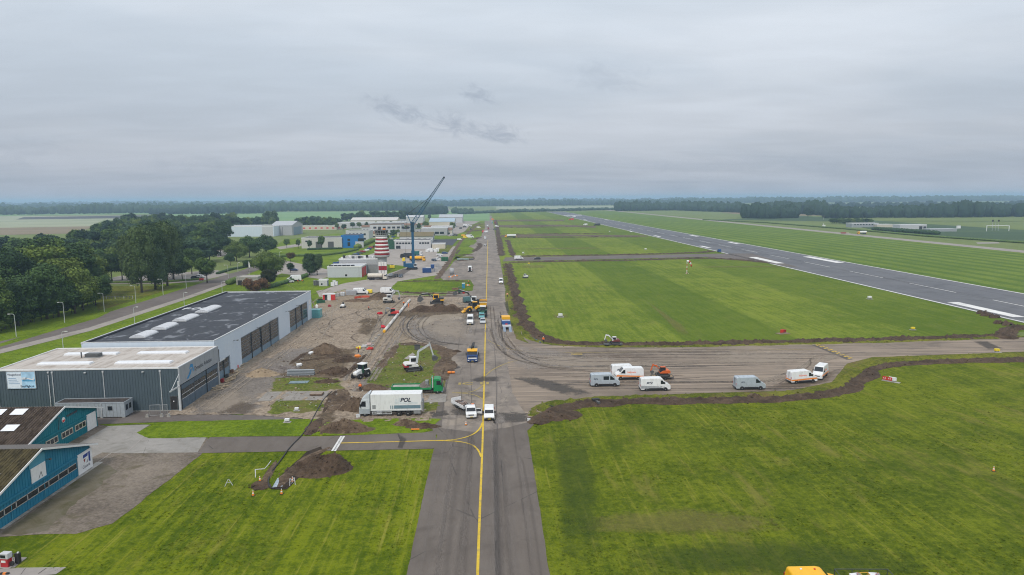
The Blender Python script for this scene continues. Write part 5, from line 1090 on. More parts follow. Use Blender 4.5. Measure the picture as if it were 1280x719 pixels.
for x0, x1 in ((1.5, 2.4), (4.4, 5.3), (6.3, 7.1), (9.0, 9.8)): wnd = part('window', DGREY, ca, (x0, x1, -.05, 0, 1.45, 2.2)); part('pane', GLASS, wnd, (x0+.07, x1-.07, -.065, -.05, 1.52, 2.13))
for y0 in (.4, 1.5): wnd = part('window', DGREY, ca, (11.9, 11.95, y0, y0+.7, 1.3, 2.3)); part('pane', GLASS, wnd, (11.95, 11.965, y0+.07, y0+.63, 1.37, 2.23))
for x in (.2, 4, 7.8, 11.6): 
    for y in (.15, 2.5): part('support_block', CONC, ca, (x-.2, x+.25, y-.15, y+.2, 0, .22))
# fencing panels and concrete feet beside the slate hangar
for k, (x0, x1) in enumerate(((-60.6, -58.9), (-58.7, -57.6))):
    f = thing('fence_panel', ('mesh fence panel left of the concrete feet by the slate hangar', 'mesh fence panel nearest the slate hangar door')[k], 'fence panel', (x0, 119.4, 0)); Lf = x1-x0
    b = MB(); b.tube([(0, 0, .1), (0, 0, 2.0), (Lf, .3, 2.0), (Lf, .3, .1), (0, 0, .1)], .03); b.build('frame', STEEL, f); b = MB()
    for q in range(12): b.beam((Lf*q/12, .3*q/12, .15), (Lf*q/12, .3*q/12, 1.95), .012, .012)
    for q in range(8): b.beam((0, 0, .3+q*.22), (Lf, .3, .3+q*.22), .012, .012)
    tag(b.build('mesh', STEEL, f), kind='stuff')
for k, x in enumerate((-60.7, -58.2, -57.0)): o = MB().prism([(-.3, 0), (.3, 0), (.14, .55), (-.14, .55)], 'y', -.2, .2).build('concrete_block', CONC, loc=(x, 118.7, .06)); tag(o, ('pale concrete foot under the left fence panel', 'middle pale concrete foot by the mesh fence panels', 'pale concrete foot nearest the corner post')[k], 'concrete block', 'concrete feet beside the slate hangar')
# --- general halls
def hall(label, x0, x1, y0, y1, h, wall, roof, kind='flat', rise=0.0, win=(), door=(), name='building', cat='building', trim=WHITE, extra=None):
    t = thing(name, label, cat, (x0, y0, 0)); L, D = x1-x0, y1-y0
    if kind == 'flat':
        part('wall', wall, t, (0, L, 0, D, 0, h)); part('roof', roof, t, (.25, L-.25, .25, D-.25, h, h+.12)); part('roof_edge', trim, t, (-.1, L+.1, -.1, .25, h-.2, h+.35), (-.1, L+.1, D-.25, D+.1, h-.2, h+.35), (-.1, .25, .25, D-.25, h-.2, h+.35), (L-.25, L+.1, .25, D-.25, h-.2, h+.35))
    elif kind == 'gx':      # ridge along x, gables face left and right
        b = MB(); b.prism([(0, 0), (D, 0), (D, h), (D/2, h+rise), (0, h)], 'x', 0, L); b.build('wall', wall, t)
        for sd in (0, 1):
            b = MB(); e = 0-.4 if sd == 0 else D+.4; b.prism([(e, h-rise*.4/(D/2)+.05), (D/2, h+rise+.05), (D/2, h+rise+.3), (e, h-rise*.4/(D/2)+.3)], 'x', -.4, L+.4); b.build('roof', roof, t)
    else:
        b = MB(); b.prism([(0, 0), (L, 0), (L, h), (L/2, h+rise), (0, h)], 'y', 0, D); b.build('wall', wall, t)
        for sd in (0, 1):
            b = MB(); e = -.4 if sd == 0 else L+.4; b.prism([(e, h-rise*.4/(L/2)+.05), (L/2, h+rise+.05), (L/2, h+rise+.3), (e, h-rise*.4/(L/2)+.3)], 'y', -.4, D+.4); b.build('roof', roof, t)
    for (f, a, c, z0, z1, m_) in win:
        fr = (a-.12, c+.12, -.06, -.001, z0-.12, z1+.12) if f == 'S' else (L+.001, L+.06, a-.12, c+.12, z0-.12, z1+.12); gl = (a, c, -.1, -.06, z0, z1) if f == 'S' else (L+.06, L+.1, a, c, z0, z1)
        wn = part('window', trim, t, fr); part('pane', m_ or GLASS, wn, gl)
    for (f, a, c, z1, m_) in door: part('door', m_, t, (a, c, -.09, -.001, .05, z1) if f == 'S' else (L+.001, L+.09, a, c, .05, z1))
    return t
def bpx(xa, xb, yb): a, c = G(xa, yb), G(xb, yb); return a.x, c.x, (a.y+c.y)/2
def row(n, a, c, z0, z1, fr=.7, f='S', m_=None): st = (c-a)/n; return [(f, a+st*i+st*(1-fr)/2, a+st*(i+1)-st*(1-fr)/2, z0, z1, m_) for i in range(n)]
a, c, y = bpx(410, 452, 347); hall('low pale hall with a red end, before the striped tower', a, c, y, y+14, 5.2, mat('pale_hall_cladding', (.50, .53, .57), .5, var=.06, dirt=.15), LROOF, win=[('S', 8.5, 9.6, .6, 1.6, None)], door=[('S', 15.3, 15.35, 5.0, MGREY), ('E', .8, 6, 4.6, RED), ('E', 7, 12, 4.6, RED)])
for k in range(6): 
    p = Vector((a+1.2+k*2.1, y+3+.3*(k % 2), 5.32)); o = part('roof_vent', BLACK, None, (-.9, .9, -.35, .35, 0, .55), bevel=.05); o.location = p; o.rotation_euler = (0, 0, R(25)); tag(o, 'black roof vent on the low pale hall before the tower', 'roof vent', 'black vents along the edge of the low hall')
a2, c2, y2 = a+2.5, a+23.5, y+15; fs = hall('grey fire station hall with a recessed bay, left of the striped tower', a2, c2, y2, y2+20, 7.6, GABLEG, mat('gravel_roof', (.30, .29, .28), .9, var=.2), door=[('S', 13.6, 20.2, 4.6, MGREY)])
part('bay_shadow_gap', DGREY, fs, (13.4, 20.6, -.13, -.1, 4.6, 4.75))
for k in range(14):
    o = MB(); o.box(-.55, .55, -.45, .45, 0, random.uniform(.6, 1.5)); o = o.build('roof_unit', (WHITE, LGREY, DGREY, BLACK)[k % 4], bevel=.04); o.location = (a2+1.2+(k % 7)*2.9, y2+2.5+(k//7)*5+random.uniform(-1, 1), 7.72); tag(o, f'{("white", "pale grey", "dark grey", "black")[k % 4]} ventilation box on the fire station roof', 'roof unit', f'{("white", "pale grey", "dark grey", "black")[k % 4]} boxes on the fire station roof')
# striped control tower
tp = G(478.5, 348.5); tw = thing('control_tower', 'round control tower in red and white bands with a glazed cab', 'control tower', tp)
TR = mat('tower_red', (.30, .012, .02), .5, dirt=.15); TWH = mat('tower_white', (.72, .70, .70), .5, dirt=.2); TC = mat('tower_concrete', (.36, .37, .38), .8, dirt=.2)
b = MB(); b.lathe([(2.2, 0), (2.2, 10.9)], 28); b.build('core', TC, tw); b = MB(); b.lathe([(3.1, 10.4), (3.6, 10.8), (3.65, 11.4), (3.4, 11.7)], 28); b.build('ring', TC, tw)
z = 11.6; n = 10; hgt = (20.2-11.6)/n
for k in range(n):
    r0 = 3.6-1.0*k/n; r1 = 3.6-1.0*(k+1)/n; b = MB(); b.lathe([(r0+.10, z), (r1+.10, z+hgt)] if k % 2 else [(r0, z), (r1, z+hgt)], 32); b.build('band', TWH if k % 2 else TR, tw, True); z += hgt
for k in range(4):
    for q in range(3): part('lower_band', TR if k % 2 == 0 else TWH, tw, (-1.4+q*1.35, -.3+q*1.35, -2.75, -2.2, .4+k*2.0, 2.3+k*2.0))
b = MB(); b.lathe([(2.5, 20.2), (2.9, 20.7), (2.9, 21.1), (2.6, 21.2)], 24); b.build('gallery', TC, tw); b = MB(); b.lathe([(2.75, 21.1), (3.15, 23.0)], 16); b.build('cab_glazing', GLASS, tw); b = MB(); b.lathe([(3.3, 23.0), (3.35, 23.25), (2.9, 23.5)], 16); b.build('cab_roof', DGREY, tw)
for k in range(16): 
    aa = 2*math.pi*k/16; b = MB(); b.beam((2.78*math.cos(aa), 2.78*math.sin(aa), 21.1), (3.18*math.cos(aa), 3.18*math.sin(aa), 23.0), .12, .12); b.build('mullion', LGREY, tw)
b = MB(); b.tube([(3.0*math.cos(q*math.pi/8), 3.0*math.sin(q*math.pi/8), 22.0-.2) for q in range(17)], .04); b.build('handrail', LGREY, tw); b = MB(); b.box(.7, 2.0, -.6, .6, 23.4, 24.1); b.build('orange_beacon', ORANGE, tw, bevel=.1); b = MB(); b.obox((-.9, 0, 23.8), (1.2, 1.0, .6)); b.build('roof_unit', BLACK, tw)
# far buildings along the platform
W0 = WHITE; WHITE = mat('hall_white', (.50, .51, .53), .6, var=.08, dirt=.2); LROOF = mat('hall_roof', (.40, .42, .45), .5, var=.1, dirt=.25)
a, c, y = bpx(272, 341, 296); sv = hall('large silver hangar block behind the round trees', a, c, y, y+40, 10.5, WCLAD, LROOF, door=[('S', (c-a)*.80, (c-a)*.985, 12.0, WHITE), ('S', 14, 14.3, 9, MGREY), ('S', 2, 8, 4, GABLEG)])
a, c, y = bpx(331, 362, 295); hall('silver hangar with a low pitched pale roof and dark gable end', a+5, c, y+8, y+50, 10.5, GABLEG, LROOF, 'gx', 4.0, door=[('E', 6, 36, 8.5, mat('blue_grey_door', (.18, .25, .32), .5)), ('S', 12, 12.4, 9, DGREY)])
a, c, y = bpx(378, 427, 310.5); hall('pale blockwork hall with dark doorways behind the clipped trees', a, c, y, y+24, 8.0, mat('pale_block', (.52, .51, .49), .8, dirt=.15), DROOF, door=[('S', 11, 16, 5.2, DGREY), ('S', 20.5, 25, 5.2, DGREY)], win=[('S', 3, 8, 5, 6.2, None)])
a, c, y = bpx(427, 449, 310); hall('bright blue office block joined to the pale hall', a, c, y, y+20, 9.6, SKYB, DROOF, trim=SKYB, win=[('S', 5, 7, 1.5, 4.5, None), ('S', 13.2, 18, 5.2, 7.5, None), ('S', 5, 7, 5.5, 7.2, None)], door=[('S', 11, 17.5, 5.0, WHITE)])
a, c, y = bpx(433, 461, 302); hall('white two storey office with black windows behind the blue block', a, c, y, y+22, 9.5, WHITE, DROOF, win=row(5, 2, c-a-2, 5.6, 7.4, .55)+row(4, 2, c-a-2, 1.6, 3.4, .6))
a, c, y = bpx(452, 500, 292.5); hall('long white hall with a red brown roof edge left of the crane', a+8, c, y+10, y+34, 10, WHITE, DROOF, trim=BRICK, win=row(9, 3, 50, 5.5, 7.5, .6))
a, c, y = bpx(424, 505, 285.5); hall('long white shed behind the row of young trees', a, c, y, y+30, 7.5, WHITE, LROOF, win=row(8, 3, 88, 3.0, 5.0, .5)); hall('low brown roofed shed behind the long white shed', a+5, c-18, y+60, y+95, 8.5, CREAM, mat('pale_sheet_roof', (.52, .50, .48), .6), 'gx', 3.5)
a, c, y = bpx(372, 425, 287.5); hall('small pink and white houses row beyond the silver hangar', a+4, c, y, y+16, 5.2, CREAM, DROOF, win=row(8, 2, 60, 1.5, 3.2, .4, m_=RED))
a, c, y = bpx(493, 546, 311.5); hall('white two storey airport office with a strip of black windows', a, a+28, y, y+16, 6.6, WHITE, DROOF, win=row(6, 1.5, 15, 3.9, 5.2, .8)+row(4, 19, 27, 3.9, 5.2, .8)+[('S', 1.5, 5, .4, 2.8, None)], door=[('S', -.01, .5, 6.0, DGREEN)]); hall('low flat annexe right of the white airport office', a+28.6, c+6, y+1, y+12, 3.6, CREAM, GABLEG); hall('dark green stair block at the left of the airport office', a-5, a-.2, y+1, y+8, 6.8, DGREEN, DROOF, trim=DGREEN)
a, c, y = bpx(500, 541, 302); hall('white house with a mossy brown pitched roof behind the airport office', a, c, y, y+17, 4.6, WHITE, mat('moss_tiles', (.17, .14, .075), .9, var=.3), 'gx', 3.4, door=[('E', 5, 9, 3.0, DGREEN)], win=row(5, 5, 30, 1.3, 2.8, .5))
a, c, y = bpx(527, 559, 294.5); hall('grey hangar with a dark glazed front beside the dark round tree', a, c, y, y+20, 7.6, GABLEG, LROOF, win=row(4, 3, c-a-3, 1.5, 4, .85), door=[('E', 4, 14, 5.5, DGREEN)]); hall('white hangar strip behind the grey glazed hangar', a+8, c+4, y+26, y+44, 8.2, WHITE, GABLEG)
a, c, y = bpx(537, 568, 284.5); hall('cream walled hangar with a light blue roof', a, c, y, y+36, 7.5, CREAM, BROOF, 'gx', 4.2, door=[('E', 6, 28, 6, BROOF)])
a, c, y = bpx(549, 578, 278.5); hall('farthest pale grey hangar on the platform', a, c, y, y+40, 8.5, WHITE, LROOF, 'gx', 4.0, door=[('E', 6, 30, 7, MGREY)])
a, c, y = bpx(508, 529, 279); hall('white hall with bright gable beyond the crane boom', a, c, y, y+24, 9.5, WHITE, WHITE, 'gx', 2.4); a, c, y = bpx(497, 523, 285); hall('low white sheds with a red door behind the crane', a, c, y, y+20, 5.5, WHITE, LROOF, door=[('S', 18, 24, 4, DRED)])
a, c, y = bpx(1063, 1100, 284.5); hall('long low white clubhouse beyond the far taxiway', a, c, y, y+14, 5.0, FASCIA, GABLEG, win=row(7, 2, c-a-6, 2.8, 4.2, .6)); a, c, y = bpx(1123, 1160, 287.5); hall('white shed with two black openings beyond the far taxiway', a, c, y, y+14, 5.6, WHITE, LROOF, door=[('S', (c-a)*.72, (c-a)*.84, 4, BLACK), ('S', (c-a)*.88, (c-a)*.98, 3.8, BLACK)]); a, c, y = bpx(1160, 1198, 290); hall('low pale shed row right of the white shed', a, c, y, y+10, 3.0, FASCIA, LROOF, trim=LGREY); a, c, y = bpx(1100, 1122, 285); hall('small low sheds between the clubhouse and the white shed', a, c, y+8, y+18, 3.8, CREAM, GABLEG)
a, c, y = bpx(296, 322, 356.5); hall('low grey concrete bunker on the verge by the reddish bush', a, c, y, y+8, 3.4, CONC, mat('bunker_roof', (.38, .36, .34), .9), trim=CONC, door=[('S', .6, 2.6, 2.2, BLACK)])
a, c, y = bpx(399, 409, 358); hall('small white kiosk hut on the grass beside grey cabinets', a, c, y, y+2.6, 2.7, WHITE, LROOF, name='kiosk', cat='hut', win=[('S', .8, 1.6, .6, 1.4, None), ('E', .3, 2.2, .3, 2.4, BLUE)])
rr = random.Random(21)
for k in range(18):
    px, py = (rr.uniform(452, 508), rr.uniform(283, 299)) if k < 9 else (rr.uniform(498, 556), rr.uniform(276, 296)); p = G(px, py); L_ = rr.uniform(9, 24)
    t = hall('small grey shed among the crowded low buildings beyond the tower', p.x, p.x+L_, p.y, p.y+rr.uniform(7, 14), rr.uniform(3, 5.2), (GABLEG, CREAM, WHITE, FASCIA)[k % 4], (LROOF, DROOF, BRICK)[k % 3], ('flat', 'flat', 'gx')[k % 3], 2.0, win=row(max(2, int(L_/4)), 1, L_-1, 1.2, 2.4, .5), trim=GABLEG); t['group'] = 'small sheds beyond the tower'
WHITE = W0
# ------------------------------------------------------------------ trees
LEAF_D = leaf_mat('leaf_dark', (.028, .060, .022), (.082, .145, .036), (.13, .165, .03)); LEAF_M = leaf_mat('leaf_mid', (.040, .080, .022), (.112, .18, .036), (.155, .19, .035)); LEAF_P = leaf_mat('leaf_poplar', (.026, .055, .026), (.068, .115, .042), (.09, .125, .035))
LEAF_C = leaf_mat('leaf_copper', (.075, .034, .022), (.155, .078, .048), (.16, .10, .05)); LEAF_O = leaf_mat('leaf_olive', (.032, .040, .016), (.085, .085, .03), (.11, .06, .025)); LEAF_B = leaf_mat('leaf_bluegreen', (.022, .050, .030), (.060, .112, .052), (.075, .12, .045))
LEAF_W = leaf_mat('leaf_far_wood', (.013, .032, .024), (.034, .068, .036), (.045, .075, .03))
BARK = mat('bark', (.085, .068, .052), .95, var=.3, scale=2)
bm = bmesh.new(); bmesh.ops.create_icosphere(bm, subdivisions=3, radius=1); ICO2 = (np.array([v.co[:] for v in bm.verts]), np.array([[v.index for v in f.verts] for f in bm.faces])); bm.free()
bm = bmesh.new(); bmesh.ops.create_icosphere(bm, subdivisions=2, radius=1); ICO1 = (np.array([v.co[:] for v in bm.verts]), np.array([[v.index for v in f.verts] for f in bm.faces])); bm.free()
def crown_mesh(name, material, rx, z0, z1, lobes, nleaf, ls, seed, shape='round'):
    """leaf clumps over the lobes of a crown; unit: metres, stands at z=0"""
    rng = np.random.default_rng(seed); C = []; zc, rz = (z0+z1)/2, (z1-z0)/2
    for k in range(lobes):
        u = rng.normal(size=3); u /= np.linalg.norm(u); rr = rng.uniform(.35, .78)
        if shape == 'poplar': p = np.array([u[0]*rx*.55, u[1]*rx*.55, zc+(rng.uniform(-1, 1))*rz*.82]); r = rx*rng.uniform(.42, .62)*(1-.45*max(0, (p[2]-zc)/rz)**2)
        else: p = np.array([u[0]*rx*rr, u[1]*rx*rr, zc+u[2]*rz*rr*(1 if u[2] > 0 else .85)]); r = min(rx, rz)*rng.uniform(.30, .50)
        C.append((*p, r))
    C = np.array(C); Vs, Fs, n0 = [], [], 0
    for c in C:   # the dense inside of each clump
        v = ICO1[0]*c[3]*.70*(1+rng.uniform(-.12, .12, (42, 1)))*np.array([1, 1, .85 if shape != 'poplar' else 1.4])+c[:3]; Vs.append(v); Fs.append(ICO1[1]+n0); n0 += 42
    w_ = C[:, 3]**2; idx = rng.choice(len(C), nleaf, p=w_/w_.sum()); d = rng.normal(size=(nleaf, 3)); d[:, 2] += .25; d /= np.linalg.norm(d, axis=1)[:, None]
    stretch = np.array([1, 1, .88 if shape != 'poplar' else 1.5]); P = C[idx, :3]+d*(C[idx, 3]*rng.uniform(.66, 1.16, nleaf))[:, None]*stretch
    inside = np.zeros(nleaf, bool)
    for c in C: q = (P-c[:3])/stretch; inside |= (np.linalg.norm(q, axis=1) < c[3]*.62)
    P = P[~inside]; d = d[~inside]; n = len(P)
    nrm = d+rng.normal(size=(n, 3))*.55; nrm /= np.linalg.norm(nrm, axis=1)[:, None]; t1_ = np.cross(nrm, rng.normal(size=(n, 3))); t1_ /= np.linalg.norm(t1_, axis=1)[:, None]; t2_ = np.cross(nrm, t1_)
    s_ = ls*rng.uniform(.55, 1.25, n)[:, None]; a = rng.uniform(.55, 1.0, n)[:, None]
    quad = np.stack([P-t1_*s_*.5, P-t2_*s_*.5*a+nrm*s_*.1, P+t1_*s_*.5, P+t2_*s_*.5*a+nrm*s_*.1], 1).reshape(-1, 3)
    q = np.arange(n)*4+n0; Ft = np.concatenate([np.stack([q, q+1, q+2], 1), np.stack([q, q+2, q+3], 1)])
    return np_mesh(name, np.concatenate(Vs+[quad]), np.concatenate(Fs+[Ft]), material)
def trunk_mesh(h, r, z1, spread, seed):
    rng = random.Random(seed); b = MB(); b.cyl((0, 0, -.1), (0, 0, h), r*1.15, r*.75, 9); b.cyl((0, 0, h), (rng.uniform(-.4, .4), rng.uniform(-.4, .4), z1*.8), r*.75, r*.15, 7)
    for k in range(6):
        a = 2*math.pi*k/6+rng.uniform(-.4, .4); z = h*rng.uniform(.75, 1.3); m_ = Vector((math.cos(a)*spread*.4, math.sin(a)*spread*.4, z+spread*.35)); b.cyl((0, 0, z), m_, r*.42, r*.26, 6); b.cyl(m_, m_+Vector((math.cos(a)*spread*.3, math.sin(a)*spread*.3, spread*.45)), r*.26, r*.07, 5)
    return b.mesh('trunk', BARK, True)
PROTO = {}
def proto(key, *a): PROTO[key] = a
CM = crown_mesh
for s in range(4): proto(('broad', s), CM('crown', (LEAF_D, LEAF_M, LEAF_D, LEAF_M)[s], 7.5, 1.2, 21, 34, 15000, .85, 10+s), trunk_mesh(4, .38, 20, 6, s), 21)
for s in range(2): proto(('poplar', s), CM('crown', LEAF_P, 6.2, 4.0, 26, 40, 16000, .80, 30+s, 'poplar'), trunk_mesh(5, .5, 26, 4, 9+s), 26)
for s in range(2): proto(('lolly', s), CM('crown', (LEAF_M, LEAF_D)[s], 4.4, 3.0, 11.5, 22, 6000, .6, 40+s), trunk_mesh(3.4, .2, 11, 3, 19+s), 11.5)
for s in range(3): proto(('wood', s), CM('crown', (LEAF_B, LEAF_D, LEAF_M)[s], 6.2, .6, 18, 26, 5000, 1.15, 50+s), trunk_mesh(3, .35, 17, 5, 29+s), 18)
proto(('round', 0), CM('crown', LEAF_D, 2.3, 1.6, 6.4, 18, 2600, .42, 60), trunk_mesh(2.0, .14, 6, 1.6, 33), 6.4); proto(('copper', 0), CM('crown', LEAF_C, 3.4, .2, 4.6, 24, 5500, .34, 61), trunk_mesh(.8, .16, 4, 2.2, 34), 4.6); proto(('olive', 0), CM('crown', LEAF_O, 3.8, 2.0, 8.0, 22, 5500, .42, 62), trunk_mesh(2.2, .2, 7.5, 2.6, 35), 8); proto(('wide', 0), CM('crown', LEAF_D, 6.5, 1.0, 13, 32, 11000, .62, 63), trunk_mesh(2.5, .32, 12, 5, 36), 13)
def tree(label, px, py, key, h, group=None, wd=1.0, cat='tree', xyz=None, name='tree'):
    cr, tr, ph = PROTO[key]; p = xyz or G(px, py); t = thing(name, label, cat, (p.x, p.y, .05), random.uniform(0, 6.28), group); s = h/ph
    a = link('trunk', tr, t); a.scale = (s*min(1.3, wd), s*min(1.3, wd), s); c = link('crown', cr, t); c.scale = (s*wd*random.uniform(.92, 1.08), s*wd*random.uniform(.92, 1.08), s); return t
A_ = 'dense dark broadleaf tree in the wood beside the access road'
for (x, y, h) in ((-14, 416, 17), (6, 411, 14), (24, 407, 17), (40, 403, 15), (58, 399, 18), (75, 396, 15), (92, 392, 17), (107, 388, 15), (117, 382, 13), (-6, 392, 21), (14, 388, 21), (34, 384, 23), (54, 381, 23), (72, 378, 22.5), (90, 376, 21.5), (105, 372, 19), (0, 368, 20), (26, 364, 21), (48, 362, 23.5), (68, 360, 23.0), (86, 358, 22), (104, 356, 19), (-24, 385, 20), (-30, 405, 18)):
    tree(A_, x+random.uniform(-3, 3), y, ('broad', random.randrange(4)), h*random.uniform(.94, 1.05), 'dense trees of the wood beside the access road', random.uniform(.95, 1.2))
for k in range(20):   # undergrowth along the wood's foot
    x = -20+k*7.2; tree('low dark shrub at the foot of the roadside wood', x+random.uniform(-2, 2), 420-k*1.9+random.uniform(-1, 1)-(3 if k > 15 else 0), ('copper', 0) if False else ('round', 0), random.uniform(3.2, 5.0), 'shrubs along the foot of the roadside wood', random.uniform(1.5, 2.0), 'shrub', name='shrub')
for x, y, h, w_, lb in ((177.5, 366, 26, .95, 'left one of three tall poplars beside the access road'), (194.5, 362, 27, .95, 'middle one of three tall poplars beside the access road'), (209.5, 358, 27, .9, 'right one of three tall poplars beside the access road')): tree(lb, x, y, ('poplar', int(x) % 2), h, 'tall poplars beside the access road', w_)
for k, (x, y, h, w_) in enumerate(((186, 353, 27, .9), (202, 350, 27, .95), (217, 349, 25.5, .9), (166, 355, 22, .95))): tree('tall poplar standing behind the front three at the car park edge', x, y, ('poplar', k % 2), h, 'poplars at the car park edge', w_)
for k, (x, y, h) in enumerate(((126, 350, 13), (140, 352.5, 13.5), (153, 350.5, 14), (218, 352.5, 12.5), (228, 350.5, 11.5), (240, 343, 14), (110, 347, 14))): tree('slim trunked tree in the row along the car park kerb', x, y, ('lolly', k % 2), h, 'slim trees along the car park kerb', 1.05)
tree('lone rounded tree between the access road and the car park end', 259, 354, ('lolly', 0), 12.5, None, 1.2)
def wood(label, group, n, poly_y, hts, key='wood', wd=(.95, 1.25), seed=3):
    rng = random.Random(seed)
    for k in range(n):
        x = poly_y[0]+(poly_y[1]-poly_y[0])*((k+rng.uniform(-.3, .3))/max(1, n-1)); f = (x-poly_y[0])/(poly_y[1]-poly_y[0]); y = poly_y[2]+(poly_y[3]-poly_y[2])*f+rng.uniform(-1, 1)*poly_y[4]
        tree(label, x, y, (key, rng.randrange(3)), rng.uniform(*hts), group, rng.uniform(*wd))
wood('tree in the hazy belt behind the roadside wood', 'trees of the belt behind the roadside wood', 26, (-10, 140, 331, 322, 5), (14, 18), seed=1); wood('tree in the hazy belt behind the roadside wood', 'trees of the belt behind the roadside wood', 18, (-10, 130, 345, 338, 4), (12, 16), seed=2)
wood('mid green tree in the wood behind the poplars', 'trees of the wood behind the poplars', 34, (98, 272, 322, 312, 6), (17, 21.5), seed=4); wood('mid green tree in the wood behind the poplars', 'trees of the wood behind the poplars', 20, (105, 262, 338, 328, 4), (14, 18), seed=5); wood('mid green tree in the wood behind the poplars', 'trees of the wood behind the poplars', 26, (120, 276, 308, 302, 4), (18, 22), seed=15)
wood('dark hazy tree in the far belt left of the silver hangar', 'trees of the far belt left of the silver hangar', 34, (140, 300, 299, 293, 3), (17, 22), seed=6); wood('dark hazy tree in the far belt left of the silver hangar', 'trees of the far belt left of the silver hangar', 20, (150, 290, 291, 287, 2), (19, 24), seed=16)
wood('dark tree behind the silver hangar roof', 'dark trees behind the silver hangar', 10, (296, 345, 287, 283, 1), (14, 17), seed=7); tree('tallest dark tree rising behind the silver hangar roof', 337, 283, ('wood', 1), 24, None, 1.2); tree('second tall dark tree behind the silver hangar roof, right of the tallest', 343, 282.5, ('wood', 0), 23, None, .9)
wood('tree of the dark copse right of the silver hangar', 'trees of the dark copse right of the silver hangar', 16, (372, 424, 284, 284, 1.2), (13.5, 16), seed=8); wood('tree of the dark copse behind the long white shed', 'trees of the copse behind the long white shed', 30, (430, 524, 277.5, 276.5, 1.2), (14, 20), seed=9)
tree('broad dark tree, leftmost of the group by the roundabout', 276, 320, ('wide', 0), 15, None, 1.15); tree('broad dark tree behind the small round one by the roundabout', 296, 327, ('wide', 0), 13, None, 1.05); tree('broad dark tree at the centre of the roundabout group', 312, 322, ('wide', 0), 14.5, None, 1.1); tree('broad dark tree nearest the silver hangar in the roundabout group', 333, 318, ('wide', 0), 14, None, 1.1)
tree('small round tree on the verge left of the roundabout group', 288, 332, ('lolly', 0), 8, None, 1.15); tree('large dark spreading tree at the road bend, nearest the bunker', 336, 347, ('wide', 0), 13.2, None, 1.05); tree('low dark round tree by the flagpole at the road bend', 311, 340, ('round', 0), 6.5, None, 1.2)
tree('reddish brown bush beside the black roofed hangar', 320, 367, ('copper', 0), 6.4, None, 1.15, 'bush', name='bush'); tree('olive brown round tree behind the reddish bush', 338, 360.5, ('olive', 0), 8.6, None, 1.0)
tree('left one of two dark upright trees on the lawn', 387, 344.5, ('poplar', 0), 11.0, None, 1.25); tree('right one of two dark upright trees on the lawn', 396.5, 344, ('poplar', 1), 10.2, None, 1.2); tree('thin reddish small tree on the lawn by the hedge', 363, 327, ('olive', 0), 5.6, None, 1.2); tree('small dark tree beside the dark blue car', 363, 341, ('round', 0), 5.2, None, 1.2)
for k, (x, y) in enumerate(((358.5, 310), (373, 310.5), (387, 312), (402, 312))): tree(('leftmost', 'second', 'third', 'rightmost')[k]+' clipped round tree before the pale blockwork hall', x, y, ('round', 0), 7.2 if k < 3 else 10.5, 'clipped round trees before the blockwork hall', .85)
for k, (x, y) in enumerate(((413.5, 287), (421.5, 287.5), (441, 286), (449, 286), (458.5, 285.5), (470, 285), (480, 284), (489, 284.5), (430, 289))): tree('young round tree in the row before the long white shed', x, y, ('round', 0), 8.5, 'young round trees before the long white shed', 1.0)
tree('dark green tree mass right of the crane boom', 532, 286, ('wood', 1), 10.5, None, 1.15); tree('dark rounded tree left of the grey glazed hangar', 524, 287, ('wood', 2), 8.5, None, 1.1); tree('dark egg shaped tree at the right of the light blue roof', 565.5, 288, ('wood', 1), 11, None, .95); tree('lone dark tree on the far field beyond the white hall', 537, 274.5, ('wood', 0), 10, None, 1.0)
for k, (x, y) in enumerate(((503, 291), (497, 295), (508, 290), (491, 296), (483, 300))): tree('dark shrubby tree between the office roofs left of the crane', x, y, ('wood', k % 3), 7.5, 'shrubby trees between the office roofs', 1.1)
wood('dark tree of the copse behind the white clubhouse', 'trees of the copse behind the white clubhouse', 16, (1040, 1088, 279.5, 281, .6), (7.5, 9), seed=11, wd=(1.1, 1.4))
def hedge(label, pts, wd, h, material=None, name='hedge'):
    """a clipped hedge: a leafy wall along a line"""
    P = [G(*p) for p in pts]; Vs = []; Fs = []; n0 = 0; rng = np.random.default_rng(len(pts)+int(pts[0][0]))
    for a, b_ in zip(P[:-1], P[1:]):
        n = max(2, int((b_-a).length/(wd*.45)))
        for k in range(n):
            p = a+(b_-a)*(k/n); v = ICO2[0]*(1+rng.uniform(-.16, .16, (162, 1)))*np.array([wd*.55, wd*.55, h*.55]); v[:, 2] += h*.46; v = v+np.array([p.x+rng.uniform(-.1, .1)*wd, p.y+rng.uniform(-.1, .1)*wd, .05]); Vs.append(v); Fs.append(ICO2[1]+n0); n0 += 162
    o = link(name, np_mesh(name, np.concatenate(Vs), np.concatenate(Fs), material or LEAF_D)); return tag(o, label, 'hedge')
hedge('clipped dark hedge leading from the olive tree to the lawn', [(331, 362), (345, 358), (360, 353.5), (372, 350), (384, 345.5)], 2.2, 1.6); hedge('low hedge before the pale blockwork hall', [(386, 312.5), (410, 312), (428, 311.5)], 2.0, 1.4); hedge('long dark hedge across the lawn above the two upright trees', [(345, 321), (380, 320.5), (408, 319.5), (430, 316.5), (447, 312.5)], 2.2, 1.5); hedge('bushy hedge right of the bright blue block', [(446, 311), (455, 307), (466, 302)], 4.0, 3.2, LEAF_M); hedge('dark hedge beside the concrete bunker', [(286, 356), (296, 351.5)], 2.4, 2.2); hedge('low dark hedge along the car park kerb', [(272, 343), (288, 338), (310, 334)], 1.6, 1.2)
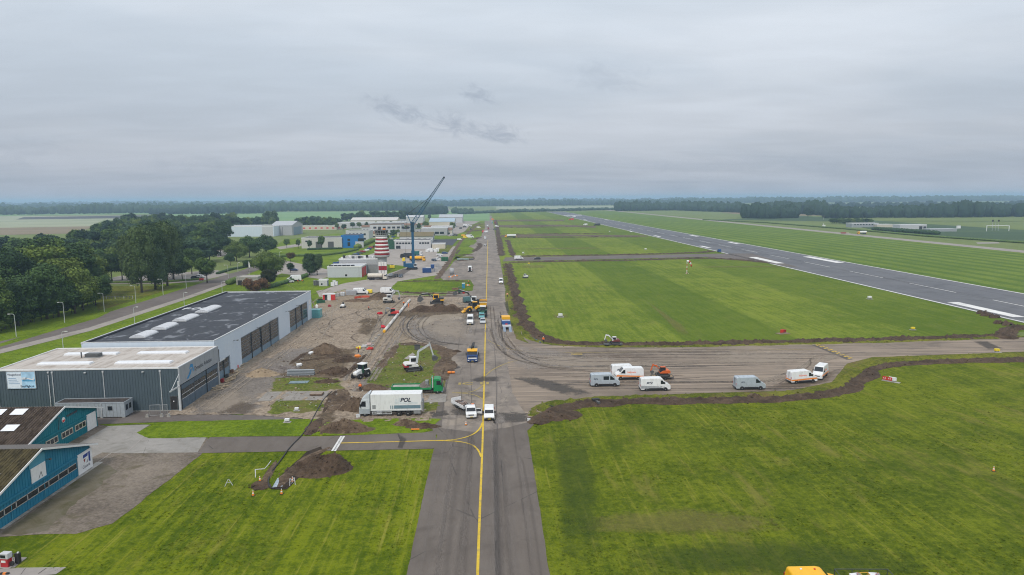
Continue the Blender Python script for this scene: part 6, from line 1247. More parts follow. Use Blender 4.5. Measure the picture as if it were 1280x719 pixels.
hedge('dark hedge before the low white sheds beyond the far taxiway', [(1095, 288.5), (1130, 291), (1172, 294)], 7, 4.2); hedge('long dark hedge strip beyond the far taxiway', [(880, 275), (960, 279), (1060, 287), (1160, 296), (1290, 305)], 5, 1.6); hedge('low kerb planting along the car park front', [(118, 354.5), (160, 354), (205, 353.5), (250, 350)], 1.0, .9)
def woodland(line, rows, gap, hts, step=8.0, base=ICO1, material=None, seed=0, rad=5.5):
    """a far wood that reads as one mass"""
    rng = np.random.default_rng(seed); P = [G(*p) for p in line]; Vs, Fs, n0 = [], [], 0
    for a, b_ in zip(P[:-1], P[1:]):
        n = max(1, int((b_-a).length/step))
        for k in range(n):
            for r_ in range(rows):
                p = a+(b_-a)*((k+rng.uniform(-.5, .5))/n); y = p.y+r_*gap+rng.uniform(-.4, .4)*gap; x = p.x*(y/p.y); h = rng.uniform(*hts)*(.75+.5*float(vnoise(np.array(x*.012+seed), np.array(y*.012)))); rr = rad*rng.uniform(.8, 1.4)
                v = base[0]*(1+rng.uniform(-.18, .18, (len(base[0]), 1)))*np.array([rr, rr, h*.54]); v[:, 2] = np.maximum(v[:, 2]+h*.5, 0); Vs.append(v+np.array([x, y, 0])); Fs.append(base[1]+n0); n0 += len(base[0])
    o = link('woodland', np_mesh('woodland', np.concatenate(Vs), np.concatenate(Fs), material or LEAF_W)); return tag(o, kind='stuff')
woodland([(-20, 269), (130, 267), (300, 265), (420, 264), (556, 263)], 4, 60, (20, 27), 11, seed=1, rad=8); woodland([(190, 268), (330, 267)], 2, 40, (17, 22), 11, seed=2, rad=8); woodland([(505, 269), (560, 268)], 2, 40, (14, 20), 10, seed=21, rad=7)
woodland([(555, 258.5), (640, 257.5), (760, 256.5), (860, 256)], 4, 120, (20, 26), 14, seed=3, rad=10); woodland([(575, 268), (640, 265.5), (760, 262.5), (860, 261.5)], 2, 30, (4, 8), 10, seed=4, rad=7); woodland([(565, 267), (592, 267)], 2, 30, (12, 17), 9, seed=31, rad=6)
woodland([(770, 264), (845, 263), (930, 266), (960, 266), (1010, 268), (1032, 270)], 3, 50, (17, 25), 8, ICO2, seed=5, rad=7); woodland([(1032, 273), (1100, 272.5), (1180, 272), (1290, 271)], 3, 40, (17, 24), 8, ICO2, seed=6, rad=7); woodland([(840, 254), (1000, 253.5), (1150, 252.5), (1290, 251)], 4, 160, (22, 34), 14, seed=7, rad=12); woodland([(940, 260.5), (1100, 259.5), (1290, 258)], 2, 60, (10, 20), 14, seed=8, rad=9)
woodland([(-20, 262), (560, 258)], 2, 200, (20, 30), 18, seed=9, rad=14); woodland([(-20, 256.5), (640, 253.5), (1290, 249)], 1, 100, (24, 34), 26, seed=10, rad=22); woodland([(931, 273), (950, 273.5), (1000, 273)], 3, 35, (17, 25), 7, ICO2, seed=11, rad=7)
tree('dark tree at the left end of the right hand wood', 1010, 272, ('wood', 1), 20, None, 1.3)
# ------------------------------------------------------------------ vehicles on the cross taxiway
VG = 'vans parked on the cross taxiway'
van('silver crew van with side windows, leftmost of the parked vans', 756.5, 484, 0, SILVER, crew=True, logo=(-1.9, .5), group=VG)
van('white van half hidden behind the orange striped one', 782, 472, 0, VWHITE, logo=(-1.3, .62), group=VG)
van('white van with an orange stripe, parked facing the silver crew van', 787.5, 475.5, 180, VWHITE, orange=True, group=VG)
v = van('white van with dark lettering and a grey lower half, nearest the grass edge', 819.5, 489.5, 0, VWHITE, logo=(-1.2, .72), group=VG)
hwv = lambda z: 1.0 - max(0, z-1.2)*.085 - max(0, .6-z)*.1
side_panel(v, 'grey_print', [(-2.9, .62), (1.2, .62), (.6, 1.05), (-2.9, 1.22)], hwv, mat('print_grey', (.34, .36, .38), .4), .012)
for k in range(4): side_panel(v, 'print_bar', [(.9+k*.28, .66), (1.02+k*.28, .66), (.92+k*.28, 1.15-.06*k), (.80+k*.28, 1.15-.06*k)], hwv, mat('print_grey_dark', (.20, .22, .24), .4), .014)
van('plain silver van behind the brown soil mound at the grass edge', 938.5, 488, 0, SILVER, group=VG, logo=(-1.6, .4))
van('white orange striped van with its rear towards the silver van', 1005, 480, 9, VWHITE, orange=True, group=VG, dy=1.2)
van('white orange striped van with its bonnet turned to the camera', 1031, 474.5, -128, VWHITE, orange=True, group=VG, dy=2.0)
# ------------------------------------------------------------------ excavators and trailers
def excavator(label, px, py, head, s=1.0, house=YEL, cabm=BLACK, boomm=None, stickm=None, slew=0.0, boom=((.9, 1.7), (2.2, 3.9), (4.2, 4.3)), stick=(5.6, 2.4), bucket=(5.2, 1.2), wheels=False, z=0.0, dy=0.0, track=DGREY, skirt=None, group=None, blade=True, dx=0):
    t = thing('excavator', label, 'excavator', at_px(px, py, dy, dx, z), R(head), group, s); boomm = boomm or house; stickm = stickm or boomm
    def rot(o):
        o.rotation_euler = (0, 0, R(slew)); return o
    for sd in (-1, 1):
        if wheels:
            for x in (-1.3, 1.3): wheel(t, x, sd*1.05, .52, .45)
        else:
            b = MB(); P = [(-1.75, .42), (-1.6, .12), (-1.35, .0), (1.35, .0), (1.6, .12), (1.75, .42), (1.6, .70), (1.35, .82), (-1.35, .82), (-1.6, .70)]; b.prism(P, 'y', sd*1.2-.27, sd*1.2+.27); tr = b.build('track', BLACK, t, bevel=.03)
            b = MB(); b.box(-1.3, 1.3, sd*1.2-.29, sd*1.2+.29, .28, .56); b.build('track_frame', track, tr)
    part('chassis', DGREY, t, (-1.1, 1.1, -.95, .95, .45, .95), bevel=.04)
    if blade and not wheels: part('blade', DGREY, t, (1.9, 2.05, -1.3, 1.3, .05, .75)); 
    if wheels: part('blade', DGREY, t, (2.0, 2.15, -1.2, 1.2, .2, .8))
    b = MB(); b.prism([(-1.9, 1.0), (1.15, 1.0), (1.15, 1.35), (.2, 1.9), (-1.5, 1.95), (-1.9, 1.7)], 'y', -1.2, 1.2); rot(b.build('house', house, t, bevel=.10))
    if skirt: rot(part('counterweight', skirt, t, (-2.0, -.9, -1.22, 1.22, 1.02, 1.5), bevel=.12))
    b = MB(); b.prism([(-.5, 1.2), (1.1, 1.2), (1.25, 1.9), (.95, 2.85), (-.45, 2.88)], 'y', .15, 1.15); cb = rot(b.build('cab', cabm, t, bevel=.05))
    part('window', GLASS, cb, (-.3, .95, 1.15, 1.165, 1.85, 2.7)); part('window', GLASS, cb, (-.3, .85, .135, .15, 1.9, 2.7)); b = MB(); b.prism([(1.18, 1.55), (1.26, 1.9), (1.01, 2.72), (.95, 2.72)], 'y', .25, 1.05); b.build('window', GLASS, cb)
    part('cab_roof', house if cabm == BLACK else cabm, cb, (-.5, 1.0, .12, 1.18, 2.86, 2.95))
    rot(part('engine_grille', BLACK, t, (-1.5, -.4, -1.215, -1.2, 1.25, 1.65)))
    y0 = -.25; V3 = lambda p: (p[0], y0, p[1])
    b = MB(); b.beam(V3(boom[0]), V3(boom[1]), .34, .42); b.beam(V3(boom[1]), V3(boom[2]), .30, .36); b.ball(V3(boom[1]), .22, 8); rot(b.build('boom', boomm, t))
    b = MB(); d = (Vector(V3(boom[2]))-Vector(V3(stick))).normalized(); b.beam(Vector(V3(boom[2]))+d*.35, V3(stick), .24, .28); rot(b.build('stick', stickm, t))
    b = MB(); st, bk = Vector(V3(stick)), Vector(V3(bucket)); a = (bk-st).normalized(); sd_ = Vector((0, 1, 0)); nrm = a.cross(sd_)
    P = [(0, 0), (.35, .28), (.95, .30), (1.05, -.25), (.6, -.75), (.1, -.35)]; L_ = (bk-st).length/1.05
    vs = [st+a*(p[0]*L_)+nrm*(p[1]*L_)+sd_*q for q in (-.45, .45) for p in P]; n = len(P); b.add(vs, [tuple(range(n)), tuple(range(2*n-1, n-1, -1))]+[(i, (i+1) % n, n+(i+1) % n, n+i) for i in range(n)]); rot(b.build('bucket', DGREY, t))
    b = MB(); b.cyl((.95, y0+.28, 1.3), Vector(V3(boom[1]))*.75+Vector(V3(boom[0]))*.25+Vector((0, .28, 0)), .09, n=7); b.cyl(Vector(V3(boom[1]))+Vector((0, 0, .3)), Vector(V3(boom[2]))+Vector((.1, 0, .25)), .07, n=7); rot(b.build('hydraulic_ram', STEEL, t))
    return t
def flat_trailer(label, px, py, head, L=4.6, wd=2.0, dy=.9, deck=WOOD, rails=DGREY, ramps=False, name='trailer'):
    t = thing(name, label, 'trailer', at_px(px, py, dy), R(head)); h = .62
    part('deck', deck, t, (-L/2, L/2, -wd/2, wd/2, h, h+.08)); part('frame', rails, t, (-L/2, L/2, -wd/2-.06, -wd/2, h-.06, h+.16), (-L/2, L/2, wd/2, wd/2+.06, h-.06, h+.16), (-L/2-.06, -L/2, -wd/2, wd/2, h-.06, h+.16), (L/2, L/2+.06, -wd/2, wd/2, h-.06, h+.16)); b = MB(); b.beam((L/2, .4, h-.05), (L/2+1.4, 0, .5), .08, .08); b.beam((L/2, -.4, h-.05), (L/2+1.4, 0, .5), .08, .08); b.build('drawbar', rails, t)
    for x in (-.45, .45):
        for sd in (-1, 1): wheel(t, x, sd*(wd/2-.12), .3, .2)
    for sd in (-1, 1): part('mudguard', BLACK, t, (-.9, .9, sd*wd/2-.12, sd*wd/2+.12, h+.02, h+.08)); part('tail_light', REDL, t, (-L/2-.1, -L/2-.06, sd*wd/2-.18 if sd > 0 else -wd/2, sd*wd/2 if sd > 0 else -wd/2+.18, h-.04, h+.1))
    return t
OR2 = mat('digger_orange', (.62, .12, .02), .45, dirt=.25)
flat_trailer('small grey trailer carrying the orange mini digger', 829, 475.5, 180, 4.4, 1.9)
excavator('orange mini digger on a trailer beside the parked vans', 830, 475.5, 180, .72, OR2, BLACK, OR2, OR2, boom=((.9, 1.7), (2.0, 3.1), (3.0, 3.3)), stick=(3.6, 1.6), bucket=(3.1, .7), z=.70, dy=.9)
flat_trailer('small dark trailer carrying the white mini digger by the field edge', 767, 434, 180, 4.6, 1.9, deck=DGREY)
excavator('white mini digger on a trailer by the soil bank of the field', 769, 434, 180, .66, mat('digger_red_brown', (.16, .05, .045), .5), VWHITE, WHITE, WHITE, boom=((.9, 1.7), (2.2, 3.2), (3.4, 3.4)), stick=(3.9, 1.6), bucket=(3.2, .8), z=.70, dy=.9)
excavator('red and white excavator reaching its arm over the rough grass', 515, 465, 18, 1.02, mat('digger_white', (.68, .68, .67), .4, dirt=.25), VWHITE, mat('boom_pale', (.50, .54, .56), .45, dirt=.2), skirt=mat('digger_red', (.36, .02, .03), .4, dirt=.2), boom=((.9, 1.7), (1.3, 4.2), (3.9, 5.6)), stick=(4.6, 3.1), bucket=(5.5, 2.2), dy=1.2)
excavator('white wheeled excavator on the dug ground beside the soil heap', 485, 379.5, 12, 1.05, mat('digger_cream', (.55, .54, .50), .5, dirt=.4), VWHITE, GABLEG, wheels=True, boom=((.9, 1.7), (2.0, 4.3), (3.6, 4.0)), stick=(4.0, 1.9), bucket=(3.6, 1.0), dy=1.2)
excavator('small red excavator beside the long white pipe', 492, 395.5, 180, .85, RED, BLACK, MGREY, slew=0, boom=((.9, 1.7), (1.8, 2.9), (3.0, 2.9)), stick=(3.4, 1.6), bucket=(3.0, .7), dy=1.0)
excavator('black and yellow excavator digging left of the long soil heap', 546, 381.5, 180, 1.25, mat('digger_black', (.04, .04, .042), .5, dirt=.2), YEL, BLACK, boom=((.9, 1.7), (2.6, 2.9), (4.4, 2.8)), stick=(5.2, 2.4), bucket=(5.3, .6), dy=3.0, skirt=YEL)
excavator('black excavator with a yellow boom stripe behind the wheel loader', 594, 384, 172, 1.15, BLACK, WHITE, mat('boom_black', (.03, .03, .032), .5), boom=((.9, 1.7), (2.4, 3.9), (4.8, 4.6)), stick=(6.3, 4.4), bucket=(6.9, 3.2), dy=4.0)
excavator('white and green mini digger standing on the field beyond the soil bank', 657, 348, 170, .7, WHITE, VWHITE, BLACK, boom=((.9, 1.5), (-.1, 2.3), (-1.0, 2.2)), stick=(-1.8, 1.7), bucket=(-2.4, 1.2), dy=1)
# ------------------------------------------------------------------ lorries
def lorry_wheels(t, xs, w=1.05, r=.5):
    for x in xs:
        for sd in (-1, 1): wheel(t, x, sd*w, r, .32)
t = thing('lorry', 'long white box lorry with a grey band and bold lettering, beside the soil heaps', 'lorry', at_px(488, 521, 1.25), R(180))
cab(t, 5.45, 1.24, 3.25, mat('lorry_silver', (.52, .56, .60), .35, dirt=.15), length=1.9, low=mat('lorry_grey', (.33, .37, .41), .4)); b = MB(); b.prism([(3.55, 3.2), (5.0, 3.2), (3.75, 4.2), (3.55, 4.2)], 'y', -1.15, 1.15); b.build('roof_deflector', mat('lorry_silver', (.5, .5, .5)), t, bevel=.06)
part('box_body', VWHITE, t, (-5.5, 3.4, -1.27, 1.27, 1.12, 4.08), bevel=.05); part('chassis', BLACK, t, (-5.3, 4.6, -.5, .5, .6, 1.1)); part('edge_rail', LGREY, t, (-5.52, 3.42, -1.29, -1.2, 1.08, 1.2), (-5.52, 3.42, 1.2, 1.29, 1.08, 1.2)); GB = mat('band_blue_grey', (.14, .22, .27), .5)
for sd in (-1, 1):
    yy = sd*1.285; part('grey_band', GB, t, (-5.35, -.7, min(yy, yy-sd*.02), max(yy, yy-sd*.02), 1.45, 2.05), (-.55, -.38, min(yy, yy-sd*.02), max(yy, yy-sd*.02), 1.40, 2.02), (-.2, -.05, min(yy, yy-sd*.02), max(yy, yy-sd*.02), 1.40, 2.02)); letters('lettering', ('POL', .03, .3, 1.0), NAVY, t, (face_plus_y if sd > 0 else face_minus_y)(-2.7, sd*1.285, 2.98), 1.0)
    part('faint_print', mat('print_faint', (.60, .65, .68), .4), t, (-4.9, -.8, min(yy*.997, yy*.997-sd*.02), max(yy*.997, yy*.997-sd*.02), 2.3, 2.6), (-2.0, -1.5, min(yy*.997, yy*.997-sd*.02), max(yy*.997, yy*.997-sd*.02), 2.6, 3.4), (-1.3, -.9, min(yy*.997, yy*.997-sd*.02), max(yy*.997, yy*.997-sd*.02), 2.6, 3.2)); part('vent_grille', MGREY, t, (2.5, 3.1, min(yy, yy-sd*.03), max(yy, yy-sd*.03), 1.45, 2.15))
    part('side_guard', LGREY, t, (-.3, 3.2, yy-.05, yy+.02, .5, .6), (-.3, 3.2, yy-.05, yy+.02, .85, .95), *[(x, x+.08, yy-.04, yy+.01, .6, .85) for x in (-.3, .7, 1.7, 2.6, 3.1)]); part('under_box', MGREY, t, (-5.3, -4.1, yy-.3 if sd > 0 else yy, yy if sd > 0 else yy+.3, .5, 1.05)); part('tank', LGREY, t, (1.5, 2.4, sd*.6 if sd > 0 else -1.2, 1.2 if sd > 0 else -.6, .5, 1.0), bevel=.06)
lorry_wheels(t, (4.45, -1.5, -3.1)); part('tail_lift', MGREY, t, (-5.75, -5.55, -1.2, 1.2, .9, 2.6))
t = thing('flatbed_lorry', 'bright green flatbed lorry parked behind the white box lorry', 'lorry', at_px(521.5, 493.5, 1.25), R(0))
cab(t, 5.0, 1.22, 3.1, GREEN, length=1.8, bumper=mat('bumper_blue_grey', (.2, .25, .33), .4)); part('headboard', GREEN, t, (2.75, 2.95, -1.2, 1.2, 1.2, 3.25)); part('bed', GREEN, t, (-5.0, 2.75, -1.25, 1.25, .95, 1.3), bevel=.04); part('bed_floor', CONC, t, (-4.9, .6, -1.1, 1.1, 1.3, 1.42)); part('chassis', BLACK, t, (-4.4, 4.4, -.5, .5, .55, .95)); lorry_wheels(t, (3.95, -2.2, -3.5)); part('side_board', GREEN, t, (-5.0, .6, -1.27, -1.18, 1.3, 1.62), (-5.0, .6, 1.18, 1.27, 1.3, 1.62), (-5.05, -4.95, -1.2, 1.2, 1.3, 1.62)); part('exhaust_stack', LGREY, t, (2.95, 3.1, -1.2, -1.05, 1.3, 3.5)); part('loading_crane', MGREY, t, (1.5, 2.2, -.5, .4, 1.3, 2.6), bevel=.08)
o = heap('load of brown rubble on the green flatbed lorry', 532, 490, 1.25, .95, 1.1, RUBBLE, seed=30, rough=.3, name='rubble_load', cat='rubble', dz=1.25); q = at_px(521.5, 493.5, 1.25); o.location = (q.x+1.4, q.y-.1, 1.36)
t = thing('crane_lorry', 'blue and yellow lorry with a folded loading crane, nose to the camera', 'lorry', at_px(590.5, 454, 4.6), R(-90))
cab(t, 4.6, 1.24, 2.95, mat('lorry_blue', (.02, .06, .20), .35, dirt=.15), length=1.9, visor=YEL, bumper=mat('lorry_blue', (0, 0, 0))); part('cab_top', YEL, t, (2.75, 4.15, -1.2, 1.2, 2.9, 3.1), bevel=.06); part('white_flank', VWHITE, t, (2.75, 4.3, 1.2, 1.26, 1.7, 2.85)); part('bumper_band', VWHITE, t, (4.6, 4.66, -1.0, 1.0, 1.0, 1.3)); part('bed', DGREY, t, (-4.4, 2.4, -1.2, 1.2, 1.0, 1.2)); part('side_board', mat('lorry_blue', (0, 0, 0)), t, (-4.4, 2.4, -1.25, -1.18, 1.1, 1.6), (-4.4, 2.4, 1.18, 1.25, 1.1, 1.6)); lorry_wheels(t, (3.5, -1.8, -3.1)); b = MB(); b.beam((2.2, 0, 1.1), (2.2, 0, 3.4), .6, .7); b.beam((2.1, .2, 3.3), (-1.0, .3, 3.6), .35, .4); b.beam((-1.0, .1, 3.5), (1.8, -.3, 2.9), .3, .35); b.beam((2.2, -.3, 2.6), (3.6, -.1, 3.35), .16, .16); b.build('loading_crane', BLACK, t); part('load', DGREY, t, (-4.0, .8, -1.0, 1.0, 1.2, 2.3), bevel=.1)
t = thing('low_loader', 'blue low loader lorry with a yellow tarpaulin top and lowered ramps', 'lorry', at_px(633, 410, 0), R(92)); LB = mat('loader_blue', (.025, .09, .26), .4, dirt=.2)
cab(t, 6.6, 1.22, 2.95, LB, length=1.9); part('cover', YEL, t, (1.4, 4.6, -1.25, 1.25, 2.2, 3.1), bevel=.10); part('sides', WHITE, t, (1.42, 4.58, -1.23, 1.23, 1.9, 2.2)); part('body', LB, t, (.6, 4.65, -1.25, 1.25, .9, 1.9), bevel=.04); part('rear_bed', LGREY, t, (-3.2, .6, -1.25, 1.25, .85, 1.05)); part('rear_slope', LB, t, (-.2, .6, -1.2, 1.2, 1.05, 1.8)); part('winch', RED, t, (-.4, -.2, -.3, .3, 1.05, 1.4)); lorry_wheels(t, (5.5, -1.2, -2.4, 2.2), r=.45)
for sd in (-1, 1): b = MB(); b.add([(-3.2, sd*.45, 1.05), (-3.2, sd*1.2, 1.05), (-6.4, sd*1.2, .08), (-6.4, sd*.45, .08), (-3.2, sd*.45, .85), (-3.2, sd*1.2, .85), (-6.4, sd*1.2, .02), (-6.4, sd*.45, .02)], [(0, 1, 2, 3), (4, 7, 6, 5), (0, 4, 5, 1), (1, 5, 6, 2), (2, 6, 7, 3), (3, 7, 4, 0)]); b.build('ramp', mat('ramp_blue_grey', (.20, .26, .34), .5, dirt=.2), t)
# ------------------------------------------------------------------ vehicles round the working trench
t = van('white compact van facing the camera on the yellow line', 611.5, 527.5, -90, VWHITE, low=True, crew=False, dy=2.4, group=None)
t = thing('pickup', 'white double cab pickup with its right hand door open beside the yellow line', 'pickup', at_px(588, 524.5, 2.5), R(-86)); hw = lambda z: .93 - max(0, z-1.05)*.22
b = MB(); hull(b, [(-.55, .45), (-.6, 1.05), (-.5, 1.72), (-.3, 1.82), (.75, 1.80), (1.05, 1.68), (1.6, 1.12), (2.42, 1.0), (2.56, .75), (2.55, .42)], hw, 1.05); b.build('body', VWHITE, t, bevel=.06); cross_panel(t, 'windscreen', (1.05, 1.68), (1.6, 1.12), hw, GLASS, .08); side_panel(t, 'side_window', [(-.4, 1.62), (.8, 1.66), (1.2, 1.18), (-.45, 1.15)], hw, GLASS); part('load_bed', VWHITE, t, (-2.4, -.6, -.9, -.78, .55, 1.1), (-2.4, -.6, .78, .9, .55, 1.1), (-2.4, -2.3, -.78, .78, .55, 1.1), (-2.3, -.6, -.78, .78, .5, .6)); part('front_bumper', WHITE, t, (2.45, 2.66, -.88, .88, .4, .68), bevel=.05); part('grille', BLACK, t, (2.54, 2.60, -.5, .5, .72, .9)); part('number_plate', PLATE, t, (2.665, 2.68, -.26, .26, .46, .58))
for sd in (-1, 1): part('headlight', LAMP, t, (2.35, 2.6, sd*.55 if sd > 0 else -.86, .86 if sd > 0 else -.55, .74, .92)); wheel(t, 1.65, sd*.82, .38, .24); wheel(t, -1.5, sd*.82, .38, .24); part('mirror', BLACK, t, (1.15, 1.25, sd*.95 if sd > 0 else -1.2, 1.2 if sd > 0 else -.95, 1.15, 1.4))
b = MB(); b.obox((1.02, 1.42, .98), (.06, 1.0, .8), rz=R(-18)); b.obox((.95, 1.3, 1.45), (.05, .7, .12), rz=R(-18)); d = b.build('door', VWHITE, t); b = MB(); b.obox((1.06, 1.40, 1.2), (.03, .78, .34), rz=R(-18)); b.build('door_window', GLASS, d)
t = flat_trailer('loaded flat trailer coupled behind the white pickup', 577.5, 513, -58, 4.6, 2.1, dy=1.4, deck=MGREY, rails=LGREY); part('board', WHITE, t, (-2.3, -2.2, -1.0, 1.0, .8, 1.5), (-2.3, 2.2, -1.08, -1.0, .7, 1.15)); b = MB()
rr = random.Random(5)
for k in range(14): b.obox((rr.uniform(-1.7, 1.8), rr.uniform(-.7, .7), .85+rr.uniform(0, .25)), (rr.uniform(.3, .9), rr.uniform(.15, .5), rr.uniform(.1, .35)), rz=rr.uniform(0, 3))
tag(b.build('loaded_tools', mat('mixed_load', (.22, .17, .15), .8, var=.5, scale=4), t), kind='stuff')
van('white van facing the camera, left of the silver car on the old apron', 587.5, 407, -90, VWHITE, dy=3.0, group=None)
car('silver car facing the camera behind the yellow line', 603.5, 405.5, -90, mat('car_silver', (.42, .46, .50), .3, .2), group=None, dy=2.1); van('pale turquoise van tucked behind the silver car', 602, 401, -90, TEALC, low=True, dy=4.0, group=None)
def tractor(label, px, py, head, body, dy=2.0, roof=WHITE, s=1.0, loader=False, name='tractor'):
    t = thing(name, label, 'tractor', at_px(px, py, dy), R(head), None, s)
    b = MB(); b.prism([(.3, .8), (2.2, .85), (2.35, 1.1), (2.25, 1.55), (.4, 1.85)], 'y', -.45, .45); b.build('bonnet', body, t, bevel=.10); part('chassis', DGREY, t, (-1.2, 2.0, -.35, .35, .6, .95)); b = MB(); b.prism([(-1.1, 1.0), (.35, 1.0), (.5, 1.6), (.35, 2.75), (-.95, 2.75)], 'y', -.72, .72); c = b.build('cab', DGREEN if body != YEL else BLACK, t, bevel=.05); part('cab_roof', roof, c, (-1.1, .5, -.82, .82, 2.74, 2.92), bevel=.05); part('window', GLASS, c, (-.85, .25, -.735, -.72, 1.65, 2.65)); part('window', GLASS, c, (-.85, .25, .72, .735, 1.65, 2.65)); b = MB(); b.prism([(.52, 1.68), (.56, 1.68), (.41, 2.65), (.37, 2.65)], 'y', -.6, .6); b.build('window', GLASS, c)
    for sd in (-1, 1): wheel(t, -.55, sd*.95, .85, .5, rim=body); wheel(t, 1.65, sd*.85, .6, .4, rim=body); part('mudguard', body, t, (-1.35, .2, sd*.95-.27, sd*.95+.27, 1.68, 1.76)); part('headlight', LAMP, t, (2.28, 2.36, sd*.3-.1, sd*.3+.1, 1.15, 1.35))
    b = MB(); b.cyl((1.3, -.3, 1.7), (1.3, -.3, 2.5), .05, n=8); b.build('exhaust', BLACK, t)
    return t
tractor('white bonneted tractor with a green cab facing the worker in orange', 450.5, 474.5, -118, VWHITE, dy=1.8, s=1.05); tractor('dark green tractor pulling the yellow tipping trailer', 603.5, 398, -90, DGREEN, dy=3.0, s=1.2)
t = thing('tipping_trailer', 'yellow tipping trailer behind the dark green tractor', 'trailer', at_px(604, 389, 4.5), R(-90)); b = MB(); b.add([(-3, -1.0, 1.2), (3, -1.0, 1.2), (3, 1.0, 1.2), (-3, 1.0, 1.2), (-3.1, -1.3, 2.9), (3.1, -1.3, 2.9), (3.1, 1.3, 2.9), (-3.1, 1.3, 2.9)], [(0, 3, 2, 1), (0, 1, 5, 4), (1, 2, 6, 5), (2, 3, 7, 6), (3, 0, 4, 7)]); b.build('tipping_body', YEL, t); part('rim', mat('pale_rim', (.65, .58, .40), .5), t, (3.0, 3.2, -1.35, 1.35, 2.6, 2.95)); part('load', SOIL_B, t, (-2.9, 2.95, -1.15, 1.15, 2.3, 2.55)); lorry_wheels(t, (-1.2, .2), r=.55); part('drawbar', DGREY, t, (3.0, 5.0, -.1, .1, .7, .85)); part('chassis', DGREY, t, (-2.8, 3.0, -.5, .5, .9, 1.2))
t = thing('wheel_loader', 'yellow wheel loader with its bucket lowered towards the soil heap', 'wheel loader', at_px(592, 391, 1.3), R(188), None, 1.15)
b = MB(); b.prism([(-2.6, .9), (-.3, .9), (-.2, 1.5), (-1.0, 2.0), (-2.5, 1.9)], 'y', -.95, .95); b.build('engine_cover', YEL, t, bevel=.1); b = MB(); b.prism([(-1.0, 1.2), (.35, 1.2), (.45, 1.9), (.2, 3.0), (-.9, 3.0)], 'y', -.65, .65); c = b.build('cab', BLACK, t, bevel=.05); part('cab_roof', YEL, c, (-1.05, .35, -.72, .72, 2.98, 3.12)); part('window', GLASS, c, (-.8, .2, -.665, -.65, 1.9, 2.9)); part('window', GLASS, c, (-.8, .2, .65, .665, 1.9, 2.9)); part('front_frame', YEL, t, (.3, 1.8, -.4, .4, .8, 1.7), bevel=.05)
for sd in (-1, 1): wheel(t, -1.5, sd*.95, .75, .55, rim=YEL); wheel(t, 1.3, sd*.95, .75, .55, rim=YEL); b = MB(); b.beam((1.0, sd*.5, 1.7), (2.6, sd*.5, .8), .18, .3); b.build('lift_arm', YEL, t)
b = MB(); b.prism([(2.5, .35), (3.5, .1), (3.55, .16), (2.9, .5), (2.75, 1.1), (2.6, 1.15)], 'y', -1.3, 1.3); b.build('bucket', YEL, t)
van('teal pickup with a white canopy parked behind the wheel loader', 587, 379.5, 20, mat('pickup_teal', (.08, .17, .18), .4, dirt=.2), dy=2.5, group=None, sc=.85); part_ = part
# ------------------------------------------------------------------ vehicles at the far end of the building site
van('white van parked below the grey crates at the lawn edge', 450.5, 368.5, 0, VWHITE, group=None); van('white van parked beside the white wheeled excavator', 484.5, 368, -6, VWHITE, group=None)
def simple(name, label, cat, px, py, head, comps, dy=0.0, group=None, z=0.0, scale=1.0):
    t = thing(name, label, cat, at_px(px, py, dy, 0, z), R(head), group, scale)
    for nm, m_, bx_, bv in comps: part(nm, m_, t, *(bx_ if isinstance(bx_, list) else [bx_]), bevel=bv)
    return t
def tanker(label, px, py, head, cabm, tankm, L=9.0, dy=1.3, band=None, s=1.0, shape='tank'):
    t = thing('tanker', label, 'lorry', at_px(px, py, dy), R(head), None, s); cab(t, L/2, 1.22, 2.9, cabm, length=1.9)
    b = MB()
    if shape == 'tank': b.prism([(1.2*math.cos(a)*1.0, 2.2+1.05*math.sin(a)) for a in np.linspace(0, 2*math.pi, 17)[:-1]], 'x', -L/2, L/2-2.3)
    else: b.box(-L/2, L/2-2.2, -1.24, 1.24, 1.1, 3.4)
    b.build('tank', tankm, t, bevel=.08); part('chassis', BLACK, t, (-L/2, L/2-.6, -.45, .45, .6, 1.15)); lorry_wheels(t, (L/2-1.0, -L/2+1.2, -L/2+2.5)); part('rear_frame', band or DGREY, t, (-L/2-.2, -L/2+.1, -1.2, 1.2, .8, 2.0)); part('catwalk', LGREY, t, (-L/2+.4, L/2-2.7, -.3, .3, 3.22 if shape == 'tank' else 3.42, 3.3 if shape == 'tank' else 3.5))
    for sd in (-1, 1): part('side_locker', DGREY, t, (-.6, .8, sd*.8 if sd > 0 else -1.2, 1.2 if sd > 0 else -.8, .55, 1.1))
    return t
tanker('cream tanker lorry before the grey fire station', 471.5, 350.5, 0, mat('tanker_cream', (.62, .58, .50), .45, dirt=.2), mat('tanker_cream', (0, 0, 0)), 9.0)
for k, (px, py, c_, lb) in enumerate(((487.5, 346, LGREY, 'pale grey car right of the cream tanker'), (494, 347, BLACK, 'black car, middle of three right of the cream tanker'), (500.5, 347.2, mat('car_dark_blue', (.03, .05, .09), .3), 'dark blue car, farthest right of the cream tanker'))): car(lb, px, py, -90, c_, 'cars beside the cream tanker', dy=2)
van('white box van with a dark open rear on the old apron', 587.3, 340, 90, VWHITE, dy=3, group=None, sc=1.08); q = at_px(587.3, 340, 3); o = part('open_rear_shade', BLACK, None, (-.55, .55, -.04, 0, .5, 2.3)); o.parent = [x for x in COL.objects if x.get('label', '').startswith('white box van with a dark open')][0]; o.rotation_euler = (0, 0, R(-90)); o.location = (-3.0, 0, 0)  # black panel on the closed rear paints the shaded interior of open doors
van('small white service van with orange lamps near the soil bank', 626.3, 355.5, -90, VWHITE, dy=2.5, group=None, sc=.9, orange=False); van('white van on the narrow cross road at the field corner', 648.5, 324.8, 2, VWHITE, group=None, sc=.95); car('dark grey car on the narrow cross road behind the white van', 671.5, 324.6, 180, mat('car_charcoal', (.05, .055, .06), .35), None)
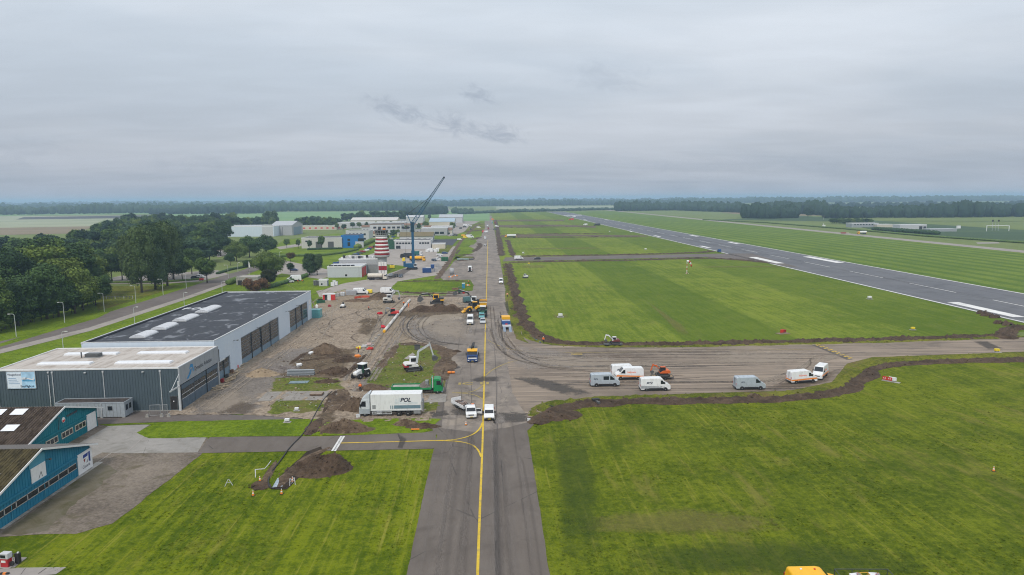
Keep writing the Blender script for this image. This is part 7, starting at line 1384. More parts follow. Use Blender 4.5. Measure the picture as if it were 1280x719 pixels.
tanker('yellow lorry with a white tank crossing the far grass', 638, 297.4, 180, YEL, WHITE, 11.0, band=YEL); tanker('yellow tanker lorry behind the blue crane foot', 522, 327, 0, YEL, YEL, 9.5); tanker('dark lorry with a black body left of the crane foot', 507.5, 323, 180, BLACK, mat('black_body', (.035, .04, .05), .5), 7.5, shape='box'); tanker('dark green skip lorry beyond the yellow tanker', 521, 320.5, 0, WHITE, mat('teal_body', (.02, .13, .13), .5), 7.5, shape='box')
for px, py, hd, c_, lb in ((542.5, 326.6, -60, mat('car_dark_blue', (0, 0, 0)), 'dark blue parked car nearest the blue crane'), (546.5, 325.4, -60, VWHITE, 'white parked car right of the dark blue one'), (551, 322.5, -60, LGREY, 'pale grey parked car beside the green skip'), (549.5, 319.8, 0, VWHITE, 'white parked car behind the pale grey one'), (556, 317.5, 0, BLUE, 'blue parked car beyond the green skip')): car(lb, px, py, hd, c_, 'cars parked beside the blue crane')
simple('skip', 'dark green skip container beside the parked cars', 'skip', 556, 326.5, 0, [('body', DGREEN, (-2.1, 2.1, -1.2, 1.2, .1, 2.4), .05), ('rim', GREEN, (-2.15, 2.15, -1.25, 1.25, 2.3, 2.5), 0), ('load', RUBBLE, (-1.9, 1.9, -1.0, 1.0, 2.4, 2.75), .1), ('rib', GREEN, [(x, x+.1, -1.27, -1.2, .2, 2.3) for x in (-1.5, -.5, .5, 1.5)], 0)])
simple('container', 'blue container with an open top right of the crane', 'container', 533.5, 341.3, 4, [('body', BLUE, (-2.3, 2.3, -1.2, 1.2, .15, 2.5), .03), ('rib', BLUE, [(x, x+.12, -1.26, -1.2, .2, 2.4) for x in np.arange(-2.1, 2.2, .45)], 0), ('lid', LGREY, (-.6, 2.0, -.9, .9, 2.5, 2.62), 0), ('runner', BLACK, [(-2.2, 2.2, -1.0, -.8, 0, .15), (-2.2, 2.2, .8, 1.0, 0, .15)], 0)], dy=1.2)
simple('hopper', 'tall blue hopper frame standing behind the blue container', 'hopper', 540.5, 340, 4, [('post', BLUE, [(-.9, -.75, -.9, -.75, 0, 3.6), (.75, .9, -.9, -.75, 0, 3.6), (-.9, -.75, .75, .9, 0, 3.6), (.75, .9, .75, .9, 0, 3.6)], 0), ('bin', BLUE, (-.95, .95, -.95, .95, 1.8, 3.8), .1), ('chute', LGREY, (-.4, .4, -.4, .4, .9, 1.8), 0)], dy=1.5)
for k, (px, py, lb) in enumerate(((544, 339.5, 'stack of steel frames nearest the blue hopper'), (548.5, 336.5, 'stack of steel frames right of the blue hopper'), (546, 333, 'stack of steel frames behind the other two'))): simple('scaffold_stack', lb, 'scaffold stack', px, py, 25, [('rail', STEEL, [(-1.4, 1.4, y, y+.1, z, z+.1) for y in (-.8, 0, .8) for z in (.1, .7, 1.3)], 0), ('post', STEEL, [(x, x+.1, y, y+.1, .1, 1.6) for x in (-1.4, 0, 1.3) for y in (-.8, .8)], 0)], group='steel frames on the crane platform')
for k, (px, py, c_, w_) in enumerate(((490.3, 335.5, LYEL, 1.3), (504.7, 326.8, LYEL, .8))): simple('site_box', ('lemon yellow box machine right of the tower foot', 'lemon yellow upright box left of the crane foot')[k], 'site machine', px, py, 0, [('body', c_, (-w_, w_, -.8, .8, .2, 1.7 if k == 0 else 2.2), .1), ('lid', BLACK if k == 0 else c_, (-w_*.5, w_*.5, -.5, .5, 1.7 if k == 0 else 2.2, 2.1 if k == 0 else 2.3), .05), ('skid', BLACK, [(-w_, w_, -.7, -.5, 0, .2), (-w_, w_, .5, .7, 0, .2)], 0)])
for k in range(6): simple('crate', 'white wrapped crate in the stack before the airport annexe', 'crate', 534+k*2.6, 315.2-.25*(k % 2), 0, [('body', WHITE, (-1.1, 1.1, -.9, .9, .15, 1.8+.5*(k % 3)), .12), ('pallet', WOOD, [(-1.1, 1.1, -.9, -.7, 0, .14), (-1.1, 1.1, .7, .9, 0, .14)], 0)], group='white wrapped crates before the annexe')
# blue telescopic crane
cq = G(515, 337); t = thing('mobile_crane', 'tall blue crane with an upright tower and a raised lattice jib', 'crane', cq, 0)
for sd in (-1, 1): b = MB(); b.prism([(-3.0, .5), (-2.6, 0), (2.6, 0), (3.0, .5), (2.6, 1.1), (-2.6, 1.1)], 'y', sd*1.7-.4, sd*1.7+.4); b.build('track', BLACK, t)
part('carriage', CRANEB, t, (-1.8, 1.8, -1.4, 1.4, .5, 1.4), bevel=.1); part('machinery_house', CRANEB, t, (-3.4, 1.8, -1.5, 1.5, 1.4, 3.4), bevel=.12); part('counterweight', CRANEB, t, (-4.4, -3.4, -1.5, 1.5, 1.6, 4.4), bevel=.1); c = part('cab', LGREY, t, (1.2, 2.8, -1.9, -.7, 1.5, 3.3), bevel=.08); part('window', GLASS, c, (1.4, 2.7, -1.92, -1.9, 2.2, 3.1))
mx = .8; mast = MB(); mast.box(mx-.75, mx+.75, -.75, .75, 3.2, 10.5); mast.build('mast_base', CRANEB, t, bevel=.06); mast = MB(); mast.box(mx-.62, mx+.62, -.62, .62, 10.5, 20.5); mast.build('mast_section', CRANEB, t, bevel=.05); b = MB(); b.box(mx-.95, mx+.95, -.9, .9, 20.5, 25.6); b.build('mast_head', mat('crane_dark', (.008, .045, .075), .5), t, bevel=.15)
hd = G(555, 222, 0); d0 = ray(555, 222); tt = cq.y/d0.y; tip = Vector((d0.x*tt-cq.x, 0, CH+d0.z*tt)); root = Vector((mx, 0, 24.6)); ax = (tip-root); Lj = ax.length; ax.normalize(); up_ = Vector((0, 1, 0)); sd_ = ax.cross(up_)
def lattice(b, p, q, w0, w1, n):
    ring = lambda k: [p+(q-p)*(k/n)+up_*(a*(w0+(w1-w0)*k/n)/2)+sd_*(c_*(w0+(w1-w0)*k/n)/2) for a, c_ in ((-1, -1), (1, -1), (1, 1), (-1, 1))]
    for k in range(n):
        A1, B1 = ring(k), ring(k+1)
        for i in range(4): b.cyl(A1[i], B1[i], .13, n=5, caps=False); b.cyl(A1[i], B1[(i+1) % 4], .075, n=4, caps=False); b.cyl(B1[i], B1[(i+1) % 4], .06, n=4, caps=False)
b = MB(); lattice(b, root, root+ax*Lj*.36, 1.8, 1.5, 7); b.build('jib_lower', mat('crane_blue', (0, 0, 0)), t); b = MB(); lattice(b, root+ax*Lj*.36, tip, 1.4, .6, 16); b.build('jib_upper', mat('jib_grey', (.03, .075, .11), .5), t); b = MB(); b.obox(tip, (.9, .7, .9)); b.build('jib_head', BLACK, t)
sp = root+Vector((-2.6, 0, 5.2)); b = MB(); b.beam(root+Vector((-.6, 0, 0)), sp, .4, .4); b.build('jib_strut', mat('crane_blue', (0, 0, 0)), t); b = MB(); b.cyl(sp, root+ax*Lj*.62+sd_*0, .06, n=5); b.cyl(sp, Vector((-3.6, 0, 4)), .05, n=5); b.cyl(sp+Vector((.3, 0, .1)), root+ax*Lj*.60, .05, n=5); b.build('pendant_rope', BLACK, t)
# ------------------------------------------------------------------ small traffic far along the taxiway
def mini_van(label, px, py, head, paint, L=5.4, h=2.3, group='vehicles far along the taxiway', name='van', cat='van'):
    b = MB(); hull(b, [(-L/2, .35), (-L/2, h*.9), (-L/2+.2, h), (L*.22, h), (L*.36, h*.55), (L/2, h*.42), (L/2, .35)], lambda z: .98-max(0, z-1)*.08, 1.0); b.mi = 1
    for sd in (-1, 1): b.box(L*.08, L*.24, sd*.93-.02, sd*.93+.02, h*.55, h*.82)
    b.obox((L*.30, 0, h*.76), (.06, 1.5, h*.42), ry=R(-32)); b.mi = 2
    for x in (-L*.3, L*.32):
        for sd in (-1, 1): b.cyl((x, sd*.75, .35), (x, sd*1.0, .35), .36, n=10)
    o = b.build(name, [paint, GLASS, BLACK]); p = G(px, py); o.location = (p.x, p.y, .07); o.rotation_euler = (0, 0, R(head)); return tag(o, label, cat, group)
for a in ((587.5, 297.5, 0, VWHITE, 7.5, 3.2, 'white lorry on the grass strip left of the far taxiway'), (574.5, 300.5, 0, VWHITE, 4.5, 1.6, 'white car on the haul track left of the far taxiway'), (581.5, 298, 0, LYEL, 4.5, 2.2, 'yellow machine left of the far white lorry'), (606.5, 298.8, -90, VWHITE, 5.6, 2.4, 'white van facing the camera, left lane of the far taxiway'), (606.5, 307.6, 0, LGREY, 2.6, 1.1, 'tiny pale trolley alone on the far taxiway'), (607, 291, 180, VWHITE, 5.5, 2.2, 'white van beside the red machine far up the taxiway'), (604.5, 291, 0, RED, 4, 2.4, 'red machine left of the white van far up the taxiway'), (610.5, 287, -90, DRED, 5, 2.6, 'dark red lorry far up the taxiway'), (609.5, 283, -90, VWHITE, 5, 2.6, 'white van above the dark red lorry far up the taxiway'), (618.6, 287.5, 180, DGREY, 4.5, 1.8, 'dark car at the right edge of the far taxiway'), (621, 283.8, 0, VWHITE, 5.5, 2.4, 'white van at the far right taxiway edge by the dark car'), (615.3, 279.5, -90, TEALC, 5, 2.6, 'turquoise van at the end of the far taxiway'), (619, 279.6, -90, DRED, 5, 3, 'dark machine beside the turquoise van'), (616, 275, 0, ORANGE, 5, 2.4, 'orange lorry at the far tip of the taxiway'), (598.5, 285.4, 10, VWHITE, 5.5, 2.2, 'white pickup on the strip left of the far taxiway'), (731.5, 281.8, 180, VWHITE, 6, 2.4, 'white van on the third cross road by the runway'), (746, 282.2, 180, BLACK, 9, 3.0, 'dark machine beside the white van on the third cross road'), (714, 275.4, 180, RED, 9, 3.0, 'red lorry at the runway edge far off'), (717.5, 271.5, 180, VWHITE, 6, 2.4, 'white van on the far runway'), (788.5, 290.5, -90, VWHITE, 5, 2.6, 'white van where the second cross road meets the runway'), (583, 282.4, 0, VWHITE, 9, 2.4, 'white trailer by the farthest platform hangar'), (586, 295, 0, DGREEN, 4, 1.8, 'dark green machine behind the far white lorry'), (899, 315.5, 90, BLUE, 2.6, 2.2, 'small dark blue van at the runway end of the cross road')):
    mini_van(a[6], a[0], a[1], a[2], a[3], a[4], a[5])
for k, (px, py, hd, c_, lb) in enumerate(((244, 349, 0, BLACK, 'dark car in the car park under the trees'), (253, 345, 0, VWHITE, 'white car at the end of the car park'), (249, 347.5, 0, LGREY, 'grey car between two others in the car park'), (347, 357, -70, BLACK, 'black car beside the olive brown tree'), (361, 353.8, 20, LGREY, 'pale grey car before the white lorry cab on the service road'), (367, 338.8, 0, mat('car_navy', (.02, .04, .12), .3), 'dark blue car on the road above the service road'))): car(lb, px, py, hd, c_, 'cars near the access road')
van('white lorry cab standing on the service road by the hedge', 367, 352, 200, VWHITE, group=None, sc=1.1); simple('sign_trolley', 'small red box trolley at the car park edge', 'trolley', 252, 351, 0, [('body', RED, (-.9, .9, -.5, .5, .3, 1.2), .05), ('wheel', BLACK, [(-.7, -.4, -.6, -.45, 0, .3), (.4, .7, -.6, -.45, 0, .3)], 0)])
rr = random.Random(12)
for k in range(15):
    q = k/14; mini_van('small car in the parked row along the road behind the fire station', 418+50*q+rr.uniform(-.5, .5), 333-24*q+rr.uniform(-.4, .4), rr.choice((20, 30, 200)), rr.choice((VWHITE, LGREY, BLACK, BLUE, DGREY, DRED)), 4.3, 1.5, 'cars in the row behind the fire station', 'parked_car', 'car')
for k in range(12): mini_van('small car parked among the low buildings left of the crane', rr.uniform(470, 508), rr.uniform(288, 300), rr.uniform(0, 360), rr.choice((VWHITE, LGREY, BLACK, BLUE, DRED)), 4.3, 1.5, 'cars among the low buildings left of the crane', 'parked_car', 'car')
for k in range(9): mini_van('small vehicle on the far platform before the pale hangars', rr.uniform(560, 592), rr.uniform(281, 296), rr.uniform(0, 360), rr.choice((VWHITE, VWHITE, LGREY, DGREY, YEL)), 5, 2.0, 'vehicles on the far platform', 'van', 'van')
# yellow machines on the far taxiway strip
tanker('yellow and white lorry on the narrow strip beyond the runway', 1078, 293, 180, YEL, WHITE, 9.0, band=YEL); simple('timber_stack', 'low stack of reddish material left of the yellow strip lorry', 'stack', 1056, 292, 0, [('pile', DRED, (-4, 1, -.8, .8, 0, 1.2), .2), ('pile', mat('pale_timber', (.45, .38, .33), .8), (1.2, 4, -.8, .8, 0, .9), .2)]); simple('signal_hut', 'small white equipment box on a post beyond the runway', 'equipment hut', 1029.5, 284, 0, [('box', WHITE, (-1.6, 1.6, -1.2, 1.2, 0, 2.6), .05), ('mast', WHITE, (-.15, .15, -.15, .15, 2.6, 5.0), 0)]); simple('marker_board', 'dark square board on a thin post in the far right field', 'marker board', 1029.5, 275, 0, [('board', BLACK, (-2.2, 2.2, -.1, .1, 4.0, 7.2), 0), ('post', LGREY, (-.15, .15, -.15, .15, 0, 4), 0)])
# vehicles at the bottom edge, cut by the frame
p = G(1018, 714, 2.05); t = van('yellow van cut by the bottom edge of the picture', 1009, 735, -2, mat('van_yellow', (.83, .44, .012), .35, var=.04, dirt=.08), dy=0, group=None, low=True, sc=1.12); t.location = (p.x, p.y, .03)
part('roof_lamp', WHITE, t, (-1.15, -1.0, .15, .3, 1.84, 1.93)); part('roof_lamp', RED, t, (.05, .18, .15, .28, 1.84, 1.92))
p = G(1080, 712.5, 1.25); t = thing('cage_trailer', 'dark railed trailer loaded with red and white barriers at the bottom edge', 'trailer', (p.x-.3, p.y-.9, .03), R(-3)); L = 5.2
b = MB(); 
for z in (.55, 1.25): b.tube([(-L/2, -1, z), (L/2, -1, z), (L/2, 1, z), (-L/2, 1, z), (-L/2, -1, z)], .045)
for x in (-L/2, -L/6, L/6, L/2):
    for y in (-1, 1): b.cyl((x, y, .5), (x, y, 1.25), .04)
b.build('rail', mat('rail_dark_green', (.05, .065, .055), .5), t); part('deck', WOOD, t, (-L/2, L/2, -1, 1, .48, .56))
for x in (-.4, .4):
    for sd in (-1, 1): wheel(t, x, sd*.98, .32, .2)
for k, x in enumerate((-.75, 1.0)):
    o = thing('barrier_stack', ('left stack of red and white barrier boards on the railed trailer', 'right stack of red and white barrier boards on the railed trailer')[k], 'barrier boards', (p.x-.3+x, p.y-.95, .6), R(8-20*k)); part('board', VWHITE, o, (-.5, .5, -.75, .75, 0, .5), bevel=.03)
    for q in range(4): b = MB(); b.obox((-.3+.2*q, -.4+.3*q, .52), (.26, .2, .05), rz=R(40)); b.build('red_block', RED, o)
    part('grey_sheet', MGREY, o, (.1, .45, -.7, .5, .5, .56))
o = thing('folding_barrier', 'yellow folding frame between the barrier stacks on the trailer', 'barrier', (p.x-.2, p.y-.8, .6), 0); b = MB(); b.tube([(-.4, -.4, .5), (.4, -.4, .5), (.4, .5, .55), (-.4, .5, .55), (-.4, -.4, .5)], .05); b.build('rail', mat('ochre_frame', (.50, .30, .03), .5), o)
for q in ((-.4, -.4), (.4, -.4), (.4, .5), (-.4, .5)): part('leg', mat('ochre_frame', (0, 0, 0)), o, (q[0]-.04, q[0]+.04, q[1]-.04, q[1]+.04, 0, .5))
# ------------------------------------------------------------------ people
person('worker in orange standing between the white tractor and the lorry', 450.5, 489.5, 100, hat=HIVIS); person('worker in orange by the big door of the white hangar', 369.5, 410.5, 200, 'walk'); person('worker in a red top alone in the middle of the dug ground', 461, 388.5, 20, 'walk', jacket=mat('red_white_cloth', (.62, .16, .10), .8)); person('worker in orange standing left of the upper pipe end', 504.6, 382.5, 60, hat=VWHITE); person('worker in orange standing right of the white pipe', 511, 385, 200, hat=HIVIS, trousers=HIVIS)
person('worker in orange with a white helmet on the soil bank of the field', 679.3, 429, -60, hat=VWHITE); person('worker in orange bending over the trailer behind the white pickup', 592, 513, 200, 'bend', dy=.4); person('worker in orange and white walking on the right verge', 634.2, 371.5, -90, 'walk', jacket=mat('peach_cloth', (.85, .42, .22), .8)); person('worker in orange at the end of the soil bank by the blue toilet', 586, 355, 180, hat=VWHITE)
person('left one of two workers in orange by the service road', 372.6, 354.5, 0); person('right one of two workers in orange by the service road', 378.8, 353.3, 180, 'bend'); person('worker in orange beside the hangar corner fence', 448, 441.5, 0, jacket=RED, hat=VWHITE)
# ------------------------------------------------------------------ street lamps
def lamp(label, px, py, h=6.4, group='lamp posts along the access road', arm=1.3, rz=180):
    t = thing('street_lamp', label, 'street lamp', G(px, py), R(rz), group)
    b = MB(); b.cyl((0, 0, 0), (0, 0, h*.55), .10, .085, 8); b.cyl((0, 0, h*.55), (0, 0, h-.4), .075, .06, 8); b.build('pole', LGREY, t); b = MB(); b.tube([(0, 0, h-.42), (.12, 0, h-.1), (.4, 0, h), (arm, 0, h+.03)], .05); b.build('arm', LGREY, t); b = MB(); b.prism([(arm-.2, -.13), (arm+.5, -.10), (arm+.5, .10), (arm-.2, .13)], 'z', h-.05, h+.10); hd_ = b.build('lamp_head', WHITE, t, bevel=.04); part('lamp_glass', LAMP, hd_, (arm, arm+.42, -.09, .09, h-.075, h-.05))
for k, (px, py) in enumerate(((20.5, 421), (81, 403.5), (130.5, 390), (170, 379), (204, 369), (233, 361), (285.5, 348))): lamp(('first', 'second', 'third', 'fourth', 'fifth', 'sixth', 'seventh')[k]+' road lamp from the left edge, arm towards the wood', px, py, 6.5 if k else 6.5)
for k, (px, py) in enumerate(((79.5, 439.5), (168.5, 404.5), (230.5, 383.5), (278, 367.5))): lamp('lamp post on the grass behind the hangar, '+('nearest', 'second', 'third', 'farthest')[k]+' from the left edge', px, py, 5.2, 'lamp posts on the grass behind the hangar', .9, 0)
for k, (px, py, h) in enumerate(((350, 325, 5.5), (420, 343, 5), (386, 335, 5), (297.5, 340, 5))): lamp(('pale lamp post left of the clipped trees', 'pale lamp post by the low pale hall', 'pale lamp post on the lawn by the upright trees', 'pale lamp post near the flagpole')[k], px, py, h, 'lamp posts near the roundabout', .7, 0)
o = thing('flagpole', 'white flagpole at the road bend beside the dark spreading tree', 'flagpole', G(311.5, 345)); b = MB(); b.cyl((0, 0, 0), (0, 0, 7.5), .08, .05, 8); b.build('pole', WHITE, o); b = MB(); b.prism([(.06, 4.3), (.75, 4.1), (.8, 6.6), (.06, 6.9)], 'y', -.02, .02); b.build('banner', WHITE, o)
# roadside post fence by the poplars
fe = thing('post_fence', 'low dark post and rail fence on the grass by the wood', 'fence', G(122, 374)); p0, p1 = G(122, 374), G(166, 373.5)
for k in range(13): q = (p1-p0)*(k/12); b = MB(); b.box(q.x-.09, q.x+.09, q.y-.09, q.y+.09, 0, 1.15); b.build('post', DGREY if k % 3 else GABLEG, fe)
b = MB(); b.beam((0, 0, .9), (p1.x-p0.x, p1.y-p0.y, .9), .08, .14); b.build('rail', DGREY, fe)
# ------------------------------------------------------------------ cones, barriers and signs
def cone(label, px, py, group='traffic cones near the left trench', h=.95):
    t = thing('traffic_cone', label, 'traffic cone', G(px, py, .05), random.uniform(0, 3), group, .85); part('base', BLACK, t, (-.26, .26, -.26, .26, 0, .06)); s = h
    for k, (za, zb, m_) in enumerate(((.06, .34, ORANGE), (.34, .54, VWHITE), (.54, .72, ORANGE), (.72, .9, VWHITE))): ra = .21*(1-za/1.05); rb = .21*(1-zb/1.05); b = MB(); b.cyl((0, 0, za*s), (0, 0, zb*s), ra, rb, 14); b.build('cone' if k % 2 == 0 else 'white_band', m_, t)
for px, py, lb in ((325, 601.5, 'orange and white cone behind the soil lump, left of the trench'), (316.5, 619.5, 'orange and white cone at the left front of the trench'), (352, 617.5, 'small white and orange cone in front of the trench'), (365.7, 602, 'orange and white cone right of the pale sheet in the trench'), (582.5, 531.5, 'orange and white cone left of the white compact van'), (1242, 589, 'lone orange and white cone on the right grass field')): cone(lb, px, py, None if px > 500 else 'traffic cones near the left trench')
def stand(label, px, py, rz, w_=1.5):
    t = thing('marker_stand', label, 'barrier stand', G(px, py, .05), R(rz), 'white barrier stands near the left trench', .78); 
    for sd in (-1, 1): b = MB(); b.beam((sd*w_*.42, -.25, .02), (sd*.04, 0, 1.15), .09, .07); b.build('leg', LGREY, t)
    b = MB(); b.beam((-w_*.25, .02, .55), (w_*.25, .02, .55), .06, .06); b.build('crossbar', LGREY, t)
stand('white folding stand alone on the grass left of the trench', 286, 607, 20); stand('white folding stand right of the trench by the cone', 363, 606, 70, 1.2); stand('white folding stand lying beside the right hand cone', 368, 605, -30, 1.1)
o = thing('pipe_barrier', 'bent white pipe frame on the grass behind the trench', 'barrier', G(325, 596, .05)); b = MB(); q0 = G(325, 596); pts = [G(*a) for a in ((319.5, 597), (319.5, 593.5), (331, 592.5), (335, 588), (339, 582.5))]; b.tube([(a.x-q0.x, a.y-q0.y, .75 if i else .0) for i, a in enumerate(pts)], .06); b.build('pipe', LGREY, o)
o = thing('steel_sheet', 'pale blue grey sheet lying in the end of the trench', 'metal sheet', G(347, 604, .08)); b = MB(); q0 = G(347, 604); pts = [G(*a)-q0 for a in ((340.5, 609.5), (353, 608.5), (354.5, 598), (347, 598))]; b.add([(a.x, a.y, .0) for a in pts]+[(a.x, a.y, .06) for a in pts], [(0, 3, 2, 1), (4, 5, 6, 7), (0, 1, 5, 4), (1, 2, 6, 5), (2, 3, 7, 6), (3, 0, 4, 7)]); b.build('sheet', mat('sheet_blue_grey', (.30, .36, .42), .4, var=.25), o)
def cable(label, pts, r, m_, z=.14):
    P = [G(*a) for a in pts]
    for _ in range(3):
        Q = [P[0]]
        for a, c_ in zip(P[:-1], P[1:]): Q += [a*.75+c_*.25, a*.25+c_*.75]
        P = Q+[P[-1]]
    b = MB(); b.tube([(p.x, p.y, z) for p in P], r); return tag(b.build('hose', m_), label, 'hose')
cable('long black hose running from the site across the branch taxiway to the trench', [(415, 490), (404, 500), (396, 515), (388, 530), (378, 545), (362, 560), (350, 578), (338, 592), (335, 603), (337, 611), (343, 612)], .10, BLACK)
def lightbox(label, px, py, m_=VWHITE, s=1.0, group='white light boxes on the grass'):
    t = thing('ground_light', label, 'light box', G(px, py, .06), 0, group, s); part('base', CONC, t, (-.7, .7, -.5, .5, 0, .08)); part('box', m_, t, (-.45, .45, -.3, .3, .3, .75), bevel=.06)
    for x in (-.3, .3): part('leg', MGREY, t, (x-.04, x+.04, -.04, .04, .08, .3))
for px, py, s, lb in ((371, 513.5, .8, 'white light box on the grass patch above the footpath'), (359, 528, .9, 'white light box on the grass strip below the footpath'), (700.5, 396.5, 1.5, 'white light box on a worn patch in the middle field'), (1087, 374, 1.5, 'white light box on the field beside the runway'), (807, 312.5, 1.6, 'white light box on the second field by the runway'), (762, 290.2, 1.6, 'white light box on the third field by the runway'), (654, 317, 1.4, 'white light box at the corner of the second field')): lightbox(lb, px, py, s=s)
for px, py, s, lb in ((1141, 412.5, 1.1, 'yellow marker box on the field beside the runway'), (1246, 440.5, 1.2, 'yellow marker box at the edge of the cross taxiway'), (661, 330.5, 1.2, 'yellow marker box at the near corner of the cross road')): lightbox(lb, px, py, LYEL, s, 'yellow marker boxes beside the taxiways')
t = thing('taxiway_sign', 'red taxiway sign with a white rear box on a pale slab in the right field', 'sign', G(1110, 476.5, .03), R(-50), None, .62); part('slab', CONC, t, (-1.9, 3.6, -.7, .9, 0, .10))
for x in (-1.7, -.2): pn = part('sign_panel', mat('sign_red', (.55, .02, .02), .4), t, (x, x+1.4, -.2, 0, .35, 1.45), bevel=.03); letters('lettering', ('R-R', .02, 0.0, 1.0), VWHITE, pn, face_minus_y(x+.7, -.215, .9), .62)
part('rear_box', VWHITE, t, (.1, 2.4, .1, .7, .4, 1.5), bevel=.05); part('sign_leg', MGREY, t, (-1.5, -1.4, -.15, -.05, .1, .35), (-.3, -.2, -.15, -.05, .1, .35), (.9, 1.0, -.15, -.05, .1, .35), (.4, .5, .3, .4, .1, .4), (1.9, 2.0, .3, .4, .1, .4))
t = thing('taxiway_sign', 'dark red sign box on a worn slab at the lower edge of the middle field', 'sign', G(978.5, 417, .03), R(20)); part('slab', mat('brown_slab', (.22, .17, .12), .9), t, (-1.8, 1.8, -1, 1, 0, .1)); part('sign_panel', RED, t, (-.9, .1, -.2, .1, .3, 1.2), bevel=.03); part('sign_panel', DRED, t, (.15, 1.0, -.2, .1, .3, 1.1), bevel=.03); part('sign_leg', MGREY, t, (-.6, -.5, -.1, 0, .1, .3), (.5, .6, -.1, 0, .1, .3))
t = thing('windsock', 'red and white windsock hanging on a banded pole in the middle field', 'windsock', G(858.5, 342.5)); RW_ = (RED, VWHITE)
for k in range(6): b = MB(); b.cyl((0, 0, k*1.02), (0, 0, (k+1)*1.02), .16, n=10); b.build('pole_band', RW_[k % 2], t)
for k, (a, c_) in enumerate((((-.1, 6.3), (.9, 6.35)), ((.9, 6.35), (1.5, 5.7)), ((1.5, 5.7), (1.95, 4.7)), ((1.95, 4.7), (2.25, 3.7)))): b = MB(); r0, r1 = .62-.08*k, .62-.08*(k+1); b.cyl((a[0], 0, a[1]), (c_[0], 0, c_[1]), r0, r1, 12); b.build('sock_band', RW_[(k+1) % 2], t, True)
b = MB(); 
for a in (0, 2.1, 4.2): b.cyl((0, 0, .9), (1.0*math.cos(a), 1.0*math.sin(a), 0), .05, n=6)
b.build('stay', WHITE, t)
t = thing('goal', 'white goal shaped frame with dark lamps behind it in the far right field', 'frame', G(1247, 289.5)); b = MB(); b.beam((-12, 0, 0), (-12, 0, 6.2), .5, .5); b.beam((12, 0, 0), (12, 0, 6.2), .5, .5); b.beam((-12.2, 0, 6.2), (12.2, 0, 6.2), .5, .5); b.build('goal_frame', WHITE, t)
for x in (-1.5, 1.8, 5): b = MB(); b.cyl((x, 6, 0), (x, 6, 10), .18, n=6); b.build('mast', GABLEG, t); part('mast_lamp', BLACK, t, (x-.8, x+.8, 5.8, 6.2, 10, 12)) if x != 1.8 else None
simple('concrete_block', 'white block at the end of the low shed row beyond the runway', 'concrete block', 1198, 286, 0, [('block', WHITE, (-2, 2, -1, 1, 0, 3.4), .1), ('cap', LGREY, (-2.1, 2.1, -1.1, 1.1, 3.4, 3.6), 0)]); sheet('pale_pad', [(1220, 303.2), (1248, 303), (1250, 304.6), (1222, 305)], PATCHP, .1)
# ------------------------------------------------------------------ building site clutter
b = MB(); a, c_ = G(480.5, 416), G(512.5, 376.5); t = thing('pipe_run', 'long white pipe laid across the dug ground', 'pipe', (0, 0, 0)); n = 7
for k in range(n): p, q = a+(c_-a)*(k/n), a+(c_-a)*((k+.985)/n); b = MB(); b.cyl((p.x, p.y, .55), (q.x, q.y, .55), .42, n=14); b.build('pipe_section', mat('pipe_white', (.62, .60, .57), .6, dirt=.35), t, True); b = MB(); d = (q-p).normalized(); b.cyl((p.x, p.y, .55), (p.x+d.x*.4, p.y+d.y*.4, .55), .47, n=14); b.build('collar', LGREY, t)
b = MB(); d = (c_-a).normalized(); b.cyl((a.x-d.x*.8, a.y-d.y*.8, .5), (a.x, a.y, .55), .35, .46, 12); b.build('end_cap', YEL, t)
t = thing('steel_beams', 'stack of long grey steel beams on the green patch', 'steel beams', at_px(375, 470.5, .5)); 
for k, (y, z) in enumerate(((0, .15), (.75, .15), (.35, .72))): b = MB(); b.prism([(y-.33, z), (y+.33, z), (y+.33, z+.1), (y+.06, z+.1), (y+.06, z+.42), (y+.33, z+.42), (y+.33, z+.52), (y-.33, z+.52), (y-.33, z+.42), (y-.06, z+.42), (y-.06, z+.1), (y-.33, z+.1)], 'x', -2.9, 2.9); b.build('beam', mat('beam_grey', (.36, .39, .42), .45, .2, dirt=.15), t)
for x in (-2, 2): part('bearer', WOOD, t, (x-.1, x+.1, -.5, 1.2, 0, .15))
simple('steel_plate', 'flat blue grey steel plate lying on the green patch', 'metal plate', 373, 479.5, 2, [('plate', mat('plate_blue_grey', (.17, .24, .27), .4, .3, var=.2), (-1.95, 1.95, -.9, .9, .1, .2), 0), ('bearer', WOOD, [(-1.5, -1.3, -.85, .85, 0, .1), (1.3, 1.5, -.85, .85, 0, .1)], 0)], dy=.5)
simple('steel_plate', 'brown rusty plate stack on the concrete slabs', 'metal plate', 395.5, 495.5, -3, [('plate', mat('rusty_plate', (.13, .09, .065), .8, var=.3), (-1.2, 1.2, -.8, .8, .22, .5), .03), ('top_plate', mat('tan_plate', (.27, .22, .18), .8, var=.2), (-1.25, 1.1, -.75, .8, .5, .58), 0)], dy=.5)
rr = random.Random(9)
for k in range(20):
    x = 271+rr.uniform(0, 34); y = 486-(x-271)*.92+rr.uniform(0, 7); o = MB(); o.obox((0, 0, 0), (rr.uniform(1.6, 3.6), rr.uniform(.14, .3), rr.uniform(.08, .2))); o = o.build('timber', mat('fresh_timber', (.46, .37, .26), .8, var=.25) if rr.random() < .7 else WOOD); p = G(x, y); o.location = (p.x, p.y, .16+rr.uniform(0, .25)); o.rotation_euler = (0, rr.uniform(-.06, .06), R(70+rr.uniform(-35, 35))); tag(o, 'loose timber lying along the white hangar wall', 'timber', 'loose timbers along the hangar wall')
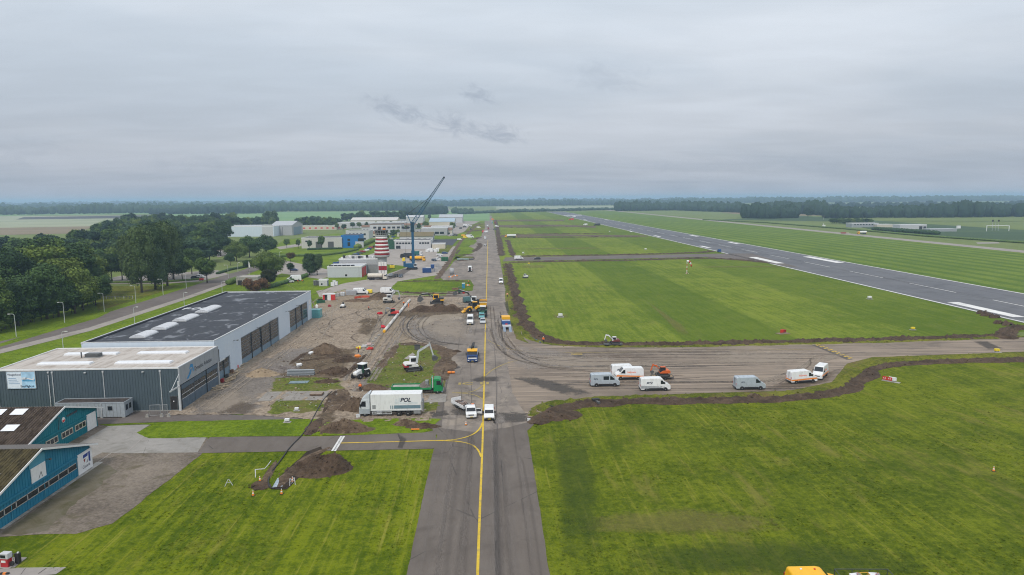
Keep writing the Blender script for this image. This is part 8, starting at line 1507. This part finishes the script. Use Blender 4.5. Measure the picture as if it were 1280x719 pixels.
for k in range(5):
    p = G(278+k*6.0, 478-k*5.8, .1); o = MB(); o.box(-.35, .35, -.3, .3, 0, .75); o.obox((.1, 0, .8), (.5, .5, .1), rz=.4); o = o.build('rubbish_pile', (DRED, DGREY, BRICK, RED, DGREY)[k], bevel=.05); o.location = p; tag(o, ('small dark red crate nearest the slate hangar, along the white hangar wall', 'second crate, dark grey, along the white hangar wall', 'brown crate midway among the timbers by the white hangar', 'bright red crate by the timbers at the white hangar', 'dark grey crate at the far end of the timbers')[k], 'crate', 'crates among the timbers')
for k, (px, py, lb) in enumerate(((475, 393, 'red plastic barrier heap beside the red excavator'), (479, 410, 'red plastic barrier heap beside the lower pipe end'))):
    t = thing('barrier_heap', lb, 'barrier', G(px, py, .1), .3); 
    for q in range(4): b = MB(); b.obox((rr.uniform(-.4, .4), rr.uniform(-.3, .3), .2+.15*q), (1.5-.2*q, .3, .4), rz=rr.uniform(-.4, .4), rx=rr.uniform(-.5, .5)); b.build('barrier', mat('barrier_red', (.60, .02, .04), .4), t, bevel=.06)
for k, (px, py, m_, lb) in enumerate(((449, 436, LYEL, 'yellow drum among the debris at the upper kerb'), (456, 434, LGREY, 'grey drum right of the yellow drum'), (462, 431.5, mat('pinkish_sheet', (.55, .42, .40), .8), 'pale pink sheeting bundle right of the drums'), (463.5, 437, RED, 'red barrier block right of the drums'), (446.5, 447, ORANGE, 'orange barrier block left of the track'), (389, 443, VWHITE, 'white sack by the gravel cone'), (374, 458, VWHITE, 'small white sack left of the steel beams'))):
    t = thing('site_debris', lb, 'site debris', G(px, py, .1), rr.uniform(0, 3)); b = MB(); b.obox((0, 0, .35), (1.2, .8, .6), rx=.2); b.build('bundle', m_, t, bevel=.12); b = MB(); b.obox((.5, .4, .2), (.9, .5, .35), rz=.7); b.build('bundle', m_, t, bevel=.08)
for k, (px, py) in enumerate(((466, 428), (470, 424), (474, 420), (466, 433))): t = simple('kerb_stone', 'pale kerb stones tipped beside the sandy track', 'kerb stones', px, py, 60, [('stone', CONC, (-.5, .5, -.15, .15, 0, .3), .03), ('stone', CONC, (-.3, .7, .25, .5, 0, .25), .03)], z=.1, group='kerb stones beside the sandy track')
t = thing('site_container', 'red and white open fronted container at the lawn edge', 'container', at_px(410.5, 376, 1.2), R(8)); part('shell', VWHITE, t, (-2.3, 2.3, -1.1, 1.1, 2.3, 2.5), (-2.3, -2.2, -1.1, 1.1, .1, 2.3), (-2.2, 2.2, 1.0, 1.1, .1, 2.3), (-2.3, 2.3, -1.1, 1.1, 0, .1)); part('red_end', RED, t, (.8, 2.3, -1.12, 1.0, .1, 2.3)); part('white_door', VWHITE, t, (-.5, .75, -1.15, -1.08, .1, 2.25)); part('red_door', RED, t, (-2.2, -1.5, -1.15, -1.08, .1, 2.25)); part('shelf', DGREY, t, (-1.5, -.5, -.5, .9, .1, 1.4))
for k, (px, w_, h, m_, lb) in enumerate(((421, 1.0, 1.5, CONC, 'grey sack bale right of the red and white container'), (428, .85, 1.6, LGREY, 'pale round bale right of the grey sack'))): simple('bale', lb, 'bale', px, 371.5-k, 0, [('bale', m_, (-w_, w_, -.8, .8, 0, h), .3), ('strap', MGREY, (-.06, .06, -.82, .82, .02, h+.01), 0)], dy=.6)
for k, (px, w_, h, lb) in enumerate(((436, 1.15, 2.1, 'left grey cage crate beside the white van'), (442, .9, 2.0, 'right grey cage crate beside the white van'))): simple('crate', lb, 'crate', px, 369.5, 0, [('body', GABLEG, (-w_, w_, -.9, .9, .12, h), .05), ('slat', MGREY, [(-w_-.02, w_+.02, -.93, -.9, z, z+.1) for z in (.3, .8, 1.3, 1.8)], 0)], dy=.7)
simple('water_tank', 'bright yellow tank right of the white van', 'tank', 461.5, 367.5, 0, [('tank', LYEL, (-1.2, 1.2, -.8, .8, .3, 1.7), .25), ('frame', BLACK, [(-1.1, -1.0, -.8, .8, 0, .35), (1.0, 1.1, -.8, .8, 0, .35)], 0)], dy=.6)
simple('mini_dumper', 'small white and black dumper on the sandy track', 'dumper', 428, 385.5, -90, [('body', VWHITE, (-1.2, .6, -.55, .55, .6, 1.3), .1), ('skip', VWHITE, (.6, 1.5, -.6, .6, .7, 1.2), .1), ('track', BLACK, [(-1.4, 1.3, -.85, -.5, 0, .6), (-1.4, 1.3, .5, .85, 0, .6)], .1), ('seat', BLACK, (-.9, -.5, -.3, .3, 1.3, 1.9), .05)], dy=1.0)
b = MB(); t = thing('barrier_mesh', 'red plastic barrier mesh along the low dark heap', 'barrier', (0, 0, 0)); pts = [G(*a) for a in ((443, 375), (452, 373.6), (460, 373.4), (466, 375))]
for k, (p, q) in enumerate(zip(pts[:-1], pts[1:])): b = MB(); b.beam((p.x, p.y, .85), (q.x, q.y, .85), .05, .8); b.build('mesh_panel', mat('mesh_red', (.62, .10, .05), .6), t); part('post', MGREY, t, (p.x-.05, p.x+.05, p.y-.05, p.y+.05, 0, 1.3))
for k, (px, py, m_, w_, h, lb) in enumerate(((401, 379, DGREEN, 3.0, 1.6, 'dark green heap of gear at the hangar end'), (396, 385, WHITE, .8, 1.4, 'white sack at the hangar end'), (412, 383.5, DRED, 1.2, .8, 'dark red box beside the dark green gear'), (376, 404, ORANGE, 1.0, .8, 'orange barrier piece before the far hangar door'), (378, 402, ORANGE, .9, .9, 'orange barrier post by the far hangar door'))): simple('site_gear', lb, 'site gear', px, py, 15, [('bundle', m_, (-w_/2, w_/2, -.6, .6, 0, h*.7), .1), ('bundle', BLACK if m_ == DGREEN else m_, (-w_/3, w_/4, -.4, .3, h*.7, h), .08)])
for k, (px, py, w_) in enumerate(((416, 358, .8), (420, 357, .8), (418, 355.5, .7))): simple('cabinet', 'pale grey equipment cabinet right of the white kiosk', 'cabinet', px, py, 0, [('body', LGREY, (-w_, w_, -.5, .5, .1, 1.8), .03), ('door', WHITE, (-w_+.1, w_-.1, -.53, -.5, .2, 1.7), 0)], group='grey cabinets right of the kiosk')
for k, px in enumerate((394.5, 396.8)): simple('cabinet', ('left dark grey cabinet beside the white kiosk', 'dark grey cabinet touching the white kiosk')[k], 'cabinet', px, 357, 0, [('body', MGREY, (-.8, .8, -.6, .6, .1, 2.3), .03), ('door', DGREY, (-.7, .7, -.63, -.6, .2, 2.2), 0)])
t = thing('portable_toilet', 'blue portable toilet with a white roof at the lawn end', 'portable toilet', at_px(579.3, 361, .6)); part('cabin', mat('toilet_blue', (.05, .28, .46), .4), t, (-.6, .6, -.6, .6, .08, 2.15), bevel=.04); part('roof', VWHITE, t, (-.66, .66, -.66, .66, 2.15, 2.4), bevel=.12); part('door', mat('toilet_door', (.04, .22, .38), .4), t, (-.45, .45, -.63, -.6, .15, 2.0))
simple('roller', 'small dark green roller with a red drum below the portable toilet', 'roller', 576.5, 367.5, 0, [('body', DGREEN, (-1.2, .6, -.7, .7, .6, 1.7), .1), ('drum', RED, (.5, 1.5, -.7, .7, .05, 1.0), .3), ('canopy_post', BLACK, [(-1.0, -.9, -.6, -.5, 1.7, 2.6), (.3, .4, -.6, -.5, 1.7, 2.6)], 0), ('canopy', DGREEN, (-1.2, .6, -.75, .75, 2.55, 2.7), .03), ('wheel', BLACK, [(-1.2, -.4, -.85, -.5, 0, .75), (-1.2, -.4, .5, .85, 0, .75)], .15)], dy=.8); simple('barrier_heap', 'rust red barrier heap left of the dark green roller', 'barrier', 569.5, 362.5, 0, [('barrier', BRICK, (-1.4, 1.4, -.3, .3, 0, .9), .1), ('barrier', BRICK, (-1.0, 1.6, .2, .6, 0, .7), .1)])
t = thing('storage_tank', 'grey upright round tank on the old apron', 'tank', at_px(564.8, 343.5, .8)); b = MB(); b.cyl((0, 0, .4), (0, 0, 3.0), 1.05, n=20); b.ball((0, 0, 3.0), 1.05, 16, .3); b.build('tank', GABLEG, t, True); part('leg', DGREY, t, (-.8, -.65, -.7, -.55, 0, .5), (.65, .8, -.7, -.55, 0, .5), (-.8, -.65, .55, .7, 0, .5), (.65, .8, .55, .7, 0, .5))
for k, (px, py, lb) in enumerate(((563.5, 348, 'orange and white barrier below the grey round tank'), (569.5, 346.5, 'orange and white barrier right of the grey round tank'), (585, 358.5, 'orange and white barrier by the blue toilet'))): t = simple('road_barrier', lb, 'barrier', px, py, 10-20*k, [('board', ORANGE, [(-1.1, -.4, -.06, .06, .5, 1.0), (.3, 1.1, -.06, .06, .5, 1.0)], 0), ('white_board', VWHITE, (-.4, .3, -.06, .06, .5, 1.0), 0), ('foot', BLACK, [(-1, -.8, -.4, .4, 0, .1), (.8, 1, -.4, .4, 0, .1)], 0), ('post', MGREY, [(-.95, -.85, -.04, .04, .1, .5), (.85, .95, -.04, .04, .1, .5)], 0)])
simple('barrier_heap', 'green grey pipe bundle on the strip before the parked cars', 'pipe bundle', 581.5, 325.5, 3, [('bundle', mat('bundle_grey_green', (.22, .30, .28), .6), (-5, 2.2, -.8, .8, .1, 1.3), .2), ('bundle', DGREY, (2.4, 5.2, -.9, .9, .1, 1.1), .2)])
o = simple('lamp_box', 'dark upright box on the rough grass behind the red excavator', 'box', 521.8, 437.5, 0, [('box', DGREY, (-.7, .7, -.4, .4, .1, 1.2), .05), ('lid', BLACK, (-.75, .75, -.45, .45, 1.2, 1.3), 0)]); sheet('pale_slab', [(505, 449), (516, 441), (519.5, 444), (510, 450)], PATCHP, .13, amp=.2, step=.5)
# ------------------------------------------------------------------ fuel stand at the bottom left corner
sheet('concrete_pad', [(-5, 725), (70, 718.5), (82, 710.3), (20, 711), (-5, 712)], PATCHP, .06); sheet('concrete_pad', [(-5, 711), (18, 710.2), (34, 697.6), (16, 697), (-5, 705)], PATCHP, .064)
ribbon('kerb_line', [(20, 711), (82, 710.3)], .14, CONC, .07); ribbon('expansion_joint', [(48, 718), (58, 711)], .12, PATCH, .072); ribbon('expansion_joint', [(26, 719), (32, 711)], .06, PATCH, .072)
t = thing('fuel_pump', 'red and white fuel pump on the concrete pad in the corner', 'fuel pump', G(8.5, 708, .06), R(-8)); part('body', mat('pump_red', (.42, .03, .04), .4, dirt=.1), t, (-.42, .42, -.3, .3, .05, .95), bevel=.03); part('head', LGREY, t, (-.45, .5, -.32, .32, .95, 1.55), bevel=.04); part('display', GLASS, t, (-.32, .25, -.34, -.32, 1.08, 1.4)); part('label', VWHITE, t, (-.3, .2, -.312, -.3, .55, .8)); part('base', CONC, t, (-.6, .7, -.45, .45, 0, .05)); b = MB(); b.cyl((.62, -.1, .35), (.62, .1, .35), .24, n=14); b.build('hose_reel', BLACK, t)
t = thing('hose_stand', 'black hose cabinet beside the red fuel pump', 'cabinet', G(22.8, 704, .06), R(-8)); part('cabinet', BLACK, t, (-.2, .25, -.2, .2, .05, 1.15), bevel=.04); b = MB(); b.tube([(-.15, -.2, 1.1), (-.3, -.25, 1.2), (-.3, -.25, .5)], .04); b.build('nozzle', DGREY, t); part('lamp', VWHITE, t, (.05, .18, -.1, .05, 1.15, 1.27))
o = simple('kerb_block', 'orange and black striped block at the bottom left corner', 'block', 4, 718.5, 0, [('block', ORANGE, [(-.6, -.3, -.1, .1, 0, .15), (0, .3, -.1, .1, 0, .15)], 0), ('black_block', BLACK, [(-.3, 0, -.101, .101, 0, .152), (.3, .6, -.101, .101, 0, .152)], 0)], z=.06)
simple('white_box', 'small white valve box at the taxiway shoulder by the dark stain', 'box', 661, 526.5, 0, [('box', VWHITE, (-.25, .25, -.2, .2, 0, .35), .03), ('lid', LGREY, (-.28, .28, -.22, .22, .35, .39), 0)], z=.06); simple('white_box', 'small white post box beside the brown heap, left of the lorry wheel', 'box', 446.5, 522.5, 30, [('box', VWHITE, (-.15, .5, -.2, .2, 0, .5), .05), ('lid', LGREY, (-.17, .52, -.22, .22, .5, .54), 0)], z=.06)
simple('drain_box', 'dark drain box in the soil bank below the parked vans', 'drain', 744.5, 503.5, 15, [('box', BLACK, (-.7, .7, -.4, .4, .1, .8), .05), ('pipe', DGREY, (-.25, .25, -1.6, -.4, .2, .6), .05)])
cable('dark hose at the corner of the soil bank below the cross taxiway', [(681, 507), (688, 508), (697, 511)], .12, BLACK); cable('dark blue hose at the soil bank behind the worker in orange', [(662, 419), (668, 424), (676, 429)], .15, BLUE)
cn = simple('barrier', 'orange plastic barrier lying on the grass beside the lorry heap', 'barrier', 519, 538.5, 0, [('bar', ORANGE, (-.7, .7, -.12, .12, .05, .25), .05), ('foot', BLACK, (-.5, -.3, -.3, .3, 0, .06), 0)], z=.1); simple('barrier', 'orange mesh roll at the apron edge above the green lorry', 'barrier', 564, 467.5, 0, [('roll', ORANGE, (-.8, .8, -.25, .25, .05, .5), .12), ('strap', BLACK, (-.05, .05, -.27, .27, .04, .52), 0)], z=.1)
# ------------------------------------------------------------------ haze
hz = MB(); hz.box(-15000, 15000, -400, 27000, -1.5, 62)
hm = bpy.data.materials.new('haze_air'); hm.use_nodes = True; ht = NT(hm.node_tree); ht.N.clear()
pv = ht.n('ShaderNodeVolumePrincipled'); pv.inputs['Color'].default_value = (.52, .72, 1.0, 1); pv.inputs['Density'].default_value = .00019; pv.inputs['Anisotropy'].default_value = .2
ho = ht.n('ShaderNodeOutputMaterial'); ht.L.new(pv.outputs[0], ho.inputs['Volume'])
ho_ = hz.build('haze', hm); tag(ho_, kind='stuff')
